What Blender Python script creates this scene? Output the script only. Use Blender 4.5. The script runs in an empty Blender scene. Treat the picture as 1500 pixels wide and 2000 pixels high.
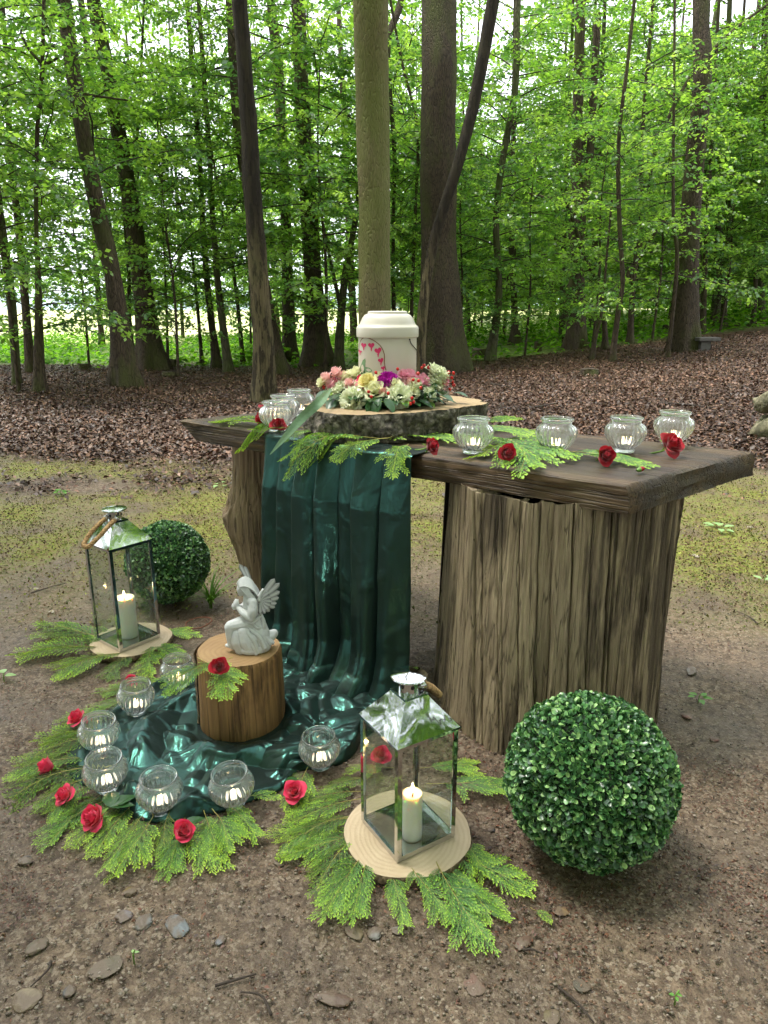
import bpy, bmesh, math, random
import numpy as np
from mathutils import Vector, Matrix, Euler, Quaternion

SC = bpy.context.scene
COL = SC.collection
R = math.radians
pi = math.pi

# ------------------------------------------------------------------ camera
CAM_H, PITCH, FOC = 1.2, R(16.0), 1387.0        # metres, radians, focal length in px of a 1500x2000 picture
cam_data = bpy.data.cameras.new('camera')
cam_data.sensor_fit = 'VERTICAL'
cam_data.sensor_height = 36.0
cam_data.lens = 36.0 * FOC / 2000.0
cam_data.clip_start = 0.02
cam_data.clip_end = 3000.0
cam = bpy.data.objects.new('camera', cam_data)
COL.objects.link(cam)
cam.location = (0, 0, CAM_H)
cam.rotation_euler = (pi / 2 - PITCH, 0, 0)
SC.camera = cam

# ------------------------------------------------------------------ sky and sun (bright overcast)
SUN_EL, SUN_AZ = R(66), R(285)                   # azimuth clockwise from +Y: high, from the left
world = bpy.data.worlds.new('World')
SC.world = world
world.use_nodes = True
wn, wl = world.node_tree.nodes, world.node_tree.links
wn.clear()
sky = wn.new('ShaderNodeTexSky')
sky.sky_type = 'NISHITA'
sky.sun_disc = False
sky.sun_elevation = SUN_EL
sky.sun_rotation = SUN_AZ
sky.air_density = 1.0
sky.dust_density = 4.0
sky.ozone_density = 1.0
hs = wn.new('ShaderNodeHueSaturation')
hs.inputs['Saturation'].default_value = 0.30     # cloud cover takes the blue out
bg = wn.new('ShaderNodeBackground')
bg.inputs['Strength'].default_value = 0.15
wo = wn.new('ShaderNodeOutputWorld')
# even bright cloud layer over the clear-sky colour, thinner in places
tcw = wn.new('ShaderNodeTexCoord'); nzw = wn.new('ShaderNodeTexNoise'); nzw.inputs['Scale'].default_value = 3.0; nzw.inputs['Detail'].default_value = 5
rpw = wn.new('ShaderNodeMapRange'); rpw.inputs['From Min'].default_value = 0.3; rpw.inputs['From Max'].default_value = 0.7; rpw.inputs['To Min'].default_value = 0.62; rpw.inputs['To Max'].default_value = 0.95
mxw = wn.new('ShaderNodeMix'); mxw.data_type = 'RGBA'
wl.new(tcw.outputs['Generated'], nzw.inputs['Vector']); wl.new(nzw.outputs['Fac'], rpw.inputs['Value']); wl.new(rpw.outputs[0], mxw.inputs[0])
mxw.inputs[7].default_value = (5.6, 5.9, 6.3, 1)
wl.new(sky.outputs[0], hs.inputs['Color'])
wl.new(hs.outputs[0], mxw.inputs[6])
wl.new(mxw.outputs[2], bg.inputs['Color'])
wl.new(bg.outputs[0], wo.inputs['Surface'])

sun_data = bpy.data.lights.new('sun', 'SUN')
sun_data.energy = 1.4
sun_data.angle = R(14)
sun_data.color = (1.0, 0.95, 0.87)
sun = bpy.data.objects.new('sun', sun_data)
COL.objects.link(sun)
sd = Vector((math.sin(SUN_AZ) * math.cos(SUN_EL), math.cos(SUN_AZ) * math.cos(SUN_EL), math.sin(SUN_EL)))
sun.rotation_euler = sd.to_track_quat('Z', 'Y').to_euler()
sun.location = (0, 0, 20)

vs = SC.view_settings
vs.view_transform = 'Standard'
vs.look = 'None'
vs.exposure = 1.72
vs.gamma = 1.0
vs.use_curve_mapping = False
cy = SC.cycles
cy.use_denoising = True
try:
    cy.denoiser = 'OPENIMAGEDENOISE'
    cy.denoising_input_passes = 'RGB_ALBEDO_NORMAL'
except Exception:
    pass
cy.use_adaptive_sampling = True
cy.adaptive_threshold = 0.03
cy.max_bounces = 10
cy.diffuse_bounces = 6
cy.glossy_bounces = 4
cy.transmission_bounces = 8
cy.transparent_max_bounces = 12
cy.caustics_reflective = False
cy.caustics_refractive = True
cy.blur_glossy = 1.0
cy.sample_clamp_indirect = 6.0

# ------------------------------------------------------------------ helpers
def ray(px, py):
    a, b = (px - 750) / FOC, -(py - 1000) / FOC
    return (a, math.cos(PITCH) + b * math.sin(PITCH), -math.sin(PITCH) + b * math.cos(PITCH))

def on_z(px, py, z=0.0):                         # survey point on a level plane
    r = ray(px, py); t = (z - CAM_H) / r[2]
    return Vector((r[0] * t, r[1] * t, z))

def on_y(px, py, y):                             # survey point at a known distance
    r = ray(px, py); t = y / r[1]
    return Vector((r[0] * t, y, CAM_H + r[2] * t))

def sstep(a, b, x):
    t = np.clip((np.asarray(x, float) - a) / (b - a), 0, 1)
    return t * t * (3 - 2 * t)

def _hash(ix, iy, iz, s):
    n = (ix * 374761393 + iy * 668265263 + iz * 1440662683 + s * 974711) & 0xffffffff
    n = ((n ^ (n >> 13)) * 1274126177) & 0xffffffff
    n = ((n ^ (n >> 15)) * 2246822519) & 0xffffffff
    return ((n ^ (n >> 16)) & 0xffffff) / float(0xffffff)

def vnoise(p, seed=0):                           # value noise -1..1 on (n,3)
    p = np.asarray(p, float)
    f = np.floor(p); i = f.astype(np.int64); t = p - f
    t = t * t * t * (t * (t * 6 - 15) + 10)
    out = 0
    for dx in (0, 1):
        wx = t[:, 0] if dx else 1 - t[:, 0]
        for dy in (0, 1):
            wy = t[:, 1] if dy else 1 - t[:, 1]
            for dz in (0, 1):
                wz = t[:, 2] if dz else 1 - t[:, 2]
                out = out + wx * wy * wz * _hash(i[:, 0] + dx, i[:, 1] + dy, i[:, 2] + dz, seed)
    return out * 2 - 1

def fbm(p, oct=4, seed=0, gain=0.5):
    p = np.asarray(p, float); a = 1.0; s = 0; tot = 0
    for k in range(oct):
        s = s + a * vnoise(p * (2 ** k) + 17.3 * k, seed + k); tot += a; a *= gain
    return s / tot

def P3(x, y, z=0):
    x = np.asarray(x, float).ravel(); y = np.asarray(y, float).ravel()
    z = np.zeros_like(x) + z
    return np.stack([x, y, z], 1)

def mesh(name, V, F, mat=None, smooth=False, colors=None, mats=None, midx=None):
    V = np.asarray(V, np.float32).reshape(-1, 3)
    me = bpy.data.meshes.new(name)
    if isinstance(F, np.ndarray) and F.ndim == 2:
        nf, k = F.shape
        me.vertices.add(len(V)); me.vertices.foreach_set('co', V.ravel())
        me.loops.add(nf * k); me.loops.foreach_set('vertex_index', F.astype(np.int32).ravel())
        me.polygons.add(nf)
        me.polygons.foreach_set('loop_start', (np.arange(nf) * k).astype(np.int32))
        me.polygons.foreach_set('loop_total', np.full(nf, k, np.int32))
        me.update(calc_edges=True)
    else:
        me.from_pydata([tuple(map(float, v)) for v in V], [], [tuple(int(i) for i in f) for f in F])
        me.update()
    for m in (mats or ([mat] if mat else [])):
        me.materials.append(m)
    if midx is not None:
        me.polygons.foreach_set('material_index', np.asarray(midx, np.int32))
    if smooth:
        me.polygons.foreach_set('use_smooth', np.ones(len(me.polygons), bool))
    if colors is not None:
        at = me.color_attributes.new('col', 'FLOAT_COLOR', 'POINT')
        c = np.ones((len(V), 4), np.float32); c[:, :colors.shape[1]] = colors
        at.data.foreach_set('color', c.ravel())
    me.validate(clean_customdata=False)
    return me

def link(name, me, parent=None, loc=(0, 0, 0), rot=(0, 0, 0), scale=None):
    o = bpy.data.objects.new(name, me)
    COL.objects.link(o)
    o.location = loc
    o.rotation_euler = rot
    if scale is not None:
        o.scale = (scale,) * 3 if not hasattr(scale, '__len__') else scale
    o.parent = parent
    return o

def tag(o, label, cat, group=None):
    o['label'] = label; o['category'] = cat
    if group: o['group'] = group
    return o

def thing(name, label, cat, loc=(0, 0, 0), rot=(0, 0, 0), group=None):
    o = bpy.data.objects.new(name, None)
    COL.objects.link(o)
    o.empty_display_size = 0.05
    o.location = loc; o.rotation_euler = rot
    return tag(o, label, cat, group)

def copy_thing(root, label, loc, rot=(0, 0, 0), scale=None, group=None):
    def rec(o, par):
        c = o.copy(); COL.objects.link(c); c.parent = par
        for ch in o.children:
            rec(ch, c)
        return c
    c = rec(root, None)
    c.location = loc; c.rotation_euler = rot
    if scale is not None:
        c.scale = (scale,) * 3 if not hasattr(scale, '__len__') else scale
    c['label'] = label
    if group: c['group'] = group
    return c

class MB:                                        # collects geometry for one mesh
    def __init__(self): self.V = []; self.F = []; self.M = []; self.C = []; self.n = 0
    def add(self, V, F, m=0, c=None):
        V = np.asarray(V, float).reshape(-1, 3)
        b = self.n
        self.V.append(V); self.n += len(V)
        for f in F:
            self.F.append(tuple(int(i) + b for i in f)); self.M.append(m)
        if c is not None: self.C.append(np.broadcast_to(np.asarray(c, float), (len(V), 3)))
        return self
    def box(self, lo, hi, m=0):
        x0, y0, z0 = lo; x1, y1, z1 = hi
        V = [(x0, y0, z0), (x1, y0, z0), (x1, y1, z0), (x0, y1, z0), (x0, y0, z1), (x1, y0, z1), (x1, y1, z1), (x0, y1, z1)]
        return self.add(V, [(3, 2, 1, 0), (4, 5, 6, 7), (0, 1, 5, 4), (1, 2, 6, 5), (2, 3, 7, 6), (3, 0, 4, 7)], m)
    def grid(self, G, m=0, close_u=False, c=None):  # G[nv][nu][3]
        G = np.asarray(G, float); nv, nu = G.shape[:2]
        F = []
        for j in range(nv - 1):
            for i in range(nu - (0 if close_u else 1)):
                i2 = (i + 1) % nu
                F.append((j * nu + i, j * nu + i2, (j + 1) * nu + i2, (j + 1) * nu + i))
        return self.add(G.reshape(-1, 3), F, m, None if c is None else c)
    def tube(self, pts, rads, seg=8, m=0, cap=True):
        G = tube_grid(pts, rads, seg)
        self.grid(G, m, True)
        if cap:
            n = len(G)
            b = self.n - n * seg
            self.F.append(tuple(b + i for i in range(seg))[::-1]); self.M.append(m)
            self.F.append(tuple(b + (n - 1) * seg + i for i in range(seg))); self.M.append(m)
        return self
    def lathe(self, prof, seg=32, m=0, cap0=False, cap1=False, fn=None):
        G = []
        th = np.arange(seg) * 2 * pi / seg
        for r, z in prof:
            rr = np.full(seg, r) if fn is None else fn(th, r, z)
            G.append(np.stack([rr * np.cos(th), rr * np.sin(th), np.full(seg, z)], 1))
        self.grid(G, m, True)
        b = self.n - len(prof) * seg
        if cap0: self.F.append(tuple(b + i for i in range(seg))[::-1]); self.M.append(m)
        if cap1: self.F.append(tuple(b + (len(prof) - 1) * seg + i for i in range(seg))); self.M.append(m)
        return self
    def mesh(self, name, mats, smooth=False, autosmooth=None):
        if not isinstance(mats, (list, tuple)): mats = [mats]
        cols = np.concatenate(self.C) if self.C and sum(len(c) for c in self.C) == self.n else None
        me = mesh(name, np.concatenate(self.V), self.F, mats=list(mats), midx=self.M, smooth=smooth, colors=cols)
        if autosmooth is not None:
            me.polygons.foreach_set('use_smooth', np.ones(len(me.polygons), bool))
            try: me.set_sharp_from_angle(angle=R(autosmooth))
            except Exception: pass
        return me
    def build(self, name, mats, parent=None, smooth=False, autosmooth=None, **k):
        return link(name, self.mesh(name, mats, smooth, autosmooth), parent, **k)

def tube_grid(pts, rads, seg=8):
    pts = [Vector(p) for p in pts]
    n = len(pts)
    if not hasattr(rads, '__len__'): rads = [rads] * n
    tang = [(pts[min(i + 1, n - 1)] - pts[max(i - 1, 0)]).normalized() for i in range(n)]
    ref = Vector((0, 0, 1)) if abs(tang[0].z) < 0.9 else Vector((1, 0, 0))
    u = tang[0].cross(ref).normalized()
    G = []
    for i in range(n):
        if i:
            u = (u - tang[i] * u.dot(tang[i]))
            u = u.normalized() if u.length > 1e-6 else tang[i].orthogonal().normalized()
        v = tang[i].cross(u)
        G.append([pts[i] + (u * math.cos(a) + v * math.sin(a)) * rads[i] for a in [k * 2 * pi / seg for k in range(seg)]])
    return np.array([[tuple(p) for p in ring] for ring in G])

def spline(pts, n):                              # Catmull-Rom through rows of pts
    p = np.asarray(pts, float)
    q = np.vstack([2 * p[0] - p[1], p, 2 * p[-1] - p[-2]])
    ts = np.linspace(0, len(p) - 1, n)
    out = []
    for t in ts:
        i = min(int(t), len(p) - 2); f = t - i
        a, b, c, d = q[i], q[i + 1], q[i + 2], q[i + 3]
        out.append(0.5 * ((2 * b) + (-a + c) * f + (2 * a - 5 * b + 4 * c - d) * f * f + (-a + 3 * b - 3 * c + d) * f ** 3))
    return np.array(out)

def cspline(pts, n):                             # closed Catmull-Rom
    p = np.asarray(pts, float); m = len(p)
    out = []
    for t in np.linspace(0, m, n, endpoint=False):
        i = int(t) % m; f = t - int(t)
        a, b, c, d = p[(i - 1) % m], p[i], p[(i + 1) % m], p[(i + 2) % m]
        out.append(0.5 * ((2 * b) + (-a + c) * f + (2 * a - 5 * b + 4 * c - d) * f * f + (-a + 3 * b - 3 * c + d) * f ** 3))
    return np.array(out)

# ------------------------------------------------------------------ materials
def srgb(r, g, b):
    f = lambda c: (c / 255 / 12.92) if c / 255 <= 0.04045 else ((c / 255 + 0.055) / 1.055) ** 2.4
    return (f(r), f(g), f(b))

class NT:
    def __init__(self, name):
        self.m = bpy.data.materials.new(name); self.m.use_nodes = True
        self.t = self.m.node_tree; self.t.nodes.clear()
        self.out = self.t.nodes.new('ShaderNodeOutputMaterial')
    def n(self, typ, ins=None, **attrs):
        nd = self.t.nodes.new('ShaderNode' + typ)
        for k, v in attrs.items(): setattr(nd, k, v)
        for k, v in (ins or {}).items(): self.set(nd.inputs[k], v)
        return nd
    def set(self, sock, v):
        if isinstance(v, bpy.types.NodeSocket): self.t.links.new(v, sock)
        elif isinstance(v, bpy.types.Node): self.t.links.new(v.outputs[0], sock)
        else:
            if sock.type == 'RGBA' and hasattr(v, '__len__') and len(v) == 3: v = (*v, 1)
            sock.default_value = v
    def coord(self, kind='Object'): return self.n('TexCoord').outputs[kind]
    def map(self, vec, scale=(1, 1, 1), rot=(0, 0, 0), loc=(0, 0, 0)):
        return self.n('Mapping', {'Vector': vec, 'Scale': scale, 'Rotation': rot, 'Location': loc}).outputs[0]
    def noise(self, vec, scale, detail=4, rough=0.55, dist=0.0):
        return self.n('TexNoise', {'Vector': vec, 'Scale': scale, 'Detail': detail, 'Roughness': rough, 'Distortion': dist}).outputs['Fac']
    def voro(self, vec, scale, feature='F1', out='Distance', rnd=1.0):
        return self.n('TexVoronoi', {'Vector': vec, 'Scale': scale, 'Randomness': rnd}, feature=feature).outputs[out]
    def ramp(self, fac, stops, interp='LINEAR'):
        nd = self.n('ValToRGB', {'Fac': fac}); cr = nd.color_ramp; cr.interpolation = interp
        while len(cr.elements) < len(stops): cr.elements.new(0.5)
        for e, (p, c) in zip(cr.elements, stops):
            e.position = p
            c = (c, c, c) if not hasattr(c, '__len__') else c
            e.color = (*c[:3], 1)
        return nd.outputs[0]
    def mix(self, fac, a, b, mode='MIX'):
        nd = self.n('Mix', data_type='RGBA', blend_type=mode)
        self.set(nd.inputs['Factor'], fac); self.set(nd.inputs[6], a); self.set(nd.inputs[7], b)
        return nd.outputs[2]
    def math(self, op, a, b=0.0, c=None):
        nd = self.n('Math', operation=op); self.set(nd.inputs[0], a); self.set(nd.inputs[1], b)
        if c is not None: self.set(nd.inputs[2], c)
        return nd.outputs[0]
    def attr(self, name='col', out='Color'): return self.n('Attribute', attribute_name=name).outputs[out]
    def bump(self, h, strength=0.5, dist=0.01, normal=None):
        nd = self.n('Bump', {'Height': h, 'Strength': strength, 'Distance': dist})
        if normal is not None: self.set(nd.inputs['Normal'], normal)
        return nd.outputs[0]
    def bsdf(self, **ins):
        nd = self.n('BsdfPrincipled')
        for k, v in ins.items(): self.set(nd.inputs[k.replace('_', ' ')], v)
        return nd
    def done(self, sh): self.set(self.out.inputs['Surface'], sh.outputs[0] if isinstance(sh, bpy.types.Node) else sh); return self.m

def simple(name, col, rough=0.6, var=0.15, scale=40, **kw):
    t = NT(name); v = t.coord()
    f = t.noise(v, scale, 3)
    c = t.mix(f, tuple(x * (1 - var) for x in col), tuple(min(1, x * (1 + var)) for x in col))
    return t.done(t.bsdf(Base_Color=c, Roughness=rough, **kw))

def inside(px, py, poly):                        # points in polygon
    c = np.zeros(len(px), bool); n = len(poly); j = n - 1
    for i in range(n):
        xi, yi = poly[i][:2]; xj, yj = poly[j][:2]
        k = ((yi > py) != (yj > py)) & (px < (xj - xi) * (py - yi) / (yj - yi + 1e-12) + xi)
        c ^= k; j = i
    return c

def leaf_mat(name, rough=0.45, trans=0.45, tint=(1.5, 1.7, 0.7), gloss=0.35, attr=True, col=None):
    t = NT(name)
    c = t.attr() if attr else None
    if not attr: c = t.mix(t.noise(t.coord(), 30, 2), tuple(x * 0.8 for x in col), tuple(x * 1.2 for x in col))
    p = t.bsdf(Base_Color=c, Roughness=rough, Specular_IOR_Level=gloss)
    tr = t.n('BsdfTranslucent', {'Color': t.mix(1.0, c, tint, 'MULTIPLY')})
    return t.done(t.n('MixShader', {0: trans, 1: p, 2: tr}))
# ================================================================== the setting: ground
def gz(x, y):
    x = np.asarray(x, float); y = np.asarray(y, float)
    u = x - 1.6 + 0.10 * (y - 8)
    rise = 0.078 * np.log1p(np.exp(np.clip(u * 1.6, -30, 30))) / 1.6
    rise = rise * sstep(4.5, 11, y)
    rise = np.where(rise > 1.0, 1.0 + (1 - np.exp(-(rise - 1.0) * 0.6)) * 0.8, rise)
    p = P3(x * 0.35, y * 0.35)
    und = fbm(p, 3, 5).reshape(x.shape) * 0.10 * sstep(5, 14, y) * (1 - sstep(40, 70, y))
    dip = -0.5 * sstep(24, 60, y) * (1 - sstep(0, 8, x))
    return rise + und + dip

def g1(x, y): return float(gz(np.array([x]), np.array([y]))[0])

_T = 0.6 * 1.012 ** np.arange(460)
def on_ground(px, py):                           # where the sight line meets the ground
    r = ray(px, py)
    lo_hi = None
    x, y, z = r[0] * _T, r[1] * _T, CAM_H + r[2] * _T
    k = int(np.argmax(z < gz(x, y)))
    a, b = _T[k - 1], _T[k]
    t = np.linspace(a, b, 24)
    k = int(np.argmax(CAM_H + r[2] * t < gz(r[0] * t, r[1] * t)))
    t = t[k]
    return Vector((r[0] * t, r[1] * t, g1(r[0] * t, r[1] * t)))

def zones(x, y):
    """weights: moss, leaf litter, green undergrowth / field"""
    w = fbm(P3(x * 0.9, y * 0.9), 4, 21) * 0.9
    w2 = fbm(P3(x * 3.1, y * 3.1), 3, 31)
    # litter starts a little beyond the table
    lim = 5.75 + 0.25 * np.sin(x * 0.9) + 0.05 * x
    lit = sstep(-0.75, 0.65, y - lim + w * 1.0 + w2 * 0.5)
    lowm = 2.75 - 0.10 * sstep(0.8, 2.0, -x) - 0.30 * sstep(0.8, 2.0, x)
    moss = sstep(-0.45, 0.9, y - lowm + w * 1.0 + w2 * 0.3) * (1 - lit)
    moss = moss * (0.38 + 0.62 * sstep(-0.40, 0.30, fbm(P3(x * 1.7, y * 1.7), 4, 77)))
    # bare dark patch on the moss at the far side
    d = np.hypot((x + 2.35) / 0.75, (y - 4.85) / 0.28)
    moss = moss * sstep(0.5, 1.25, d + w2 * 0.4)
    green = sstep(-0.8, 1.2, y - np.where(x > 1, 14.5 + 0.5 * x, 15.5 - 0.02 * x) + w * 1.2)
    lit = lit * (1 - green)
    return moss, lit, green

pool_px = [(520, 1272), (455, 1285), (395, 1296), (340, 1316), (285, 1344), (225, 1378), (170, 1422), (136, 1470), (134, 1512), (168, 1538), (212, 1556), (238, 1590), (290, 1604), (350, 1604), (420, 1588), (490, 1566), (545, 1545), (575, 1512), (612, 1502), (660, 1494), (694, 1470), (712, 1430), (760, 1392), (812, 1360), (826, 1325), (780, 1292), (700, 1268), (600, 1258)]
pool_pts = [on_z(x, y, 0.0) for x, y in pool_px]

def axis(parts):
    out = []
    for a, b, s in parts:
        n = max(1, int(round((b - a) / s)))
        out.append(np.linspace(a, b, n, endpoint=False))
    return np.concatenate(out + [np.array([parts[-1][1]])])

gx = axis([(-900, -120, 78), (-120, -30, 6), (-30, -10, 1.0), (-10, -3, 0.22), (-3, -1.4, 0.05), (-1.4, 1.5, 0.017),
           (1.5, 3, 0.05), (3, 10, 0.22), (10, 30, 1.0), (30, 120, 6), (120, 900, 78)])
gy = axis([(-60, -10, 5), (-10, 0, 0.6), (0, 0.85, 0.1), (0.85, 2.3, 0.013), (2.3, 4.0, 0.03), (4, 8, 0.08), (8, 20, 0.3), (20, 60, 2), (60, 200, 14), (200, 1600, 140)])
X, Y = np.meshgrid(gx, gy)
Z = gz(X.ravel(), Y.ravel()).reshape(X.shape)
near = (1 - sstep(4.0, 7, Y)) * sstep(-3, 0, Y) * (1 - sstep(3, 6, np.abs(X)))
rel = fbm(P3(X * 6, Y * 6), 4, 3).reshape(X.shape) * 0.008 + fbm(P3(X * 30, Y * 30), 3, 4).reshape(X.shape) * 0.004
Z = Z + rel * near - 0.004
mo, li, gr = zones(X.ravel(), Y.ravel())
t = NT('ground_earth')
v = t.coord()
zc = t.n('SeparateColor', {'Color': t.attr()})
n1 = t.noise(v, 3.0, 3, 0.6); n2 = t.noise(v, 38, 4, 0.65); n3 = t.noise(v, 170, 2, 0.7)
vg = t.n('SeparateColor', {'Color': t.voro(v, 140, out='Color')}).outputs[0]
soil = t.mix(t.ramp(n2, [(0.32, 0), (0.68, 1)]), srgb(58, 47, 37), srgb(132, 114, 94))
soil = t.mix(t.ramp(vg, [(0.72, 0), (0.86, 0.75)]), soil, srgb(146, 132, 114))
soil = t.mix(t.ramp(n3, [(0.50, 0), (0.66, 0.8)]), soil, srgb(76, 58, 44))
soil = t.mix(t.ramp(n1, [(0.42, 0.45), (0.62, 0)]), soil, srgb(74, 60, 46))
moss_c = t.mix(n3, srgb(88, 100, 32), srgb(140, 144, 58))
moss_c = t.mix(t.ramp(n2, [(0.44, 0), (0.60, 0.85)]), moss_c, srgb(108, 82, 52))
moss_c = t.mix(t.ramp(n1, [(0.36, 0.8), (0.52, 0)]), moss_c, srgb(104, 84, 58))
mf = t.math('MULTIPLY', zc.outputs[0], t.ramp(n1, [(0.28, 0.45), (0.5, 1)]))
c = t.mix(mf, soil, moss_c)
lit_c = t.ramp(n2, [(0.25, srgb(44, 32, 24)), (0.5, srgb(76, 56, 42)), (0.75, srgb(104, 78, 60))])
c = t.mix(zc.outputs[1], c, lit_c)
gsep = t.n('SeparateXYZ', {'Vector': v})
isf = t.ramp(t.math('MULTIPLY', gsep.outputs[1], 0.02), [(0.46, 0), (0.54, 1)])
gcol = t.mix(isf, t.mix(n2, srgb(60, 78, 26), srgb(104, 124, 44)), t.mix(n1, srgb(176, 184, 106), srgb(205, 200, 140)))
c = t.mix(zc.outputs[2], c, gcol)
hb = t.math('ADD', t.math('MULTIPLY', n2, 0.8), t.math('ADD', t.math('MULTIPLY', n3, 0.5), t.math('MULTIPLY', vg, 0.35)))
wet = t.ramp(n1, [(0.35, 0.42), (0.65, 0.85)])
gm = t.done(t.bsdf(Base_Color=c, Roughness=wet, Specular_IOR_Level=0.35, Normal=t.bump(hb, 0.75, 0.010)))
nx, ny = len(gx), len(gy)
idx = np.arange(nx * ny).reshape(ny, nx)
F = np.stack([idx[:-1, :-1], idx[:-1, 1:], idx[1:, 1:], idx[1:, :-1]], -1).reshape(-1, 4)
ground = link('ground', mesh('ground', np.stack([X, Y, Z], -1).reshape(-1, 3), F, gm, True, np.stack([mo, li, gr], 1)))
ground['kind'] = 'structure'

# low wooded ridge on the skyline beyond the field
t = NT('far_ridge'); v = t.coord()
hm = t.done(t.bsdf(Base_Color=t.mix(t.noise(v, 0.06, 4), srgb(150, 168, 172), srgb(172, 186, 186)), Roughness=0.9))  # distance haze is put into the pale base colour
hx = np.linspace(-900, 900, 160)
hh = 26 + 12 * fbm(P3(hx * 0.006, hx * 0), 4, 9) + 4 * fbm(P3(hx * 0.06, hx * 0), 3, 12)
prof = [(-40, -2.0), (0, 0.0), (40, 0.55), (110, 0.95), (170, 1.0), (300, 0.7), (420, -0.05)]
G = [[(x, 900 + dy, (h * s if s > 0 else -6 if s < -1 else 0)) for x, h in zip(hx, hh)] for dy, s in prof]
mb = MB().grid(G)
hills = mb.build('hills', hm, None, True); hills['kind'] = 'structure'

rng = np.random.default_rng(7)

# ------------------------------------------------------------------ scatter helpers (leaf-sized faces)
def leaf_quads(pos, dirv, nrm, length, width, cup=0.12):
    """one folded rhombus for each leaf: base, side, tip, side"""
    d = dirv / np.linalg.norm(dirv, axis=1, keepdims=True)
    s = np.cross(d, nrm); s /= np.linalg.norm(s, axis=1, keepdims=True) + 1e-9
    n = np.cross(s, d)
    L = length[:, None]; W = width[:, None]
    b = pos
    m = pos + d * L * 0.45
    V = np.stack([b, m + s * W * 0.5 + n * L * cup, pos + d * L, m - s * W * 0.5 + n * L * cup], 1)
    F = np.arange(len(pos) * 4).reshape(-1, 4)
    return V.reshape(-1, 3), F

# ---- fallen leaves on the forest floor
def litter(n, ylo, yhi, keep, size, seed, cols, flat=0.35, zlo=0.004, zhi=0.02, wr=(0.5, 0.25), clump=None):
    r = np.random.default_rng(seed)
    y = ylo * (yhi / ylo) ** r.random(n)
    x = (r.random(n) * 2 - 1) * (0.62 * y + 0.5)
    mo, li, gr = zones(x, y)
    k = keep(mo, li, gr, r.random(n))
    if clump: k = k & (r.random(n) < sstep(clump[1], clump[2], fbm(P3(x * clump[0], y * clump[0]), 4, seed + 50)))
    k = k & ~inside(x, y, pool_pts)
    x, y = x[k], y[k]; n = len(x)
    z = gz(x, y) + zlo + r.random(n) * zhi
    a = r.random(n) * 2 * pi
    d = np.stack([np.cos(a), np.sin(a), r.normal(0, flat, n)], 1)
    nm = np.stack([r.normal(0, flat, n), r.normal(0, flat, n), np.ones(n)], 1)
    L = size * (0.55 + 0.55 * r.random(n) + 0.6 * r.random(n) ** 3)
    V, F = leaf_quads(np.stack([x, y, z], 1), d, nm, L, L * (wr[0] + wr[1] * r.random(n)), 0.16)
    damp = 0.80 + 0.45 * fbm(P3(x * 0.8, y * 0.8), 4, 63)   # drier and wetter drifts
    ci = np.array(cols)[r.integers(0, len(cols), n)] * ((0.7 + 0.6 * r.random(n)) * damp)[:, None]
    return V, F, np.repeat(ci, 4, 0)

t = NT('dead_leaf')
dead = t.done(t.bsdf(Base_Color=t.attr(), Roughness=0.5, Specular_IOR_Level=0.4))
browns = [srgb(98, 72, 56), srgb(116, 88, 68), srgb(72, 50, 38), srgb(142, 106, 84), srgb(92, 64, 48), srgb(62, 46, 37), srgb(128, 98, 76), srgb(68, 50, 38), srgb(86, 66, 50)]
V, F, C = litter(230000, 4.4, 17.5, lambda m, l, g, q: q < l ** 1.5 + 0.012, 0.038, 1, browns, 0.45)
o = link('leaves', mesh('leaves', V, F, dead, False, C))
o['kind'] = 'stuff'; o['label'] = 'brown fallen beech leaves covering the forest floor'; o['category'] = 'fallen leaves'
# ---- bark chips, needles and crumbs on the bare soil and the moss
V, F, C = litter(100000, 0.95, 6.2, lambda m, l, g, q: q < (1 - l) * (1 - 0.55 * m), 0.0085, 2,
                 [srgb(84, 54, 40), srgb(112, 72, 52), srgb(60, 44, 36), srgb(140, 110, 88), srgb(92, 50, 34)], 0.4, 0.0, 0.004, (0.22, 0.3), (5, -0.35, 0.3))
o = link('bark_litter', mesh('bark_litter', V, F, dead, False, C))
o['kind'] = 'stuff'; o['label'] = 'fine reddish bark crumbs strewn over the bare soil'; o['category'] = 'litter'
# ---- moss tufts
t = NT('moss_tuft')
mossm = t.done(t.bsdf(Base_Color=t.attr(), Roughness=0.75))
V, F, C = litter(110000, 2.5, 6.4, lambda m, l, g, q: q < m * 0.9, 0.012, 3,
                 [srgb(106, 118, 42), srgb(132, 138, 50), srgb(90, 104, 34), srgb(136, 126, 60), srgb(106, 84, 52), srgb(94, 72, 48), srgb(88, 66, 46)], 0.9, 0.0, 0.012)
o = link('moss', mesh('moss', V, F, mossm, False, C))
o['kind'] = 'stuff'; o['label'] = 'yellow green moss carpet between table and leaf litter'; o['category'] = 'moss'
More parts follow.
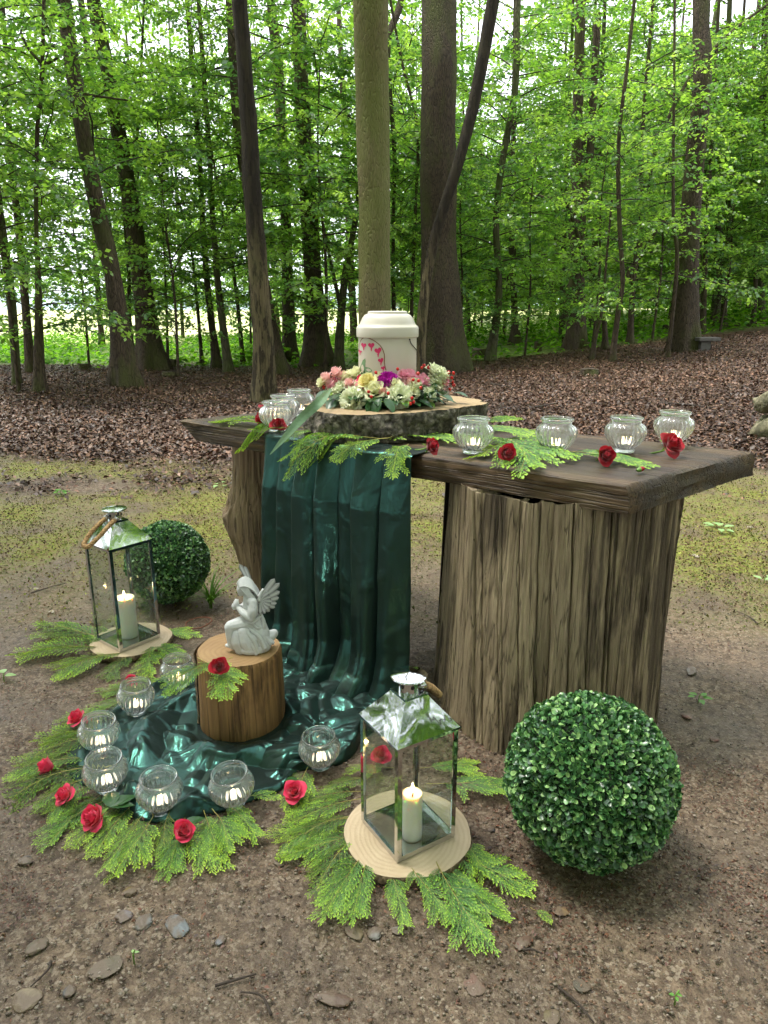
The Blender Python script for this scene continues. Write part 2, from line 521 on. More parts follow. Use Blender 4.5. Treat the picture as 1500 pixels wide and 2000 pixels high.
# ---- fine gravel on the soil: little faceted grains
def gravel(n, seed, ylo, yhi, smin, smax):
    r = np.random.default_rng(seed)
    y = ylo * (yhi / ylo) ** r.random(n); x = (r.random(n) * 2 - 1) * (0.60 * y + 0.2)
    mo, li, gr = zones(x, y); k = r.random(n) < (1 - li) * (1 - mo * 0.85)
    x, y = x[k], y[k]; n = len(x)
    base = np.array([(1, 0, 0), (0, 1, 0), (-1, 0, 0), (0, -1, 0), (0, 0, 1), (0, 0, -1.0)])
    fc = np.array([(0, 1, 4), (1, 2, 4), (2, 3, 4), (3, 0, 4), (1, 0, 5), (2, 1, 5), (3, 2, 5), (0, 3, 5)])
    s = smin * (smax / smin) ** (r.random(n) ** 2.2)
    a = r.random(n) * pi
    B = base[None] * (0.6 + 0.7 * r.random((n, 6, 1)))
    ca, sa = np.cos(a)[:, None], np.sin(a)[:, None]
    bx = B[..., 0] * ca - B[..., 1] * sa; by = B[..., 0] * sa + B[..., 1] * ca
    V = np.stack([x[:, None] + bx * s[:, None], y[:, None] + by * s[:, None] * 0.8, gz(x, y)[:, None] + 0.001 + B[..., 2] * s[:, None] * 0.55], -1)
    cols = np.array([srgb(112, 99, 84), srgb(90, 79, 67), srgb(134, 122, 106), srgb(76, 59, 46), srgb(146, 134, 120), srgb(112, 86, 66)])
    ci = cols[r.integers(0, len(cols), n)] * (0.6 + 0.5 * r.random(n))[:, None]
    return V.reshape(-1, 3), (fc[None] + 6 * np.arange(n)[:, None, None]).reshape(-1, 3), np.repeat(ci, 6, 0)
t = NT('grit'); v = t.coord()
grit = t.done(t.bsdf(Base_Color=t.attr(), Roughness=0.5, Specular_IOR_Level=0.45))
V, F, C = gravel(32000, 5, 0.95, 4.5, 0.0013, 0.0060)
o = link('gravel', mesh('gravel', V, F, grit, True, C))
o['kind'] = 'stuff'; o['label'] = 'small damp gravel trodden into the dark soil'; o['category'] = 'gravel'
# ---- bright herbs at the edge of the wood
r = np.random.default_rng(11)
n = 60000
y = 14 + 20 * r.random(n) ** 1.3; x = (r.random(n) * 2 - 1) * (0.62 * y + 1)
mo, li, gr = zones(x, y)
clump = sstep(-0.25, 0.35, fbm(P3(x * 0.7, y * 0.7), 3, 41))
k = r.random(n) < gr * (0.25 + 0.75 * clump) * np.where((x > -1) & (x < 4) & (y < 20), 0.5, 1.0)
x, y, cl = x[k], y[k], clump[k]; n = len(x)
z = gz(x, y) + r.random(n) ** 1.5 * (0.10 + 0.42 * cl) * np.where(x < 0, 0.8, 1.0)
a = r.random(n) * 2 * pi
d = np.stack([np.cos(a), np.sin(a), r.normal(0.1, 0.4, n)], 1)
nm = np.stack([r.normal(0, 0.5, n), r.normal(0, 0.5, n), np.ones(n)], 1)
L = 0.10 + 0.08 * r.random(n)
V, F = leaf_quads(np.stack([x, y, z], 1), d, nm, L, L * 0.6)
ci = np.array([srgb(84, 130, 34), srgb(110, 152, 44), srgb(66, 108, 30), srgb(128, 168, 60)])[r.integers(0, 4, n)]
herb = leaf_mat('herb_leaf', 0.5, 0.45, (1.4, 1.6, 0.6), 0.2)
o = link('undergrowth', mesh('undergrowth', V, F, herb, False, np.repeat(ci, 4, 0)))
o['kind'] = 'stuff'; o['label'] = 'bright green low herbs along the edge of the wood'; o['category'] = 'undergrowth'
# ================================================================== the wood
def bark_mat(name, dark, light, moss=None, mossamt=0.0, sx=26, sz=3.2, bump=0.9, crk=0.75):
    t = NT(name); v = t.coord()
    w = t.n('VectorMath', {0: v, 1: t.n('VectorMath', {0: t.n('TexNoise', {'Vector': v, 'Scale': 4.0}).outputs['Color'], 'Scale': 0.06}, operation='SCALE').outputs[0]}, operation='ADD').outputs[0]
    st = t.map(w, (sx, sx, sz))
    vo = t.voro(st, 1.0, 'DISTANCE_TO_EDGE')
    crack = t.ramp(vo, [(0.0, 0), (0.18, 1)])
    n = t.noise(t.map(v, (9, 9, 2.2)), 1.0, 5, 0.65)
    f = t.noise(t.map(v, (60, 60, 14)), 1.0, 4, 0.6)
    c = t.mix(n, dark, light)
    c = t.mix(t.math('MULTIPLY', f, 0.5), c, tuple(x * 0.55 for x in dark))
    c = t.mix(t.math('MULTIPLY', t.math('SUBTRACT', 1.0, crack), crk), c, tuple(x * 0.35 for x in dark))
    if moss:
        mf = t.ramp(t.noise(t.map(v, (2.4, 2.4, 1.0)), 1.0, 5, 0.6), [(0.62 - mossamt * 0.5, 0), (0.78 - mossamt * 0.4, 0.9)])
        c = t.mix(mf, c, t.mix(f, moss, tuple(x * 0.6 for x in moss)))
    h = t.math('ADD', t.math('MULTIPLY', crack, 0.6), t.math('MULTIPLY', f, 0.4))
    return t.done(t.bsdf(Base_Color=c, Roughness=0.85, Specular_IOR_Level=0.25, Normal=t.bump(h, bump, 0.02)))

M_BARK = bark_mat('bark_dark', srgb(66, 55, 44), srgb(108, 93, 74), srgb(84, 88, 44), 0.30, 40, 5)
M_BARK_B = bark_mat('bark_grey', srgb(72, 66, 54), srgb(112, 102, 82), srgb(88, 96, 52), 0.45, 18, 4)
M_BARK_OAK = bark_mat('bark_oak', srgb(62, 54, 42), srgb(102, 88, 68), srgb(80, 84, 42), 0.28, 46, 7, 1.0)
M_BARK_GREEN = bark_mat('bark_green', srgb(100, 92, 62), srgb(142, 132, 92), srgb(108, 112, 58), 0.5, 46, 8, 0.7, 0.5)
t = NT('bare_trunk'); v = t.coord()
g = t.noise(t.map(v, (60, 60, 2.6)), 1.0, 5, 0.7)
pt = t.ramp(t.noise(t.map(v, (13, 13, 2.6)), 1.0, 6, 0.72), [(0.50, 0), (0.545, 1)])
c = t.mix(t.ramp(g, [(0.3, 0), (0.7, 1)]), srgb(66, 58, 42), srgb(122, 110, 82)); c = t.mix(t.math('MULTIPLY', pt, 0.78), c, srgb(38, 32, 26))
c = t.mix(t.ramp(t.noise(v, 3, 4), [(0.5, 0), (0.7, 0.45)]), c, srgb(92, 94, 54))
hz = t.n('SeparateXYZ', {'Vector': v}).outputs[2]
c = t.mix(t.ramp(t.math('MULTIPLY', t.math('ADD', hz, t.math('MULTIPLY', g, 0.8)), 0.2), [(0.42, 0), (0.56, 0.85)]), c, srgb(38, 33, 27))
M_SNAG = t.done(t.bsdf(Base_Color=c, Roughness=0.85, Specular_IOR_Level=0.2, Normal=t.bump(t.math('ADD', g, pt), 0.8, 0.02)))
M_TWIG = simple('twig_bark', srgb(54, 44, 36), 0.85, 0.3, 12)
t = NT('beech_leaf'); c = t.attr()
lf = t.n('MixShader', {0: 0.52, 1: t.n('BsdfDiffuse', {'Color': c}), 2: t.n('BsdfTranslucent', {'Color': t.mix(1.0, c, (2.3, 2.25, 1.4), 'MULTIPLY')})})
M_LEAF = t.done(t.n('MixShader', {0: 0.06, 1: lf, 2: t.n('BsdfGlossy', {'Roughness': 0.35})}))

GREENS = np.array([srgb(92, 130, 48), srgb(112, 148, 56), srgb(80, 118, 52), srgb(132, 164, 72), srgb(74, 110, 56)])

def crown_meshes(tagname, seed, h0, h1, rad, nbr, leaf, rise=0.35, spacing=0.05):
    r = np.random.default_rng(seed)
    wood = MB(); Ps = []; Ds = []; Ns = []; Cs = []
    for i in range(nbr):
        f = (i + r.random()) / nbr
        h = h0 + (h1 - h0) * f
        az = i * 2.399 + r.normal(0, 0.4)
        Ln = rad * (0.55 + 0.5 * r.random()) * (1.0 - 0.35 * abs(f - 0.35))
        e0 = rise + r.normal(0, 0.32)
        pts = []; p = np.array([0, 0, h]); dirh = np.array([math.cos(az), math.sin(az), 0])
        nseg = 8
        for s in range(nseg + 1):
            pts.append(p.copy())
            e = e0 - (e0 + 0.22) * s / nseg
            az2 = az + 0.25 * math.sin(s * 0.9 + i)
            dirh = np.array([math.cos(az2), math.sin(az2), 0])
            p = p + (dirh * math.cos(e) + np.array([0, 0, math.sin(e)])) * Ln / nseg
        wood.tube(pts, [0.0055 * Ln * (1 - 0.85 * s / nseg) + 0.0025 for s in range(nseg + 1)], 4, cap=False)
        pts = np.array(pts)
        shade = r.random()
        ntw = int(Ln / 0.17) + 2
        for j in range(ntw):
            tt = 0.22 + 0.78 * (j + r.random() * 0.5) / ntw
            q = tt * nseg; a = min(int(q), nseg - 1); pb = pts[a] + (pts[a + 1] - pts[a]) * (q - a)
            ax = pts[a + 1] - pts[a]; ax /= np.linalg.norm(ax)
            sd = np.cross(ax, (0, 0, 1)); sd /= np.linalg.norm(sd)
            side = 1 if j % 2 else -1
            tl = Ln * (0.14 + 0.26 * (1 - tt * 0.75)) * (0.7 + 0.6 * r.random())
            td = ax * 0.65 + sd * side * (0.75 + 0.2 * r.random()) + np.array([0, 0, r.normal(-0.10, 0.38)])
            td /= np.linalg.norm(td)
            tip = pb + td * tl + np.array([0, 0, -0.10 * tl])
            wood.tube([pb, (pb + tip) / 2 + np.array([0, 0, 0.03 * tl]), tip], [0.0032, 0.0024, 0.0015], 3, cap=False)
            nl = max(4, int(tl / spacing) * 2)
            u = (np.arange(nl) + r.random(nl)) / nl
            pos = pb + (tip - pb) * u[:, None] + np.stack([np.zeros(nl), np.zeros(nl), 0.12 * tl * u * (1 - u)], 1)
            sgn = np.where(np.arange(nl) % 2, 1, -1)
            s2 = np.cross(td, (0, 0, 1)); s2 /= np.linalg.norm(s2) + 1e-9
            dv = td * 0.6 + s2[None] * (sgn * (0.8 + 0.3 * r.random(nl)))[:, None] + np.stack([r.normal(0, .25, nl), r.normal(0, .25, nl), r.normal(-0.25, 0.5, nl)], 1)
            pos = pos + r.normal(0, 0.022, (nl, 3))
            nm = np.stack([r.normal(0, .55, nl), r.normal(0, .55, nl), np.ones(nl)], 1)
            Ps.append(pos); Ds.append(dv); Ns.append(nm)
            base = GREENS[int(min(4, shade * 3 + r.random() * 2))]
            Cs.append(base[None] * (0.75 + 0.5 * r.random(nl))[:, None])
    Pa = np.concatenate(Ps); n = len(Pa)
    L = leaf * (0.7 + 0.5 * r.random(n))
    V, F = leaf_quads(Pa, np.concatenate(Ds), np.concatenate(Ns), L, L * 0.64, 0.06)
    me = mesh('crown_' + tagname, V, F, M_LEAF, False, np.repeat(np.concatenate(Cs), 4, 0))
    return wood.mesh('branches_' + tagname, M_TWIG, True), me, n

PROTO = {}
PROTO['tall'] = [crown_meshes('tall%d' % i, 100 + i, 3.0, 9.0, 2.9, 30, 0.088, 0.30, 0.048) for i in range(3)]
PROTO['mid'] = [crown_meshes('mid%d' % i, 200 + i, 1.7, 7.0, 2.4, 30, 0.080, 0.35, 0.046) for i in range(3)]
PROTO['low'] = [crown_meshes('low%d' % i, 300 + i, 1.0, 5.2, 1.7, 26, 0.080, 0.40, 0.048) for i in range(3)]
PROTO['shrub'] = [crown_meshes('shrub%d' % i, 330 + i, 0.6, 4.8, 2.0, 30, 0.095, 0.35, 0.055) for i in range(2)]
PROTO['far'] = [crown_meshes('far%d' % i, 400 + i, 1.2, 10.5, 3.9, 40, 0.15, 0.30, 0.090) for i in range(2)]

def trunk_mesh(P, W, mat, seg, rough=0.06, flare=0.7, seed=0, dz=0.22, lobes=5):
    """P: centre line points (world, relative to base), W: radii at them"""
    P = np.asarray(P, float); W = np.asarray(W, float)
    Ltot = np.linalg.norm(np.diff(P, axis=0), axis=1).sum()
    n = int(max(10, Ltot / dz))
    pw = spline(np.column_stack([P, W]), n * 3)
    # denser rings near the ground
    u = np.linspace(0, 1, n) ** 1.35
    ii = np.clip((u * (n * 3 - 1)).astype(int), 0, n * 3 - 1)
    pw = pw[np.unique(ii)]
    G = tube_grid(pw[:, :3], np.maximum(pw[:, 3], 0.004), seg)
    c = pw[:, None, :3]
    th = np.arange(seg) * 2 * pi / seg
    h = (pw[:, 2] - pw[0, 2])[:, None]
    r0 = W[0]
    k = 1 + flare * np.exp(-h / (2.2 * r0)) * (0.75 + 0.55 * np.cos(lobes * th + seed)[None] * np.exp(-h / (3 * r0)))
    q = (G / max(0.12, r0 * 1.3)).reshape(-1, 3) * np.array([1, 1, 0.35])
    nz = fbm(q * 1.5 + seed * 3.7, 3, seed).reshape(k.shape)
    k = k * (1 + rough * 2.2 * nz)
    G = c + (G - c) * k[..., None]
    G[0, :, 2] -= 0.12
    return MB().grid(G, 0, True).mesh('trunk', mat, True)

TREE_N = [0]
def tree(label, pts, w, mat, crown=None, group='trees of the beech wood', dist=None, top=10.0, seg=None, flare=0.7, crot=None, cscale=1.0, rough=0.06, extra=(), name='tree'):
    """pts: survey points of the trunk in the picture, base first; w: widths there (px)"""
    TREE_N[0] += 1; sd = TREE_N[0]
    b = on_ground(*pts[0]) if dist is None else on_y(*pts[0], dist)
    if dist is not None: b.z = g1(b.x, b.y)
    d = b.y
    W3 = [on_y(px, py, d) for px, py in pts]
    W3[0] = b
    dep = [p.y * math.cos(PITCH) - (p.z - CAM_H) * math.sin(PITCH) for p in W3]
    if not hasattr(w, '__len__'): w = [w] * len(pts)
    rad = [0.5 * ww * dd / FOC for ww, dd in zip(w, dep)]
    rr = random.Random(sd)
    for i in range(1, len(W3)):
        W3[i].y += rr.uniform(-0.03, 0.03) * (W3[i].z - b.z)
    a, c = W3[-2], W3[-1]
    dirn = (c - a).normalized()
    dirn = (dirn + Vector((0, 0, 0.35))).normalized()
    z = c.z; p = c.copy(); r_ = rad[-1]
    while p.z < top and r_ > 0.012:
        p = p + dirn * 1.5; W3.append(p.copy()); r_ *= 0.86; rad.append(r_)
    rel = [q - b for q in W3]
    th = thing(name, label, 'tree', b, (0, 0, 0), group)
    sg = seg or (28 if rad[0] > 0.12 else 12)
    link('trunk', trunk_mesh(rel, rad, mat, sg, rough, flare, sd), th)
    for epts, ew in extra:                       # further limbs of the same tree
        E3 = [on_y(px, py, d) - b for px, py in epts]
        er = [0.5 * x * d / FOC for x in ew]
        link('limb', trunk_mesh(E3, er, mat, 10, 0.05, 0.0, sd), th)
    if crown:
        br, cr, n = PROTO[crown][sd % len(PROTO[crown])]
        topv = rel[min(len(rel) - 1, len(pts))]
        lean = Vector((0, 0, 1)).rotation_difference(topv.normalized())
        e = (lean.to_matrix() @ Matrix.Rotation(rr.uniform(0, 6.28) if crot is None else crot, 3, 'Z')).to_euler()
        link('branches', br, th, (0, 0, 0), e, cscale)
        link('crown', cr, th, (0, 0, 0), e, cscale)
    return th

T = tree
T('pale green barked thick trunk rising straight behind the urn', [(733, 790), (732, 620), (730, 400), (727, 200), (723, 0)], [66, 62, 63, 65, 68], M_BARK_GREEN, None, seg=48, rough=0.055, flare=0.35)
T('thickest dark brown trunk with flared mossy roots beside the urn', [(866, 728), (861, 600), (857, 450), (856, 300), (857, 150), (858, 0)], [78, 75, 70, 68, 68, 67], M_BARK_OAK, None, seg=48, rough=0.06, flare=0.42)
T('slanting bare trunk leaning across the thickest dark trunk', [(818, 745), (826, 600), (850, 462), (890, 335), (926, 200), (962, 10)], [24, 20, 20, 21, 23, 25], M_SNAG, None, top=9, flare=0.3)
T('weathered bare trunk with dark patches nearest the table\'s far end', [(517, 786), (513, 640), (500, 450), (486, 250), (471, 0)], [44, 40, 36, 32, 29], M_SNAG, None, flare=0.4, top=9, rough=0.10)
T('dark trunk half hidden behind the weathered bare trunk', [(543, 732), (520, 600), (490, 400), (465, 250), (447, 0)], [36, 28, 24, 22, 21], M_BARK, 'tall')
T('tall slim dark trunk with a kinked side limb beside the bare trunk', [(566, 706), (556, 400), (541, 125), (528, 0)], [26, 20, 20, 17], M_BARK, 'mid', extra=[([(553, 300), (547, 200), (538, 110), (522, 20)], [12, 11, 9, 8])])
T('straight dark trunk with a broad double foot, back centre', [(620, 714), (606, 450), (591, 200), (581, 0)], [44, 32, 29, 28], M_BARK, 'tall', flare=0.8)
T('forked leaning sapling between double-footed and pale trunks', [(661, 722), (666, 620), (674, 540), (695, 425)], [20, 16, 14, 11], M_BARK_B, 'low', extra=[([(664, 595), (650, 530), (637, 470), (630, 430)], [8, 7, 5, 4])], flare=0.4)
T('big slanting trunk, second thick one from the left edge, nearer', [(247, 754), (222, 550), (190, 400), (152, 175), (119, 0)], [44, 34, 31, 29, 28], M_BARK, 'tall', flare=0.7)
T('big slanting trunk with a broad foot by the field gap', [(296, 722), (280, 575), (256, 400), (216, 175), (190, 20)], [46, 37, 32, 28, 26], M_BARK, 'tall', flare=0.8)
T('slender sapling wrapped in ivy at its foot near the left edge', [(77, 766), (75, 550), (70, 425), (67, 250), (83, 125)], [22, 12, 8, 8, 7], M_BARK, 'low', top=6, extra=[([(84, 175), (130, 178), (190, 188), (250, 196)], [6, 5, 4, 3]), ([(83, 125), (70, 112), (52, 90), (40, 60)], [6, 5, 4, 3]), ([(83, 127), (105, 118), (122, 104)], [5, 4, 3])], name='sapling')
T('leaning thin trunk cut by the left picture edge', [(33, 752), (22, 590), (2, 450), (-20, 330)], [16, 17, 17, 16], M_BARK_B, 'mid')
T('upright thin trunk just inside the left picture edge', [(60, 728), (48, 560), (32, 420), (18, 300), (8, 150)], [17, 15, 14, 12, 10], M_BARK, 'mid')
T('very thin dark stem between the two big slanting trunks', [(265, 712), (238, 560), (212, 430), (190, 280)], [11, 8, 7, 6], M_BARK, 'low', name='sapling')
T('crooked thin stem rising along the broad-footed slanting trunk', [(254, 716), (250, 540), (245, 375), (262, 290), (276, 200)], [9, 7, 7, 6, 5], M_BARK, 'low', name='sapling')
T('thin dark stem alone in front of the bright field', [(328, 716), (326, 620), (322, 520)], [6, 5, 4], M_BARK, 'low', top=5, name='sapling')
T('thin slanting stem in the bright gap left of the twin trunks', [(395, 713), (384, 580), (370, 475), (340, 365)], [8, 6, 5, 4], M_BARK, 'low', name='sapling')
T('left one of the slim twin trunks standing close together', [(424, 718), (408, 580), (396, 450), (390, 300), (371, 40)], [17, 13, 11, 10, 9], M_BARK, 'mid')
T('right one of the slim twin trunks standing close together', [(447, 727), (428, 580), (416, 450), (409, 300), (396, 120)], [18, 13, 11, 10, 9], M_BARK_B, 'mid')
T('thin stem between the twin trunks and the weathered bare trunk', [(475, 711), (462, 580), (447, 480), (435, 425)], [9, 7, 6, 5], M_BARK, 'low', name='sapling')
T('thin dark stem just left of the thickest trunk', [(806, 720), (804, 600), (812, 400), (815, 250), (780, 100)], [8, 7, 6, 6, 5], M_BARK, 'low', name='sapling')
T('dark arching stem peeping out behind the pale green trunk', [(770, 716), (768, 450), (770, 300), (757, 100), (782, 0)], [9, 7, 8, 12, 14], M_BARK, 'mid')
T('slim crooked trunk right of the thickest trunk', [(957, 704), (975, 575), (970, 425), (985, 300), (1004, 175), (1012, 0)], [20, 14, 13, 13, 13, 12], M_BARK_B, 'mid', flare=0.4)
T('dark trunk with a broad foot in the green undergrowth', [(1007, 672), (1004, 580), (1001, 485), (1000, 380)], [17, 12, 12, 11], M_BARK, 'mid', flare=0.9)
T('dark forked trunk with a second stem splitting off at half height', [(1126, 681), (1126, 560), (1128, 430), (1129, 300), (1130, 60)], [34, 30, 26, 22, 20], M_BARK, None, extra=[([(1131, 500), (1136, 425), (1150, 330), (1158, 200), (1168, 25)], [16, 16, 14, 13, 12]), ([(1130, 425), (1110, 405), (1075, 388), (1030, 378)], [8, 6, 5, 4])])
T('short bent sapling at the forked trunk\'s right side', [(1182, 684), (1180, 625), (1166, 550), (1143, 505)], [12, 10, 9, 8], M_BARK, None, top=3.0, name='sapling')
T('small dark sapling slanting to the left before the forked trunk', [(1155, 703), (1164, 655), (1175, 615), (1181, 560)], [10, 8, 6, 5], M_BARK, None, top=3.0, name='sapling')
T('slender wavy stem, nearer one of two right of the forked trunk', [(1195, 706), (1208, 600), (1215, 550), (1210, 425), (1206, 275), (1222, 125)], [13, 10, 9, 9, 8, 7], M_BARK, 'low', cscale=0.9, name='sapling')
T('slender stem with a long arching limb reaching to the right', [(1230, 671), (1236, 560), (1250, 425), (1256, 275), (1265, 100)], [13, 10, 10, 8, 7], M_BARK, 'mid', extra=[([(1232, 540), (1262, 430), (1278, 300), (1345, 155), (1420, 70), (1500, 8)], [7, 7, 6, 6, 5, 4]), ([(1226, 530), (1255, 495), (1290, 440), (1330, 400)], [7, 6, 5, 4])], name='sapling')
T('thick dark trunk beside the stone bench on the slope', [(1336, 686), (1345, 475), (1357, 300), (1366, 150), (1372, 30)], [48, 38, 36, 34, 32], M_BARK_OAK, None, flare=0.6)
T('thin stem touching the bench trunk\'s left side', [(1316, 590), (1320, 520), (1314, 440), (1314, 380)], [8, 8, 7, 6], M_BARK, 'low', dist=13.5, name='sapling')
T('dark trunk just behind the bench trunk', [(1365, 646), (1362, 560), (1363, 470)], [16, 14, 13], M_BARK, 'tall', cscale=1.15)
T('slim dark trunk right of the stone bench', [(1372, 650), (1376, 560), (1379, 480)], [12, 10, 9], M_BARK, 'mid')
T('grey trunk with ivy beyond the stone bench', [(1399, 634), (1401, 560), (1403, 480)], [20, 17, 16], M_BARK_B, 'tall', cscale=1.15)
T('dark slightly slanting trunk on the crest of the slope', [(1412, 638), (1417, 560), (1422, 480)], [12, 10, 9], M_BARK, 'mid')
T('thin far trunk near the right picture edge', [(1471, 632), (1475, 560), (1477, 500)], [9, 8, 7], M_BARK, 'mid')
T('broader far trunk at the right picture edge', [(1489, 628), (1487, 570), (1484, 500)], [14, 12, 11], M_BARK_B, 'mid')
T('grey far trunk left of the forked trunk', [(1099, 660), (1098, 590), (1100, 510)], [13, 11, 10], M_BARK_B, 'tall', cscale=1.1)
T('grey far trunk right of the forked trunk', [(1160, 655), (1158, 600), (1160, 530)], [17, 15, 13], M_BARK_B, 'tall', cscale=1.15)
T('pale thin far trunk right of the thickest trunk', [(916, 662), (914, 600), (912, 540)], [9, 8, 7], M_BARK_B, 'mid')

# trees further back that close the wood, mostly hidden by the leaves in front
ORD = ['first', 'second', 'third', 'fourth', 'fifth', 'sixth', 'seventh', 'eighth', 'ninth', 'tenth', 'eleventh', 'twelfth', 'thirteenth', 'fourteenth', 'fifteenth', 'sixteenth', 'seventeenth', 'eighteenth', 'nineteenth']
TENS = ['', '', 'twenty', 'thirty', 'forty', 'fifty']
def ordinal(n):                                  # 1 -> first
    if n < 20: return ORD[n - 1]
    return TENS[n // 10][:-1] + 'ieth' if n % 10 == 0 else TENS[n // 10] + '-' + ORD[n % 10 - 1]
def rank_labels(obs, text):                      # by place from the left picture edge
    for k, o in enumerate(sorted(obs, key=lambda o: o.location.x / o.location.y)): o['label'] = text % ordinal(k + 1)
rr = random.Random(5); DEEP = []; YOUNG = []
GROUPB = 'trees deep in the wood behind the others'
for i in range(44):
    yb = rr.uniform(20, 44)
    f = rr.uniform(-1, 1)
    xb = f * (0.60 * yb + 2)
    if xb < 0.02 * yb and rr.random() < 0.72: continue      # open towards the field
    bz = g1(xb, yb)
    th = thing('tree', 'slim tree deep in the wood, half hidden behind nearer leaves', 'tree', (xb, yb, bz), (0, 0, 0), GROUPB)
    DEEP.append(th)
    lean = rr.uniform(-0.05, 0.05)
    r0 = rr.uniform(0.07, 0.16)
    pts = [(0, 0, 0), (lean * 4, 0, 4), (lean * 8 + rr.uniform(-.2, .2), 0, 8), (lean * 13, 0, 13), (lean * 18, 0, 17)]
    link('trunk', trunk_mesh(pts, [r0, r0 * .85, r0 * .7, r0 * .4, r0 * .12], rr.choice([M_BARK, M_BARK_B]), 10, 0.04, 0.5, i, 0.5), th)
    br, cr, n = PROTO['far'][i % 2]
    e = (0, 0, rr.uniform(0, 6.28)); s = rr.uniform(0.8, 1.1)
    link('branches', br, th, (0, 0, 0), e, s); link('crown', cr, th, (0, 0, 0), e, s)
# young growth whose leaves fill the space between the trunks
rr = random.Random(8)
spots = [(-0.50, 10.5), (-0.40, 15), (-0.28, 13.5), (-0.08, 14.5), (-0.55, 15), (-0.18, 18.5),
         (0.10, 15.5), (0.19, 16), (0.28, 15), (0.24, 19), (0.36, 17.5), (0.45, 19), (0.52, 18), (0.15, 21), (0.33, 22), (0.44, 24), (0.56, 22), (0.22, 26), (0.38, 28), (0.50, 29), (0.08, 25), (0.30, 33), (0.48, 35), (0.17, 33), (0.12, 29), (0.26, 30), (0.42, 31), (0.55, 27), (0.60, 33), (0.35, 38), (0.06, 36), (0.52, 40), (0.24, 40), (0.44, 21), (0.035, 21), (0.16, 23), (0.09, 22), (0.045, 28), (0.13, 30)]
for i, (f, yb) in enumerate(spots):
    xb = f * yb * 1.02
    th = thing('young_tree', 'young beech filling the gap between older trunks', 'tree', (xb, yb, g1(xb, yb)), (0, 0, 0), 'young beeches between the older trunks')
    YOUNG.append(th)
    h = rr.uniform(.9, 1.25) * (1.0 if yb < 23 else 1.45)
    link('trunk', trunk_mesh([(0, 0, 0), (.05, 0, 1.6), (-.04, .05, 3.2), (.05, 0, 4.7)], [.03, .024, .016, .006], M_BARK, 8, 0.03, 0.4, i, 0.4), th, scale=h)
    br, cr, n = PROTO['shrub'][i % 2]; e = (0, 0, rr.uniform(0, 6.28))
    link('branches', br, th, (0, 0, 0), e, h); link('crown', cr, th, (0, 0, 0), e, h)
rank_labels(DEEP, 'slim tree deep in the wood, %s of these from the left edge')
rank_labels(YOUNG, 'young leafy beech between older trunks, %s of these from the left edge')
# a far wood closes the view to the right, beyond the slope
r = np.random.default_rng(77); n = 26000
x = r.uniform(4, 62, n); y = 62 + 16 * r.random(n) + 0.1 * x
hm_ = 9 + 5 * fbm(P3(x * 0.12, y * 0.12), 3, 70)
z = r.random(n) ** 0.8 * hm_ + 0.5
a = r.random(n) * 2 * pi; d = np.stack([np.cos(a), np.sin(a), r.normal(-.2, .4, n)], 1); nm = np.stack([r.normal(0, .6, n), r.normal(0, .6, n) - .4, np.ones(n)], 1)
L = r.uniform(.5, .9, n); V, F = leaf_quads(np.stack([x, y, z], 1), d, nm, L, L * .7)
o = link('woods', mesh('woods', V, F, M_LEAF, False, np.repeat(GREENS[r.integers(0, 5, n)] * r.uniform(.8, 1.2, n)[:, None], 4, 0)))
o['kind'] = 'stuff'; o['label'] = 'far green wood closing the view beyond the slope'; o['category'] = 'woods'
# the rest of the clearing's rim, beside and behind the viewer: unseen trees added to shade the place and show in the polished steel
for i, (xb, yb) in enumerate([(-8.0, 2.2), (8.2, 2.4), (-9.0, -3), (9.0, -3.5), (-6, -8), (0.5, -9.5), (6.5, -8.5), (-3, -11), (3.6, -11.5), (-10.5, 0), (11, 0)]):
    th = thing('tree', 'unseen beech tree added at the clearing rim to shade it', 'tree', (xb, yb, g1(xb, yb)), (0, 0, 0), 'unseen trees added round the clearing')
    r0 = 0.2
    link('trunk', trunk_mesh([(0, 0, 0), (.1, 0, 4), (0, .1, 8), (.1, 0, 13), (0, 0, 17)], [r0, r0 * .85, r0 * .7, r0 * .4, r0 * .1], M_BARK, 12, 0.04, 0.6, i, 0.5), th)
    br, cr, n = PROTO['far'][i % 2]
    link('branches', br, th, (0, 0, 0), (0, 0, i * 1.3), 1.5); link('crown', cr, th, (0, 0, 0), (0, 0, i * 1.3), 1.5)

for i, (xb, yb) in enumerate([(-6.2, 3.2), (6.4, 3.4), (-6.8, 0.5), (7.0, 0.6), (-6.5, -2.5), (6.6, -2.6), (-4.6, -5), (4.8, -5.2), (-2.2, -6.5), (2.4, -6.6), (0.1, -7.4), (-7.8, 5.6), (8.4, 6.2)]):  # unseen low growth added to block low skylight and deepen contact shade
    th = thing('young_tree', 'unseen young beech added at the clearing rim to block low sky', 'tree', (xb, yb, g1(xb, yb)), (0, 0, 0), 'unseen young trees added round the clearing')
    link('trunk', trunk_mesh([(0, 0, 0), (.05, 0, 1.6), (-.04, .05, 3.2), (.05, 0, 4.7)], [.03, .024, .016, .006], M_BARK, 8, 0.03, 0.4, i, 0.4), th)
    br, cr, n = PROTO['shrub'][i % 2]
    link('branches', br, th, (0, 0, 0), (0, 0, i * 1.9)); link('crown', cr, th, (0, 0, 0), (0, 0, i * 1.9))
# ================================================================== the rustic table
ZT = 0.785                                       # height of the table top
FL, FR, BR = on_z(350, 820, ZT), on_z(1229, 949, ZT), on_z(1472, 882, ZT)
BL = FL + (BR - FR) * 0.94
ang_t = math.atan2(FR.y - FL.y, FR.x - FL.x)
tc = (FL + FR + BL + BR) / 4

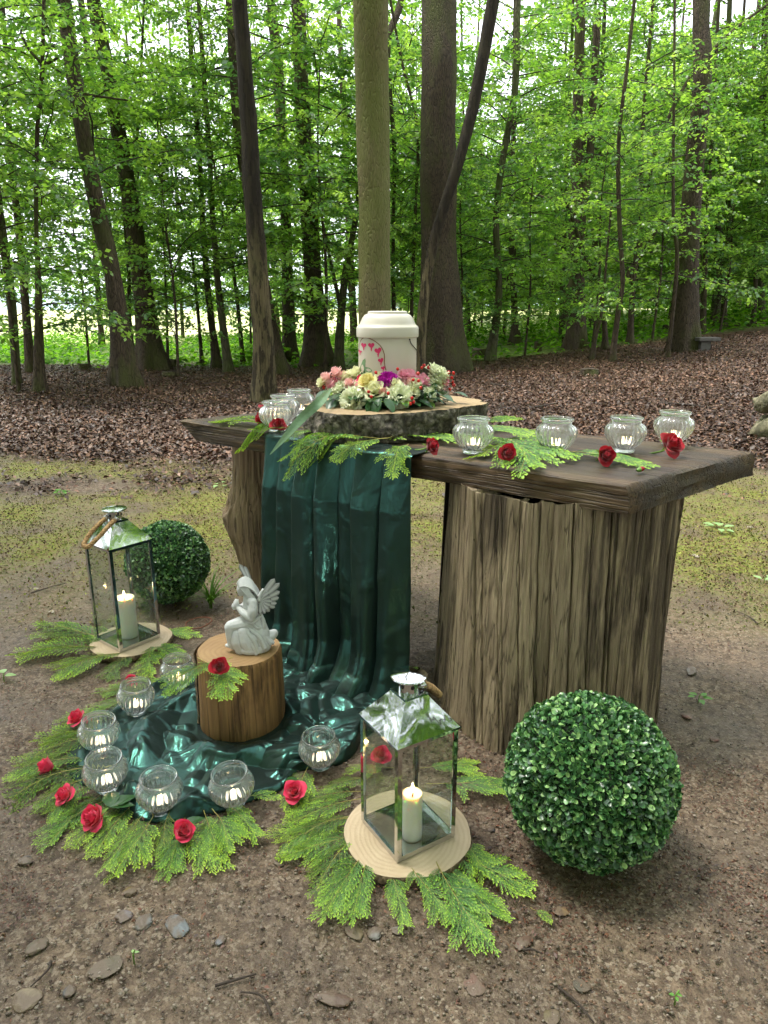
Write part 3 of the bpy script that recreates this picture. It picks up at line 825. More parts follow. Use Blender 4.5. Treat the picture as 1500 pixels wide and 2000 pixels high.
def wood_mat(name, light, dark, wet=None, axis='z', fine=70, stain=0.0, rough=0.75, bump=0.7, stain_bias=0.0, green=None):
    t = NT(name); v = t.coord()
    s = {'z': (1, 1, 0.022), 'x': (0.03, 1, 1), 'y': (1, 0.03, 1)}[axis]
    s2 = {'z': (1, 1, 0.14), 'x': (0.14, 1, 1), 'y': (1, 0.14, 1)}[axis]
    g = t.noise(t.map(v, tuple(fine * q for q in s)), 1.0, 6, 0.7, 0.0)
    g2 = t.noise(t.map(v, tuple(fine * 0.2 * q for q in s2)), 1.0, 5, 0.6, 0.1)
    c = t.mix(t.ramp(g, [(0.3, 0), (0.7, 1)]), dark, light)
    c = t.mix(t.ramp(g2, [(0.35, 0.55), (0.6, 0)]), c, tuple(x * 0.6 for x in dark))
    ln = t.noise(t.map(v, tuple(fine * 0.42 * q * (1 if q == 1 else 0.35) for q in s)), 1.0, 2, 0.5, 0.0)
    lf = t.math('ABSOLUTE', t.math('SUBTRACT', ln, 0.5))
    c = t.mix(t.ramp(lf, [(0.0, 0.8), (0.022, 0)]), c, tuple(x * 0.3 for x in dark))
    g = t.math('ADD', g, t.math('MULTIPLY', t.ramp(lf, [(0.0, 0), (0.03, 1)]), 0.5))
    ro = rough
    if wet:
        w = t.noise(t.map(v, tuple(7 * q for q in s2)), 1.0, 6, 0.66, 0.4)
        if stain_bias:
            sx = t.n('SeparateXYZ', {'Vector': v}).outputs[0]
            w = t.math('ADD', w, t.math('MULTIPLY', sx, stain_bias))
        f = t.ramp(w, [(0.545 - stain, 0), (0.60 - stain, 1)])
        f = t.math('MULTIPLY', f, t.ramp(g, [(0.25, 1), (0.75, 0.72)]))
        c = t.mix(f, c, t.mix(g, tuple(x * 0.55 for x in wet), wet))
        ro = t.mix(f, (rough,) * 3, (0.48,) * 3)
    if green:
        gf = t.ramp(t.noise(v, 5, 5, 0.6), [(0.52, 0), (0.7, 0.5)])
        c = t.mix(gf, c, green)
    return t.done(t.bsdf(Base_Color=c, Roughness=ro, Specular_IOR_Level=0.35, Normal=t.bump(g, bump, 0.006)))

M_TOP = wood_mat('weathered_plank', srgb(118, 95, 68), srgb(60, 45, 32), srgb(40, 29, 20), 'x', 90, 0.10, 0.6, 1.0, 0.0, srgb(84, 74, 44))
M_STUMP = wood_mat('weathered_stump', srgb(188, 170, 140), srgb(124, 107, 84), srgb(48, 38, 30), 'z', 120, 0.035, 0.8, 1.0, 0.16)
M_LEG = wood_mat('silvery_trunk_wood', srgb(168, 146, 116), srgb(112, 92, 70), srgb(84, 66, 48), 'z', 80, -0.06, 0.8, 0.8)

table = thing('rustic_table', 'massive rustic plank table on two tree trunk legs', 'table', (tc.x, tc.y, 0), (0, 0, ang_t))
inv = (Matrix.Translation((tc.x, tc.y, 0)) @ Matrix.Rotation(ang_t, 4, 'Z')).inverted()
def loc_t(p): return np.array(inv @ Vector(p))

def slab(nu=150, nv=44, nw=8):
    th = 0.072
    a, b, c, d = [loc_t(q) for q in (FL, FR, BR, BL)]
    def pos(u, v, w):                            # w 0 bottom .. 1 top
        u, v, w = np.broadcast_arrays(np.asarray(u, float), np.asarray(v, float), np.asarray(w, float))
        ul = u + (1 - w) * (1 - u) * 0.050 * (1 - sstep(0.02, 0.3, u)) - (1 - w) * u * -0.004
        top = (a[None] * ((1 - ul) * (1 - v)).ravel()[:, None] + b[None] * (ul * (1 - v)).ravel()[:, None]
               + c[None] * (ul * v).ravel()[:, None] + d[None] * ((1 - ul) * v).ravel()[:, None])
        top[:, 2] = ZT - th * (1 - w.ravel()) - (1 - w.ravel()) * 0.0
        n1 = fbm(top * np.array([3, 9, 9]), 4, 61); n2 = fbm(top * np.array([14, 60, 60]), 3, 62)
        edge = np.minimum(np.minimum(v, 1 - v), 9).ravel()
        e2 = np.minimum(u, 1 - u).ravel()
        rnd = np.exp(-(edge / 0.012) ** 2) * np.where(w.ravel() > 0.99, 1, 0) + np.exp(-(e2 / 0.004) ** 2) * np.where(w.ravel() > 0.99, 1, 0)
        top[:, 2] += n1 * 0.004 + n2 * 0.0022 - 0.005 * np.clip(rnd, 0, 1)
        side = (v.ravel() < 1e-6) | (v.ravel() > 1 - 1e-6)
        wav = fbm(P3(top[:, 0] * 2.2, top[:, 1] * 0 + np.sign(v.ravel() - 0.5), top[:, 2] * 6), 4, 66)
        top[:, 1] += np.where(side, wav * 0.012 + n2 * 0.004, 0)
        ends = (u.ravel() < 1e-6) | (u.ravel() > 1 - 1e-6)
        saw = fbm(P3(top[:, 1] * 5, top[:, 2] * 55, u.ravel()), 3, 71)
        top[:, 0] += np.where(ends, saw * 0.010, 0)
        return top
    us, vs_, ws = np.linspace(0, 1, nu), np.linspace(0, 1, nv), np.linspace(0, 1, nw)
    mb = MB()
    def face(A, B, f, flip):
        g = f(*np.meshgrid(A, B)).reshape(len(B), len(A), 3)
        mb.grid(g[:, ::-1] if flip else g)
    face(us, vs_, lambda U, V_: pos(U, V_, 1.0), False)
    face(us, vs_, lambda U, V_: pos(U, V_, 0.0), True)
    face(us, ws, lambda U, W_: pos(U, 0.0, W_), False)
    face(us, ws, lambda U, W_: pos(U, 1.0, W_), True)
    face(vs_, ws, lambda V_, W_: pos(1.0, V_, W_), False)
    face(vs_, ws, lambda V_, W_: pos(0.0, V_, W_), True)
    me = mb.mesh('tabletop', M_TOP, False)
    bm = bmesh.new(); bm.from_mesh(me); bmesh.ops.remove_doubles(bm, verts=bm.verts, dist=1e-4)
    bm.to_mesh(me); bm.free()
    me.polygons.foreach_set('use_smooth', np.ones(len(me.polygons), bool))
    me.set_sharp_from_angle(angle=R(40))
    return me
link('tabletop', slab(), table)

# ---- thick split stump under the near end
ZU = ZT - 0.072 + 0.006
base_o = [(.165, 2.06), (.205, 1.87), (.306, 1.725), (.43, 1.69), (.60, 1.715), (.75, 1.80), (.838, 1.93), (.85, 2.10), (.77, 2.30), (.55, 2.40), (.32, 2.34), (.20, 2.22)]
pl = on_z(884, 958, ZU); pr = on_z(1335, 978, ZU)
top_o = [(.205, 2.12), (.215, 1.96), (.285, 1.835), (.42, 1.765), (.58, 1.735), (.70, 1.765), (.80, 1.87), (.845, 2.02), (.80, 2.22), (.60, 2.36), (.36, 2.34), (.235, 2.24)]
NS, NR = 3000, 46
bo, to = cspline(base_o, NS), cspline(top_o, NS)
r = np.random.default_rng(3)
s = np.arange(NS) / NS
cr_s = np.sort((np.arange(46) + r.uniform(-.49, .49, 46)) / 46)
cr_w = r.uniform(0.00045, 0.0008, 46); cr_d = r.uniform(0.018, 0.045, 46)
big = r.choice(46, 10, replace=False); cr_d[big] += r.uniform(0.03, 0.05, 10); cr_w[big] *= 2.1
strip_off = r.normal(0, 0.004, 47)
G = []
cen = np.array([.52, 2.05])
for j in range(NR):
    w = j / (NR - 1); z = -0.03 + (ZU + 0.03) * w
    k = w ** 0.75
    o2 = bo * (1 - k) + to * k
    d = o2 - cen; rad = np.hypot(d[:, 0], d[:, 1]); un = d / rad[:, None]
    off = np.zeros(NS)
    si = np.searchsorted(cr_s, s) % 46
    off += strip_off[si]
    for kk in range(46):
        wob = 0.0012 * math.sin(w * 2.5 + kk) + 0.0006 * math.sin(w * 17 + kk * 2.1) + 0.0003 * math.sin(w * 41 + kk)
        ds = np.abs(s - (cr_s[kk] + wob)); ds = np.minimum(ds, 1 - ds)
        amp = cr_d[kk] * (0.55 + 0.45 * math.sin(w * 3.1 + kk * 1.7))
        off -= amp * np.exp(-(ds / cr_w[kk]) ** 4) + 0.0022 * np.exp(-(ds / 0.003) ** 2)
    q = np.column_stack([un * 3.0, np.full(NS, z * 1.2)])
    off += 0.012 * fbm(q, 3, 8) + 0.003 * fbm(q * np.array([40, 40, 1.5]), 3, 9)
    zz = np.full(NS, z)
    if j == NR - 1: zz = zz - 0.0
    if j == 0: zz = zz + 0.0
    zz = zz - (0.007 * fbm(np.column_stack([un * 9, np.zeros(NS)]), 3, 19)) * (w > 0.97)
    G.append(np.column_stack([o2 + un * off[:, None], zz]))
mb = MB().grid(G, 0, True)
rimn = (NR - 1) * NS
last = np.array(G[-1]); inner = np.column_stack([cen + (last[:, :2] - cen) * 0.86, last[:, 2] - 0.012])
mb.grid([last, inner], 0, True)
bC = np.array([0.52, 2.05, 0.0])
sm = mb.mesh('leg', M_STUMP, True)
V = np.array([v.co for v in sm.vertices]) - bC
sm.vertices.foreach_set('co', V.astype(np.float32).ravel()); sm.update()
lg = link('leg', sm, table)
lg.matrix_basis = inv @ Matrix.Translation(bC)
lg['label'] = 'thick split stump leg with dark wet streaks'
# dark board behind that stump
a, b = on_y(866, 950, 2.36), on_y(882, 1062, 2.36)
mb = MB(); mb.box((-0.045, -0.012, -0.36), (0.05, 0.012, 0.36))
bd = mb.build('support_board', wood_mat('dark_board', srgb(62, 50, 40), srgb(38, 30, 24), None, 'z', 60), table)
bd.matrix_basis = inv @ (Matrix.Translation((a.x + 0.046, 2.38, ZU - 0.365)) @ Matrix.Rotation(0.03, 4, 'Y'))

# ---- gnarled trunk under the far end
lc_ = Vector((-0.475, 2.80, 0))
NS, NR = 220, 70
th = np.arange(NS) * 2 * pi / NS
G = []
prof_z = np.array([-.03, .06, .16, .26, .33, .40, .46, .54, .62, ZU])
prof_l = np.array([.120, .114, .126, .146, .162, .164, .150, .134, .126, .124])   # half width to the viewer's left
prof_r = np.array([.150, .145, .140, .135, .130, .130, .130, .132, .134, .138])
for j in range(NR):
    w = j / (NR - 1); z = -0.03 + (ZU + 0.03) * w
    rl, rr_ = np.interp(z, prof_z, prof_l), np.interp(z, prof_z, prof_r)
    k = 0.5 - 0.5 * np.cos(th)                   # 1 on the left
    rad = rr_ + (rl - rr_) * k ** 1.6
    # burl with a hollow on the left
    da = np.abs(((th - pi * 1.06) + pi) % (2 * pi) - pi)
    rad += 0.020 * np.exp(-(da / 0.55) ** 2 - ((z - .38) / .085) ** 2)
    da2 = np.abs(((th - pi * 1.10) + pi) % (2 * pi) - pi)
    rad -= 0.055 * np.exp(-(da2 / 0.10) ** 2 - ((z - .43) / .018) ** 2)
    rad -= 0.035 * np.exp(-(da2 / 0.10) ** 2 - ((z - .345) / .03) ** 2)
    # knot on the front
    dk = np.abs(((th - pi * 1.62) + pi) % (2 * pi) - pi); kr = np.hypot(dk * .13, z - .235)
    rad += 0.018 * np.exp(-(kr / .030) ** 2) - 0.022 * np.exp(-(kr / .012) ** 2)
    q = np.column_stack([np.cos(th + 0.5 * np.exp(-((z - .38) / .12) ** 2)) * 2.2, np.sin(th) * 2.2, np.full(NS, z * 1.5)])
    rad += 0.010 * fbm(q, 3, 12) + 0.006 * (fbm(q * np.array([7, 7, 1.2]), 3, 13))
    for ck, (c0, dp, wd) in enumerate([(1.50, .022, .030), (1.27, .016, .035), (1.38, .010, .02), (1.75, .008, .02), (1.15, .012, .03), (1.60, .006, .015)]):
        cc = c0 * pi + 0.10 * math.sin(z * 7 + ck) - (0.22 * math.exp(-((z - .25) / .12) ** 2) if ck in (1, 2, 4) else 0)
        dc = np.abs(((th - cc) + pi) % (2 * pi) - pi)
        rad -= dp * np.exp(-(dc / wd) ** 2) * (0.5 + 0.5 * math.sin(z * 6 + ck * 2))
    G.append(np.column_stack([rad * np.cos(th), rad * np.sin(th), np.full(NS, z)]))
l2 = MB().grid(G, 0, True).build('leg', M_LEG, table, True)
l2.matrix_basis = inv @ Matrix.Translation(lc_)
l2['label'] = 'gnarled silvery trunk leg with a hollow burl and a knot'

# ================================================================== wood slices and log
def endgrain(name, light, dark, ring=60, crack=True, c0=(0, 0)):
    t = NT(name); v = t.coord()
    w = t.n('VectorMath', {0: v, 1: t.n('VectorMath', {0: t.n('TexNoise', {'Vector': v, 'Scale': 7.0, 'Detail': 3}).outputs['Color'], 'Scale': 0.035}, operation='SCALE').outputs[0]}, operation='ADD').outputs[0]
    rd = t.n('VectorMath', {0: t.map(w, (1, 1, 0))}, operation='LENGTH').outputs['Value']
    rings = t.math('SINE', t.math('MULTIPLY', rd, ring * 6.28))
    rf = t.ramp(t.math('MULTIPLY_ADD', rings, 0.5, 0.5), [(0.2, 0), (0.95, 1)])
    n = t.noise(v, 12, 5, 0.6)
    c = t.mix(t.math('MULTIPLY', rf, 0.2), light, dark)
    c = t.mix(t.ramp(n, [(0.35, 0.35), (0.65, 0)]), c, dark)
    f = t.noise(v, 160, 3)
    c = t.mix(t.math('MULTIPLY', f, 0.25), c, tuple(x * 0.7 for x in light))
    return t.done(t.bsdf(Base_Color=c, Roughness=0.72, Normal=t.bump(t.math('ADD', f, t.math('MULTIPLY', rf, 0.4)), 0.35, 0.003)))

def bark_rim(name, dark, light, sc=1.0, bump=1.0):
    t = NT(name); v = t.coord()
    n = t.noise(v, 34 * sc, 6, 0.7, 0.8); m = t.voro(t.map(v, (1, 1, 0.55)), 46 * sc, 'F1')
    c = t.mix(t.ramp(n, [(0.36, 0), (0.62, 1)]), dark, light)
    c = t.mix(t.ramp(m, [(0.3, 0), (0.75, 0.7)]), c, tuple(x * 0.4 for x in dark))
    return t.done(t.bsdf(Base_Color=c, Roughness=0.85, Normal=t.bump(t.math('ADD', n, t.math('MULTIPLY', m, -0.6)), bump, 0.014)))

def slice_thing(name, label, cat, outline, z0, thick, face_m, rim_m, loc, rough=0.008, nseg=220, rows=14, notch=None):
    """outline relative to loc; bark is a child of its own"""
    o = thing(name, label, cat, loc)
    p = cspline(outline, nseg)
    d = p / np.linalg.norm(p, axis=1)[:, None]
    G = []
    for j in range(rows):
        w = j / (rows - 1)
        q = np.column_stack([p, np.full(nseg, w * thick)])
        a = rough * (fbm(q * np.array([26, 26, 26.0]), 4, 33) + 0.9 * fbm(q * np.array([8, 8, 8.0]), 2, 34))
        bul = 0.003 * math.sin(w * pi)
        G.append(np.column_stack([p + d * (a + bul)[:, None], np.full(nseg, w * thick)]))
    MB().grid(G, 0, True).build('bark', rim_m, o, True)
    top = G[-1]
    mb = MB()
    rings = []
    for f in np.linspace(1.0, 0.02, 14):
        q = np.column_stack([top[:, :2] * (f * 0.995), np.full(nseg, thick + 0.0006 * (f < 0.99))])
        q[:, 2] += 0.0008 * fbm(q * 20, 2, 3)
        rings.append(q)
    mb.grid(rings, 0, True)
    b = mb.n - nseg; mb.F.append(tuple(b + i for i in range(nseg))); mb.M.append(0)
    bot = np.column_stack([G[0][:, :2], np.zeros(nseg)])
    mb.add(bot, [tuple(range(nseg))[::-1]])
    mb.build('cut_face', face_m, o, True)
    return o

M_FACE_OLD = endgrain('cut_face_tan', srgb(166, 142, 106), srgb(122, 97, 66), 55)
M_FACE_PALE = endgrain('cut_face_pale', srgb(196, 176, 145), srgb(156, 131, 98), 95)
M_RIM_GREY = bark_rim('bark_grey_rough', srgb(50, 45, 38), srgb(152, 142, 126), 1.1, 1.0)
M_RIM_BROWN = bark_rim('bark_brown_fine', srgb(90, 74, 54), srgb(150, 128, 98), 2.2, 0.6)
ZS = 0.093
sc_ = Vector((0.045, 2.50, ZT + 0.003))
so = [(-.235, 2.30), (-.20, 2.25), (-.10, 2.215), (0, 2.222), (.12, 2.285), (.24, 2.365), (.33, 2.455), (.355, 2.53), (.30, 2.66), (.15, 2.77), (-.02, 2.79), (-.16, 2.70), (-.24, 2.54), (-.255, 2.40)]
slice_thing('wood_slice', 'large oval wood slice with rough grey bark carrying urn and wreath', 'wood slice',
            [(x - sc_.x, y - sc_.y) for x, y in so], 0, ZS, M_FACE_OLD, M_RIM_GREY, sc_, 0.022, 520, 30)
ZTOP = ZT + 0.003 + ZS

# ================================================================== urn
M_URN = simple('urn_ivory', srgb(204, 196, 182), 0.38, 0.02, 30, Specular_IOR_Level=0.45)
t = NT('urn_shell'); v = t.coord()
uz = t.n('SeparateXYZ', {'Vector': v}).outputs[2]
uc = t.mix(t.ramp(t.math('MULTIPLY', uz, 4.0), [(0.05, 0.55), (0.75, 0)]), srgb(202, 194, 180), srgb(206, 176, 163))
M_URN_BODY = t.done(t.bsdf(Base_Color=uc, Roughness=0.42))
UC = Vector((0.012, 2.515, ZTOP + 0.002))
urn = thing('urn', 'ivory funeral urn painted with pink bleeding heart flowers', 'urn', UC)
UR = 0.1005
MB().lathe([(0.0, 0), (.092, 0), (.097, .004), (.0985, .02), (UR, .12), (UR, .228)], 72).build('body', M_URN_BODY, urn, True)
lid = MB().lathe([(.1045, .222), (.1065, .224), (.1070, .230), (.1070, .252), (.1050, .257), (.1025, .259), (.0985, .262), (.0955, .266), (.0925, .273), (.086, .286), (.078, .2955), (.0705, .299), (.0685, .2995), (.0675, .302), (.0675, .3055), (.0655, .3075), (.060, .3085), (.0, .309)], 72).build('lid', M_URN, urn, autosmooth=35)

def on_urn(u, z, off=0.0006):                    # u: arc metres from the front centre (towards +x), z height
    a = u / UR
    return (math.sin(a) * (UR + off), -math.cos(a) * (UR + off), z)
# viewer sees the urn nearly straight on, so the arc starts at the front centre
PXS = 0.2135 / 118 * 1.0                         # metres for one survey px on the urn
def urn_px(cx, cy):                              # crop px (600..960 / 560..880, x4.167) to arc and height
    X = (cx / 4.167 + 600 - 757) * PXS
    u = math.asin(max(-0.999, min(0.999, X / UR))) * UR
    z = 0.309 - ((cy / 4.167 + 560) - 610) * PXS * 0.985
    return u, z
def decal(name, poly, mat, off=0.0007):
    P_ = [urn_px(*q) for q in poly]
    mb = MB(); c = np.mean(P_, axis=0)
    mb.add([on_urn(*c, off)] + [on_urn(*q, off) for q in P_], [(0, i + 1, (i + 1) % len(P_) + 1) for i in range(len(P_))])
    return mb.build(name, mat, urn, True)
M_PINK = simple('paint_pink', srgb(206, 38, 96), 0.5, 0.15, 120)
M_PLEAF = simple('paint_leaf', srgb(112, 146, 104), 0.5, 0.12, 60)
M_PSTEM = simple('paint_stem', srgb(132, 92, 62), 0.5, 0.1, 60)
def stroke(name, pts, w, mat, off=0.0008):
    q = spline(np.array([urn_px(*p) for p in pts]), 26)
    mb = MB(); L = []; Rr = []
    for i in range(len(q)):
        d = q[min(i + 1, len(q) - 1)] - q[max(i - 1, 0)]; d /= np.linalg.norm(d); n = np.array([-d[1], d[0]])
        L.append(on_urn(*(q[i] + n * w), off)); Rr.append(on_urn(*(q[i] - n * w), off))
    mb.grid([L, Rr]); return mb.build(name, mat, urn, True)
stroke('painted_stem', [(428, 520), (440, 450), (475, 408), (540, 425), (600, 470), (628, 530), (630, 600), (642, 655)], 0.0016, M_PSTEM)
stroke('painted_stem', [(475, 408), (486, 400), (492, 402)], 0.0009, M_PSTEM)
def heart(cx, cy, s, tilt=0.0):
    pts = []
    for k in range(22):
        a = 2 * pi * k / 22
        x = 16 * math.sin(a) ** 3; y = -(13 * math.cos(a) - 5 * math.cos(2 * a) - 2 * math.cos(3 * a) - math.cos(4 * a))
        ca, sa = math.cos(tilt), math.sin(tilt)
        s_ = s * 1.2; pts.append((cx + (x * ca - y * sa) * s_, cy + (x * sa + y * ca) * s * 1.25))
    decal('painted_flower', pts, M_PINK, 0.0009)
    decal('painted_flower', [(cx - 5 * s, cy + 16 * s), (cx + 5 * s, cy + 16 * s), (cx + 2 * s, cy + 34 * s), (cx - 2 * s, cy + 34 * s)], M_PINK, 0.0008)
for cx, cy, s, tl in [(470, 470, 1.15, .1), (530, 468, 1.3, -.1), (582, 506, 1.45, -.25), (603, 580, 1.15, -.3), (620, 638, .85, -.3), (440, 520, .8, .3)]:
    heart(cx, cy, s, tl)
decal('painted_leaf', [(440, 640), (462, 585), (482, 568), (486, 590), (472, 622), (480, 634), (516, 640), (538, 660), (520, 684), (494, 676), (474, 664), (466, 690), (486, 716), (455, 722), (440, 700)], M_PLEAF)
mb = MB()
cp = [on_urn(*urn_px(*q), 0.0022) for q in [(822, 424), (832, 452), (850, 476), (868, 498), (884, 520)]]
cp += [on_urn(urn_px(889, 535)[0], urn_px(889, 535)[1], 0.0025), on_urn(urn_px(889, 570)[0] + .01, urn_px(889, 570)[1], 0.0025), on_urn(urn_px(889, 600)[0] + .02, urn_px(889, 620)[1], 0.0022)]
mb.tube(spline(np.array(cp), 24), 0.0013, 8)
mb.add(*(lambda g: (g.reshape(-1, 3), [(j * 8 + i, j * 8 + (i + 1) % 8, (j + 1) * 8 + (i + 1) % 8, (j + 1) * 8 + i) for j in range(4) for i in range(8)]))(
    np.array([[np.array(cp[0]) + 0.0028 * np.array([math.sin(b) * math.cos(a), math.sin(b) * math.sin(a), math.cos(b)]) for a in np.arange(8) * pi / 4] for b in np.linspace(0.01, pi - .01, 5)])))
mb.build('cord', simple('black_cord', (0.02, 0.018, 0.016), 0.7), urn, True)
# ================================================================== green satin cloth
t = NT('green_satin'); v = t.coord()
wv = t.noise(v, 700, 1, 0.5)
sf = t.noise(v, 14, 3, 0.6, 1.0)
cr1 = t.n('TexNoise', {'Vector': t.map(v, (13, 13, 7), (0.5, 0.3, 0.4)), 'Scale': 1.0, 'Detail': 2.0, 'Roughness': 0.5, 'Distortion': 2.2}).outputs['Fac']
crs = t.math('POWER', t.math('ABSOLUTE', t.math('SUBTRACT', cr1, 0.5)), 0.7)
c = t.mix(sf, (0.016, 0.060, 0.048), (0.040, 0.130, 0.106))
p1 = t.bsdf(Base_Color=c, Roughness=0.22, Metallic=1.0, Normal=t.bump(t.math('ADD', t.math('MULTIPLY', wv, 0.008), crs), 0.10, 0.02))
p2 = t.bsdf(Base_Color=(0.004, 0.018, 0.014), Roughness=0.6)
M_SATIN = t.done(t.n('MixShader', {0: 0.5, 1: p2, 2: p1}))

def ridged(p, seed, sharp=1.6):
    return (1 - np.abs(vnoise(p, seed))) ** sharp

cloth = thing('satin_cloth', 'dark green satin cloth hanging off the table and pooled on the ground', 'cloth', (0, 0, 0))
el, er = on_z(526, 848, ZT), on_z(812, 892, ZT)          # where it crosses the table's front edge
ex = (er - el); wid = ex.length; ex = ex / wid
nn = Vector((ex.y, -ex.x, 0)); nn = nn if nn.y < 0 else -nn  # towards the viewer
NU, NV = 340, 150
U = np.linspace(0, 1, NU)
rcd = np.random.default_rng(12)
CRE = [(rcd.random(), rcd.uniform(0.12, 0.98), rcd.choice([-1, 1]) * rcd.normal(1.05, 0.3), rcd.uniform(0.06, 0.20), rcd.uniform(0.0006, 0.0024)) for _ in range(40)]
# pleats: where each one starts (share of the width, at the top and at the floor), how far it stands out
PLE = [(0.00, 0.00, 0.035, 0.055), (0.165, 0.15, 0.040, 0.060), (0.305, 0.315, 0.060, 0.090), (0.44, 0.545, 0.055, 0.095), (0.585, 0.64, 0.035, 0.055), (0.70, 0.735, 0.060, 0.085), (0.86, 0.865, 0.035, 0.055), (1.0, 1.0, 0, 0)]
NP = len(PLE) - 1
rows = []
HANG = ZT + 0.004
hangv = np.concatenate([np.linspace(-0.20, 0, 14)[:-1], np.linspace(0, 1, NV), 1 + np.linspace(0, 0.25, 26)[1:]])
for vv in hangv:
    k = max(0.0, min(vv, 1.0))
    if vv <= 0: dist, z = vv * 0.5 + 0.016, HANG + 0.003
    else: z = HANG * (1 - k); dist = 0.022 - 0.006 * min(1, vv * 20) * 0
    off = np.zeros(NU); lat = np.zeros(NU)
    for i in range(NP):
        u0 = PLE[i][0] + (PLE[i][1] - PLE[i][0]) * k; u1 = PLE[i + 1][0] + (PLE[i + 1][1] - PLE[i + 1][0]) * k
        f = (U - u0) / (u1 - u0)
        m = (f >= 0) & (f < 1) if i < NP - 1 else (f >= 0)
        amp = PLE[i][2] + (PLE[i][3] - PLE[i][2]) * k
        lead = 0.10 if i else 0.3
        p_ = np.where(f < lead, np.sin(np.clip(f / lead, 0, 1) * pi / 2), np.cos(np.clip((f - lead) / (1 - lead), 0, 1) * pi * 0.5) ** 0.8)
        p_ = p_ + 0.22 * k * np.sin(f * pi * 2.0 + i * 2.1) * np.sin(np.clip(f, 0, 1) * pi)
        off = np.where(m, amp * p_, off)
        if i: lat = np.where(m, -(0.016 + 0.014 * k) * np.exp(-np.clip(f, 0, 9) / 0.16), lat)
    ker = np.array([1, 2, 1]) / 4.0
    off = np.convolve(np.pad(off, 1, 'edge'), ker, 'valid')
    lat = np.convolve(np.pad(lat, 1, 'edge'), ker, 'valid') * (0.3 if vv <= 0 else 1)
    # soft diagonal creases, stronger towards the floor
    q1 = vnoise(np.column_stack([U * 7 + k * 2.2, k * 3.2 - U * 1.5, U * 0]), 5); q2 = vnoise(np.column_stack([U * 11 - k * 4, k * 7 + U * 3, U * 0 + 3]), 6)
    crk = (0.006 * q1 + 0.0035 * np.abs(q2)) * (0.25 + 0.75 * k)
    if vv > 0:
        te = np.zeros(NU)
        for cu, cv, ca_, cl_, chh in CRE:        # short slanting creases
            dx, dy = math.cos(ca_) * cl_ / wid, math.sin(ca_) * cl_ / HANG
            uu = np.clip(((U - cu) * dx * wid ** 2 + (k - cv) * dy * HANG ** 2) / (cl_ ** 2), 0, 1)
            dd = np.hypot((U - cu - uu * dx) * wid, (k - cv - uu * dy) * HANG)
            te = np.maximum(te, chh * (0.6 + 0.8 * k) - 0.12 * (np.sqrt(dd * dd + 9e-6) - 0.003))
        crk = crk + te
    off = off * (0.15 if vv <= 0 else min(1.0, 0.35 + vv * 3)) + crk * (0.2 if vv <= 0 else 1)
    fl = max(0.0, k - 0.78) / 0.22
    dist = dist + 0.11 * fl ** 2.0 * (0.75 + 0.45 * np.sin(U * 10 + 1)) + 0.02 * k
    if vv > 1:
        e = vv - 1; dist = dist + e * 1.0
        z = 0.016 - e * 0.12
    zl = z + (0.03 * fl * np.abs(vnoise(np.column_stack([U * 9, np.full(NU, k * 14), U * 0]), 15)) if 0 < vv <= 1 else 0)
    wdk = 1.0 + 0.045 * k
    ub = U * wdk - 0.006 * k + lat / wid
    rows.append(np.column_stack([el.x + ex.x * wid * ub + nn.x * (dist + off), el.y + ex.y * wid * ub + nn.y * (dist + off), zl + np.zeros(NU)]))
MB().grid(rows).build('hanging_drape', M_SATIN, cloth, True)

# pooled part
pp = np.array([on_z(x, y, 0.0)[:2] for x, y in pool_px])
NT_, NRr = 760, 190
bd_ = cspline(pp, NT_)
cen = np.array(on_z(500, 1420, 0)[:2])
log_c = np.array([-0.425, 1.895])
# stretch the rays so that the lobes are reached: blend of two centres
rho = np.linspace(0, 1, NRr) ** 0.9
PX = cen[None, None] + rho[:, None, None] * (bd_[None] - cen[None, None])
flat = PX.reshape(-1, 2)
rel = flat - log_c
rr_ = np.hypot(rel[:, 0], rel[:, 1]); an = np.arctan2(rel[:, 1], rel[:, 0])
wx = fbm(P3(flat[:, 0] * 7, flat[:, 1] * 7), 3, 81) * 0.030; wy = fbm(P3(flat[:, 0] * 7, flat[:, 1] * 7), 3, 82) * 0.030
px_, py_ = flat[:, 0] + wx, flat[:, 1] + wy
rw = np.hypot(px_ - log_c[0], py_ - log_c[1]); aw = np.arctan2(py_ - log_c[1], px_ - log_c[0])
left = 1 - sstep(-0.40, -0.20, flat[:, 0])
rc = np.random.default_rng(44)
def tent(segs, soft):
    """height of the crests: highest of many straight-sided ridges laid along short lines"""
    out = np.zeros(len(flat))
    for (ax_, ay_), (bx_, by_), a0, a1, sl in segs:
        dx, dy = bx_ - ax_, by_ - ay_; L2 = dx * dx + dy * dy + 1e-9
        u = np.clip(((px_ - ax_) * dx + (py_ - ay_) * dy) / L2, 0, 1)
        d = np.hypot(px_ - ax_ - u * dx, py_ - ay_ - u * dy)
        out = np.maximum(out, a0 + (a1 - a0) * u - sl * (np.sqrt(d * d + soft * soft) - soft))
    return out
S1 = []
for k in range(34):                              # folds sweeping round the log
    a = rc.uniform(0.5, 2 * pi + 0.2); rr0 = rc.uniform(0.15, 0.46); da = rc.uniform(0.25, 0.75); dr = rc.normal(0.02, 0.06); hh = rc.uniform(0.022, 0.055)
    q = [log_c + (rr0 + dr * f) * np.array([math.cos(a + da * f), math.sin(a + da * f)]) for f in np.linspace(0, 1, 5)]
    hs_ = [hh * (0.5 + 0.5 * math.sin(pi * (0.15 + 0.7 * f))) for f in np.linspace(0, 1, 5)]
    S1 += [(q[i], q[i + 1], hs_[i], hs_[i + 1], rc.uniform(0.55, 1.1)) for i in range(4)]
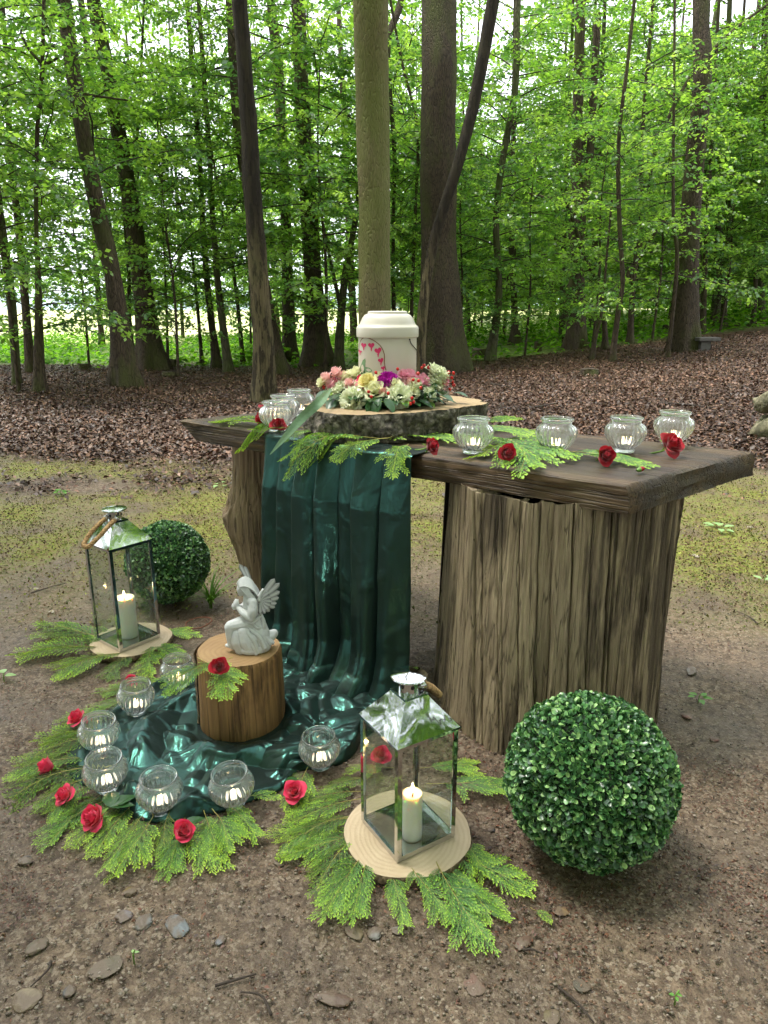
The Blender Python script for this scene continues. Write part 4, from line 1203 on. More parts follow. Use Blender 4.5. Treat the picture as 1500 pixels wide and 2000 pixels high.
for k in range(36):                              # crumpled part before the drape
    c_ = np.array([rc.uniform(-0.34, 0.10), rc.uniform(1.78, 2.28)]); a = rc.normal(-0.6, 0.8); L_ = rc.uniform(0.06, 0.20); hh = rc.uniform(0.025, 0.065)
    d_ = np.array([math.cos(a), math.sin(a)]) * L_ / 2
    S1.append((c_ - d_, c_ + d_, hh, hh * rc.uniform(0.2, 0.9), rc.uniform(0.6, 1.2)))
S2 = []
for k in range(260):
    c_ = np.array([rc.uniform(flat[:, 0].min(), flat[:, 0].max()), rc.uniform(flat[:, 1].min(), flat[:, 1].max())]); a = rc.uniform(0, pi); L_ = rc.uniform(0.02, 0.09)
    d_ = np.array([math.cos(a), math.sin(a)]) * L_ / 2
    S2.append((c_ - d_, c_ + d_, rc.uniform(.004, .014), rc.uniform(.001, .010), rc.uniform(0.35, 0.7)))
h = tent(S1, 0.007) + tent(S2, 0.0025) + 0.005 * fbm(P3(px_ * 9, py_ * 9), 3, 95) + 0.006
h = 0.062 * np.tanh(h / 0.062)
# the jars stand in dents of the cloth
GJ = [(348, 1338), (266, 1390), (194, 1462), (210, 1538), (314, 1580), (458, 1568), (626, 1494)]
for jx, jy in GJ:
    q_ = on_z(jx, jy, 0.012); dj = np.hypot(flat[:, 0] - q_.x, flat[:, 1] - q_.y)
    kk = sstep(0.034, 0.085, dj); h = h * kk + 0.011 * (1 - kk)
rh = np.repeat(rho, NT_)
edge_n = 0.6 + 0.55 * vnoise(np.column_stack([np.tile(np.arange(NT_) / NT_ * 26, NRr), rh * 0, rh * 0]), 97)
puff = 0.016 * edge_n * np.exp(-((rh - 0.93) / 0.05) ** 2)
ed = np.clip((1 - rh) / (0.07 + 0.05 * edge_n), 0, 1) ** 0.6
under_log = sstep(0.115, 0.17, rr_)
h = (h * (0.35 + 0.65 * under_log) + puff) * ed
h = np.where(rr_ < 0.118, np.minimum(h, 0.010), h)
# gather the folds sideways a little so that crests lean over
hg = h.reshape(NRr, NT_)
XY = PX.copy()
lean = np.stack([vnoise(P3(flat[:, 0] * 3, flat[:, 1] * 3), 98), vnoise(P3(flat[:, 0] * 3, flat[:, 1] * 3, 5), 99)], 1).reshape(NRr, NT_, 2)
XY = XY + lean * hg[..., None] * 0.8
# low swags of the surface are pressed to the ground
G = np.concatenate([XY, (hg + 0.003)[..., None]], -1)
last = G[-1].copy(); last[:, 2] = -0.004
G = np.concatenate([G, last[None]], 0)
mb = MB().grid(G, 0, True)
mb.build('pooled_folds', M_SATIN, cloth, True)

def cloth_h(x, y):
    d = np.hypot(flat[:, 0] - x, flat[:, 1] - y); k = np.argsort(d)[:60]
    return float(np.percentile(h[k], 75)) if d[k[0]] < 0.03 else 0.0
def cloth_at(x, y, r=0.035):
    d = np.hypot(flat[:, 0] - x, flat[:, 1] - y); k = d < r
    return float(h[k].max()) if k.any() else 0.0

# ================================================================== upright log
M_LOG = wood_mat('peeled_log', srgb(178, 138, 90), srgb(122, 90, 56), srgb(76, 54, 36), 'z', 90, -0.03, 0.65, 0.7)
LH = 0.235
LOGC = Vector((log_c[0], log_c[1], 0.008))
log = thing('log_block', 'upright peeled log block standing on the pooled satin', 'log', LOGC, (0, 0, 0))
NS = 260; th = np.arange(NS) * 2 * pi / NS
G = []
for j in range(26):
    w = j / 25
    r0 = 0.122 + 0.004 * (1 - w)
    q = np.column_stack([np.cos(th) * 1.6, np.sin(th) * 1.6, np.full(NS, w * 0.4)])
    rad = r0 * (1 + 0.035 * fbm(q, 2, 50)) + 0.0012 * fbm(q * np.array([14, 14, 1.0]), 3, 51)
    for c0, dp in ((4.35, .006), (4.95, .004), (5.45, .003), (3.9, .003), (1.2, .006)):
        dc = np.abs(((th - c0 - 0.02 * math.sin(w * 6)) + pi) % (2 * pi) - pi); rad -= dp * np.exp(-(dc / 0.014) ** 2)
    edge = 0.004 * max(0, (w - 0.97) / 0.03) ** 2
    G.append(np.column_stack([(rad - edge) * np.cos(th), (rad - edge) * np.sin(th), np.full(NS, w * LH)]))
mb = MB().grid(G, 0, True); mb.add(G[0], [tuple(range(NS))[::-1]])
mb.build('side', M_LOG, log, True)
mb = MB(); rings = [np.column_stack([G[-1][:, :2] * f, np.full(NS, LH)]) for f in np.linspace(1, 0.02, 10)]
mb.grid(rings, 0, True); b = mb.n - NS; mb.F.append(tuple(b + i for i in range(NS))); mb.M.append(0)
mb.build('cut_face', endgrain('cut_face_log', srgb(158, 126, 84), srgb(116, 86, 54), 70), log, True)
# strip of bark left on one side
G2 = []
for j in range(20):
    w = j / 19; z = 0.002 + w * (LH - 0.004) * (0.97)
    row = []
    for a in np.linspace(2.55, 3.45, 26):
        e = 1 if 2.6 < a < 3.4 else 0
        n = float(fbm(np.array([[a * 8, z * 30, 0]]), 3, 55)[0])
        rr2 = 0.126 + 0.004 * (1 - w) + e * (0.005 + 0.003 * n)
        row.append((rr2 * math.cos(a), rr2 * math.sin(a), z))
    G2.append(row)
MB().grid(G2).build('bark_strip', M_RIM_BROWN, log, True)
ZLOG = LOGC.z + LH

# ================================================================== lanterns
t = NT('polished_steel'); v = t.coord()
bmp = t.noise(v, 13, 2, 0.4, 0.8)
M_STEEL = t.done(t.bsdf(Base_Color=(0.60, 0.61, 0.62), Metallic=1.0, Roughness=0.07, Normal=t.bump(bmp, 0.16, 0.012)))
t = NT('lantern_pane')
bf = t.n('NewGeometry').outputs['Backfacing']
fr = t.n('Fresnel', {'IOR': t.math('MULTIPLY_ADD', bf, 1 / 1.5 - 1.5, 1.5)})
M_PANE = t.done(t.n('MixShader', {0: t.math('MULTIPLY', fr.outputs[0], 0.8), 1: t.n('BsdfTransparent', {'Color': (0.93, 0.955, 0.94, 1)}), 2: t.n('BsdfGlossy', {'Roughness': 0.01})}))
t = NT('jute_rope'); v = t.coord()
rp = t.noise(v, 150, 4, 0.7)
M_ROPE = t.done(t.bsdf(Base_Color=t.mix(t.ramp(rp, [(0.35, 0), (0.65, 1)]), srgb(112, 82, 50), srgb(196, 160, 112)), Roughness=0.9, Normal=t.bump(rp, 0.6, 0.002)))
t = NT('candle_wax')
v = t.coord()
M_WAX = t.done(t.bsdf(Base_Color=srgb(240, 234, 220), Roughness=0.45, Subsurface_Weight=0.55, Subsurface_Radius=(0.03, 0.018, 0.009), Subsurface_Scale=0.6))
t = NT('flame')
lw = t.n('SeparateXYZ', {'Vector': t.coord('Generated')}).outputs[2]
M_FLAME = t.done(t.n('Emission', {'Color': t.ramp(lw, [(0.0, (1.0, 0.45, 0.12)), (0.35, (1.0, 0.78, 0.42)), (1.0, (1.0, 0.70, 0.30))]), 'Strength': 9.0}))
M_WICK = simple('wick', (0.02, 0.015, 0.012), 0.9)

def rope_strand(mb, path, rad, turns):
    P_ = spline(np.array(path), 90)
    for s in range(3):
        pts = []
        for i, p in enumerate(P_):
            d = Vector(P_[min(i + 1, 89)] - P_[max(i - 1, 0)]).normalized()
            u = d.cross(Vector((0.3, 0.2, 1))).normalized(); w = d.cross(u)
            a = i / 89 * turns * 2 * pi + s * 2 * pi / 3
            pts.append(Vector(p) + (u * math.cos(a) + w * math.sin(a)) * rad * 0.55)
        mb.tube(pts, rad * 0.62, 7)

def lantern(label, loc, rz, a, hb, handle):
    """a: side of the square foot, hb: height of the glazed body"""
    L = thing('lantern', label, 'lantern', loc, (0, 0, rz))
    s = a / 2; b = 0.009; st = 0.0105
    # foot plate
    mb = MB(); mb.box((-s, -s, 0), (s, s, 0.004)); mb.build('floor_plate', M_STEEL, L)
    for k in range(4):
        c, sn = [(1, 0), (0, 1), (-1, 0), (0, -1)][k]
        rot = (0, 0, k * pi / 2)
        mb = MB(); mb.box((-s + st, -s - 0.0005, 0.0045), (s - st, -s + 0.003, 0.014)); mb.build('bottom_rail', M_STEEL, L, rot=rot)
        mb = MB(); mb.box((-s + st, -s - 0.0005, hb - 0.010), (s - st, -s + 0.003, hb - 0.0004)); mb.build('top_rail', M_STEEL, L, rot=rot)
        # corner post: L profile
        mb = MB(); mb.box((-s - 0.001, -s - 0.001, 0.0045), (-s + st, -s + 0.003, hb - 0.0005)); mb.box((-s - 0.001, -s + 0.0031, 0.0045), (-s + 0.003, -s + st, hb - 0.0005))
        mb.build('corner_post', M_STEEL, L, rot=rot)
        mb = MB(); mb.box((-s + st - 0.004, -s + 0.0034, 0.010), (s - st + 0.004, -s + 0.0052, hb - 0.006)); mb.build('pane', M_PANE, L, rot=rot)
    # roof: four polished panels up to a square collar
    hr, tq = a * 0.45, a * 0.185
    ov = s + 0.004
    for k in range(4):
        n = 12; G = []
        for j in range(n):
            f = j / (n - 1); w = ov + (tq - ov) * f; z = hb + hr * f
            G.append([(x * w, -w, z) for x in np.linspace(-1, 1, n)])
        G = np.array(G)
        bul = 0.0035 * np.sin(np.linspace(0, pi, n))[:, None] * np.cos(np.linspace(-pi / 2, pi / 2, n))[None]
        G[..., 1] += bul; G[..., 2] -= bul * 0.3
        MB().grid(G).build('roof_panel', M_STEEL, L, True, rot=(0, 0, k * pi / 2))
    mb = MB(); mb.box((-ov, -ov, hb), (ov, ov, hb + 0.0015)); 
    lip = MB()
    lip.add([(-ov - .002, -ov - .002, hb - .003), (ov + .002, -ov - .002, hb - .003), (ov + .002, ov + .002, hb - .003), (-ov - .002, ov + .002, hb - .003),
             (-ov - .002, -ov - .002, hb + .002), (ov + .002, -ov - .002, hb + .002), (ov + .002, ov + .002, hb + .002), (-ov - .002, ov + .002, hb + .002)],
            [(0, 1, 5, 4), (1, 2, 6, 5), (2, 3, 7, 6), (3, 0, 4, 7)])
    lip.build('eave_lip', M_STEEL, L)
    zc = hb + hr
    mb = MB(); mb.box((-tq - .001, -tq - .001, zc - 0.001), (tq + .001, tq + .001, zc + 0.004)); mb.build('collar', M_STEEL, L)
    r1 = tq * 0.80
    MB().lathe([(r1, zc + .004), (r1 * .98, zc + .010), (r1 * .98, zc + .034), (r1 * 1.0, zc + .038)], 40).build('chimney', M_STEEL, L, True)
    for k in range(6):
        aa = k * pi / 3 + 0.3
        MB().lathe([(0.0045, 0.0), (0.0045, 0.001), (0.0, 0.0011)], 14).build('vent_hole', M_WICK, L, loc=(math.cos(aa) * (r1 * .985), math.sin(aa) * (r1 * .985), zc + .022), rot=(0, pi / 2, aa))
    r2 = tq * 1.42
    MB().lathe([(0, zc + .036), (r2 * .9, zc + .0375), (r2, zc + .0405), (r2 * .97, zc + .0435), (r2 * .6, zc + .0475), (0, zc + .0495)], 48).build('cap', M_STEEL, L, autosmooth=50)
    # rope handle on two eyelets
    h = thing_child('rope_handle', L)
    mb = MB(); rope_strand(mb, handle(zc, tq), 0.0075, 13); mb.build('rope', M_ROPE, h, True)
    hp = handle(zc, tq)
    for q in (hp[0], hp[-1]):
        mb = MB(); p0 = Vector(q); d = (Vector(hp[1]) - Vector(hp[0])).normalized() if q is hp[0] else (Vector(hp[-2]) - Vector(hp[-1])).normalized()
        mb.tube([p0 - d * 0.004, p0 + d * 0.016], 0.0085, 12); mb.tube([p0 - d * 0.012, p0 - d * 0.003], 0.003, 8)
        mb.build('ferrule', M_STEEL, h, True)
    return L
def thing_child(name, par):
    o = bpy.data.objects.new(name, None); COL.objects.link(o); o.parent = par; o.empty_display_size = 0.02
    return o

def candle(label, loc, r, hgt, power):
    c = thing('candle', label, 'candle', loc)
    n = 40; th = np.arange(n) * 2 * pi / n
    tilt = 0.002
    prof = [(0, 0), (r * .97, 0), (r, .003), (r, hgt - .004), (r * .985, hgt - 0.001), (r * .93, hgt - .0005), (r * .80, hgt - .006), (r * .45, hgt - .011), (0, hgt - .012)]
    MB().lathe(prof, n).build('wax', M_WAX, c, True)
    MB().tube([(0, 0, hgt - .013), (.0005, 0, hgt - .004), (.0015, 0, hgt + .002)], 0.0011, 6).build('wick', M_WICK, c, True)
    MB().lathe([(0, hgt - .001), (.0030, hgt + .003), (.0040, hgt + .008), (.0030, hgt + .016), (.0014, hgt + .023), (0, hgt + .028)], 14).build('flame', M_FLAME, c, True)
    ld = bpy.data.lights.new('candle_light', 'POINT'); ld.energy = power; ld.color = (1.0, 0.55, 0.18); ld.shadow_soft_size = 0.004
    lo = bpy.data.objects.new('flame_light', ld); COL.objects.link(lo); lo.parent = c; lo.location = (0, 0, hgt + .014)
    return c

def disc_outline(r, seed, amp=0.02, n=16, sx=1.0):
    q = np.random.default_rng(seed)
    return [(math.cos(a) * r * sx * (1 + q.normal(0, amp)), math.sin(a) * r * (1 + q.normal(0, amp))) for a in np.arange(n) * 2 * pi / n]

# near lantern
LA = [on_z(*q, 0.026) for q in ((707, 1606), (776, 1687), (887, 1635))]
ctr = (LA[0] + LA[2]) / 2
rz = math.atan2(LA[2].y - LA[1].y, LA[2].x - LA[1].x)
sl = on_z(795, 1622, 0.026)
slice_thing('wood_slice', 'round pale wood slice lying under the nearer lantern', 'wood slice', disc_outline(0.148, 1, 0.012), 0, 0.024, M_FACE_PALE, M_RIM_BROWN, (sl.x, sl.y, 0.002), 0.0025, 240, 8)
lantern('polished steel lantern in the foreground beside the large boxwood ball', (ctr.x, ctr.y, 0.0272), rz, 0.156, 0.290,
        lambda zc, tq: [(tq * .95, tq * 0.2, zc + .018), (tq * 1.6, tq * .25, zc + .004), (tq * 2.6, tq * .1, zc - .030), (tq * 3.1, -tq * .25, zc - .046), (tq * 2.7, -tq * .6, zc - .036), (tq * 1.5, -tq * .55, zc + .002), (tq * .95, -tq * .3, zc + .018)] if False else
                       [(tq * .85, tq * .9, zc + .016), (tq * 1.7, tq * .95, zc + .000), (tq * 2.6, tq * .75, zc - .026), (tq * 3.0, tq * .35, zc - .036), (tq * 2.7, -tq * .1, zc - .026), (tq * 1.7, -tq * .35, zc + .004), (tq * .85, -tq * .4, zc + .018)])
cpos = on_z(805, 1640, 0.0325)
candle('thick ivory pillar candle burning inside the nearer lantern', (cpos.x, cpos.y + 0.012, 0.0316), 0.0225, 0.118, 0.4)
# lantern further back
LB = [on_z(*q, 0.022) for q in ((183, 1256), (224, 1277), (317, 1240))]
ctrb = (LB[0] + LB[2]) / 2
rzb = math.atan2(LB[2].y - LB[1].y, LB[2].x - LB[1].x)
slb = on_z(256, 1248, 0.022)
slice_thing('wood_slice', 'round pale wood slice lying under the lantern further back', 'wood slice', disc_outline(0.145, 4, 0.015), 0, 0.020, M_FACE_PALE, M_RIM_BROWN, (slb.x, slb.y, 0.002), 0.0025, 240, 8)
sb = 0.5 * ((LB[0] - LB[1]).length + (LB[2] - LB[1]).length)
lantern('tall polished steel lantern in front of the smaller boxwood ball', (ctrb.x, ctrb.y, 0.0232), rzb, sb * 0.98, 0.385,
        lambda zc, tq: [(-tq * .2, -tq * .9, zc + .016), (-tq * 1.4, -tq * 1.25, zc + .002), (-tq * 3.1, -tq * 1.5, zc - .030), (-tq * 4.3, -tq * 1.2, zc - .056), (-tq * 4.4, -tq * .5, zc - .050), (-tq * 3.0, -tq * .2, zc - .014), (-tq * 1.5, -tq * .0, zc + .010), (-tq * .8, tq * .2, zc + .018)])
cb = on_z(247, 1245, 0.03)
candle('thick ivory pillar candle burning inside the lantern further back', (cb.x, cb.y + 0.02, 0.0276), 0.036, 0.155, 0.4)

# ================================================================== ribbed glass jars and tea lights
t = NT('jar_glass')
gl = t.bsdf(Base_Color=(0.98, 0.995, 0.99, 1), Roughness=0.015, IOR=1.45, Transmission_Weight=1.0, Specular_IOR_Level=0.5)
pale_mix = t.n('MixShader', {0: 0.5, 1: t.n('BsdfDiffuse', {'Color': (0.85, 0.88, 0.87, 1)}), 2: t.n('BsdfTranslucent', {'Color': (0.85, 0.88, 0.87, 1)})})
M_GLASS = t.done(t.n('MixShader', {0: 0.07, 1: gl, 2: pale_mix}))   # white diffuse mixed in to stand for pale reflections
t = NT('tea_cup'); M_CUP = t.done(t.bsdf(Base_Color=(0.8, 0.8, 0.8, 1), Metallic=1.0, Roughness=0.3))
def jar_mesh():
    outer = [(.0, .000), (.026, .000), (.030, .002), (.031, .006), (.030, .010), (.034, .016), (.044, .027), (.053, .040), (.0585, .054), (.0595, .062), (.0575, .072), (.052, .080), (.045, .086), (.0425, .090), (.0425, .0935), (.046, .0965), (.0485, .0995), (.0485, .1025), (.0465, .1045)]
    inner = [(.0445, .1040), (.0415, .098), (.0400, .091), (.0425, .086), (.0495, .079), (.0548, .0715), (.0567, .062), (.0557, .054), (.0502, .041), (.0412, .028), (.0312, .018), (.024, .0125), (.0, .0115)]
    def fn(th, r, z):
        k = sstep(.012, .024, z) * (1 - sstep(.078, .088, z))
        rib = np.abs(np.cos(th * 13))
        return r + (0.0030 * k * (rib - 0.5) if r > 0.02 else 0)
    def fni(th, r, z): return np.full_like(th, r)
    mb = MB()
    def dense(p, n):
        p = np.array(p); s = np.concatenate([[0], np.cumsum(np.linalg.norm(np.diff(p, axis=0), axis=1))])
        return [(max(0, a), b) for a, b in spline(p, n)]
    th = np.arange(156) * 2 * pi / 156
    G = []
    for r_, z in dense(outer, 40): G.append(np.column_stack([fn(th, r_, z) * np.cos(th), fn(th, r_, z) * np.sin(th), np.full(156, z)]))
    for r_, z in dense(inner, 30): G.append(np.column_stack([r_ * np.cos(th), r_ * np.sin(th), np.full(156, z)]))
    mb.grid(G, 0, True)
    return mb.mesh('jar', M_GLASS, True)
JAR = jar_mesh()
TL_CUP = MB().lathe([(0, 0), (.0188, 0), (.0192, .001), (.0192, .0135), (.0197, .0140), (.0186, .0138), (.0184, .011)], 32).mesh('cup', M_CUP, True)
TL_WAX = MB().lathe([(.0183, .0105), (.0175, .0115), (.012, .0105), (0, .010)], 28).mesh('wax', M_WAX, True)
TL_WICK = MB().tube([(0, 0, .009), (.0004, 0, .015)], .0007, 6).mesh('wick', M_WICK, True)
TL_FLAME = MB().lathe([(0, .0135), (.0024, .0165), (.0031, .0205), (.0021, .027), (.0008, .032), (0, .034)], 12).mesh('flame', M_FLAME, True)
JG, TG = 'ribbed glass candle jars', 'tea lights in the glass jars'
def jar(px, py, z, where, rot=(0, 0, 0), pos=None, s=1.0):
    p = on_z(px, py, z) if pos is None else Vector(pos)
    j = link('glass_jar', JAR, None, p, rot, s)
    tag(j, 'ribbed round glass jar ' + where, 'jar', JG)
    M = Matrix.LocRotScale(p, Euler(rot), None)
    tl = thing('tea_light', 'burning tea light in jar ' + where, 'tea light', M @ Vector((0.002, -0.001, 0.0125)), rot, TG)
    link('cup', TL_CUP, tl); link('wax', TL_WAX, tl); link('wick', TL_WICK, tl); link('flame', TL_FLAME, tl)
zt = ZT + 0.004
jar(923, 884, zt, 'nearest the big bark slice on the table\'s near half')
jar(1084, 885, zt, 'second from the big slice on the table\'s near half')
jar(1218, 882, zt, 'third from the big slice, right of the rolled dark rose')
jar(1312, 868, zt, 'at the table\'s far right with a rose before it')
jar(541, 842, zt, 'front one of three at the table\'s far end')
jar(555, 826, zt, 'middle one of three at the table\'s far end')
jar(586, 812, zt, 'rearmost of three at the table\'s far end')
def gjar(px, py, where, tilt=(0, 0)):
    p = on_z(px, py, 0.02); hh = 0.0155
    jar(px, py, hh, where, (tilt[0], tilt[1], 0.2), None, 0.93)
gjar(348, 1338, 'touching the log block\'s left side, under the conifer spray', (0.05, 0.05))
gjar(266, 1390, 'second clockwise from the log, at the satin\'s back left edge', (0.06, 0.08))
gjar(194, 1462, 'third from the log, beside the leftmost pink-red rose', (0.10, 0.10))
gjar(210, 1538, 'on the satin\'s left edge above the dark rose leaves', (0.12, 0.02))
gjar(314, 1580, 'frontmost on the satin\'s rolled front edge', (0.06, 0.03))
gjar(458, 1568, 'on the satin front edge below the log block', (0.10, -0.08))
gjar(626, 1494, 'alone on the satin between log block and nearer lantern', (0.08, -0.04))
# ================================================================== conifer sprays
t = NT('thuja_leaf')
rnd = t.n('ObjectInfo').outputs['Random']
c = t.mix(1.0, t.attr(), t.ramp(rnd, [(0, (0.70, 0.80, 0.80)), (0.5, (0.97, 0.98, 0.92)), (1, (1.12, 1.06, 0.85))]), 'MULTIPLY')
p = t.bsdf(Base_Color=c, Roughness=0.5, Specular_IOR_Level=0.35)
M_THUJA = t.done(t.n('MixShader', {0: 0.25, 1: p, 2: t.n('BsdfTranslucent', {'Color': t.mix(1.0, c, (1.4, 1.4, 0.7), 'MULTIPLY')})}))
M_THSTEM = simple('thuja_stem', srgb(150, 140, 70), 0.6, 0.2, 40)

def thuja_meshes(seed, L=0.26, width=0.12, bend=0.0, dark=0.0, droop=0.15, edge=None):
    """flat feathery spray growing along +x; bend curls it down beyond `edge`"""
    r = np.random.default_rng(seed)
    Ps, Ds, Ls, Ws, Cs = [], [], [], [], []
    stems = MB()
    tipc = np.array(srgb(176, 206, 78)); midc = np.array(srgb(122, 166, 70)); basec = np.array(srgb(70, 114, 72))
    def axis_pts(p, a, ln, curl, n=7):
        out = [np.array(p)]; 
        for i in range(n):
            a = a + curl / n; out.append(out[-1] + np.array([math.cos(a), math.sin(a)]) * ln / n)
        return np.array(out)
    main = axis_pts((0, 0), 0, L, r.normal(0, 0.35), 14)
    lines = [(main, 0.0013)]
    nb = int(L / 0.0150)
    def leaflets(ax, lvl, frac):
        """scale-leaf sprigs either side of an axis"""
        seg = np.linalg.norm(np.diff(ax, axis=0), axis=1); tot = seg.sum()
        n = max(3, int(tot / 0.0032))
        for i in range(n):
            f = (i + 0.6) / n
            q = f * (len(ax) - 1); k = min(int(q), len(ax) - 2); p = ax[k] + (ax[k + 1] - ax[k]) * (q - k)
            d = ax[k + 1] - ax[k]; d /= np.linalg.norm(d)
            sgn = 1 if i % 2 else -1
            nrm = np.array([-d[1], d[0]]) * sgn
            ln = (0.0062 * (1 - 0.45 * f) + 0.0016) * (0.8 + 0.4 * r.random())
            dv = d * 0.86 + nrm * 0.50
            g = min(1, frac * 0.6 + f * 0.55)
            col = basec * (1 - g) + midc * g if g < 0.6 else midc + (tipc - midc) * (g - 0.6) / 0.4
            Ps.append(p); Ds.append(dv); Ls.append(ln); Ws.append(0.0026 + 0.0006 * r.random()); Cs.append(col * (0.8 + 0.35 * r.random()))
        p = ax[-1]; d = ax[-1] - ax[-2]
        Ps.append(p - d * 0.4); Ds.append(d); Ls.append(0.0075); Ws.append(0.0028); Cs.append(tipc * (0.85 + .3 * r.random()))
    for i in range(nb):
        f = (i + 0.7) / nb
        if f < 0.10: continue
        q = f * 14; k = min(int(q), 13); p = main[k] + (main[k + 1] - main[k]) * (q - k)
        d = main[k + 1] - main[k]; a0 = math.atan2(d[1], d[0])
        sgn = 1 if i % 2 else -1
        shape = math.sin(min(1, f * 1.25) * pi * 0.62) ** 0.7 * (1 - 0.78 * f ** 2.2)
        ln = width * (0.30 + 0.95 * shape) * (0.58 + 0.6 * r.random())
        ax = axis_pts(p, a0 + sgn * (0.78 - 0.25 * f) + r.normal(0, 0.15), ln, -sgn * 0.30 + r.normal(0, 0.3), 6)
        lines.append((ax, 0.0008))
        # sub branches
        m = max(2, int(ln / 0.0085))
        for jj in range(m):
            ff = (jj + 0.7) / (m + 0.4)
            q = ff * 6; k = min(int(q), 5); pp_ = ax[k] + (ax[k + 1] - ax[k]) * (q - k); dd = ax[k + 1] - ax[k]; a1 = math.atan2(dd[1], dd[0])
            s2 = 1 if jj % 2 else -1
            l2 = (ln * 0.36 * (1 - 0.72 * ff) + 0.006) * (0.8 + 0.4 * r.random())
            ax2 = axis_pts(pp_, a1 + s2 * 0.70, l2, -s2 * 0.25, 3)
            leaflets(ax2, 2, 0.15 + 0.6 * ff + 0.25 * f)
        leaflets(ax, 1, 0.15 + 0.45 * f)
    leaflets(main[7:], 0, 0.8)
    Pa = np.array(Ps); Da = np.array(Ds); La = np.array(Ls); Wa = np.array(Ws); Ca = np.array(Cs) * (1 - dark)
    n = len(Pa)
    d = Da / np.linalg.norm(Da, axis=1)[:, None]; s = np.stack([-d[:, 1], d[:, 0]], 1)
    b = Pa; m1 = Pa + d * (La * 0.35)[:, None]; m2 = Pa + d * (La * 0.72)[:, None]; tp = Pa + d * La[:, None]
    W = Wa[:, None]
    # lens shaped scale leaf of six corners
    poly = np.stack([b, m1 + s * W * .5, m2 + s * W * .42, tp, m2 - s * W * .42, m1 - s * W * .5], 1)
    zj = r.normal(0, 0.0008, (n, 1)) + np.array([[0, .0008, .0006, -.0012, -.0006, -.0008]]) + r.normal(0, 0.0005, (n, 6))
    V = np.concatenate([poly, zj[..., None]], -1).reshape(-1, 3)
    F = np.arange(n * 6).reshape(-1, 6)
    def warp(V):
        V = V.copy(); x = V[:, 0].copy(); y = V[:, 1]
        V[:, 2] += 0.018 * np.sin(np.clip(x / L, 0, 1) * pi) - droop * (y ** 2) / width + 0.006 * np.sin(y * 60 + seed) 
        V[:, 2] -= droop * 0.25 * np.clip(x / L - 0.5, 0, 1) ** 2 * L
        if edge is not None:                     # hangs over an edge at x = edge
            over = np.clip(x - edge, 0, 9); Rb = 0.035
            th = np.minimum(over / Rb, bend)
            rest = np.clip(over - Rb * bend, 0, 9)
            ox = np.where(over > 0, Rb * np.sin(th) + rest * np.cos(bend), 0); oz = np.where(over > 0, -Rb * (1 - np.cos(th)) - rest * np.sin(bend), 0)
            zz = V[:, 2].copy()
            V[:, 0] = np.minimum(x, edge) + ox + np.sin(th) * zz * (over > 0)
            V[:, 2] = zz * np.cos(th) + oz
        return V
    me = mesh('leaves', warp(V), F, M_THUJA, False, np.repeat(Ca, 6, 0))
    sm = MB()
    for ax, rad in lines:
        w = warp(np.column_stack([ax, np.zeros(len(ax))]))
        sm.tube(w, [rad * (1.6 if rad > .001 else 1) * (1 - 0.7 * i / (len(w) - 1)) for i in range(len(w))], 4, cap=False)
    base = warp(np.array([[-0.035, 0, 0], [0, 0, 0], [0.03, 0, 0.0]]))
    sm.tube(base, [.0022, .0021, .0016], 6)
    return sm.mesh('stem', M_THSTEM, True), me

TH = [thuja_meshes(500 + i, 0.25 + 0.02 * (i % 3), 0.105 + 0.012 * (i % 4), dark=0.0) for i in range(6)]
THS = [thuja_meshes(520 + i, 0.16, 0.075) for i in range(3)]
THH = [thuja_meshes(540 + i, 0.27, 0.11, bend=0.70 + 0.15 * i, edge=0.12 + 0.02 * i, droop=0.1) for i in range(3)]
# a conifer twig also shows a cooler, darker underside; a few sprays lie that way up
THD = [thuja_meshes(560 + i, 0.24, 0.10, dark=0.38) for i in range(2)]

def spray(kind, i, p, rz, label, group, tilt=(0, 0), s=1.0):
    st, lv = kind[i % len(kind)]
    o = thing('conifer_spray', label, 'conifer spray', p, (tilt[0], tilt[1], rz), group)
    v_ = (sum(map(ord, label)) * 37 % 97) / 97.0
    o.scale = (s, s * (0.72 + 0.36 * v_), s * (0.45 + 0.6 * v_))
    link('stem', st, o); l = link('leaves', lv, o); l['kind'] = 'stuff'
    return o

def spray_px(kind, i, p0, p1, label, group, z=0.012, tilt=(0, 0), s=None, zt=None):
    """from stem px to tip px, lying at height z"""
    a, b = on_z(*p0, z), on_z(*p1, z)
    d = b - a
    L = {id(TH): 0.27, id(THS): 0.165, id(THH): 0.27, id(THD): 0.25}[id(kind)]
    return spray(kind, i, a, math.atan2(d.y, d.x), label, group, tilt, s or d.length / L)

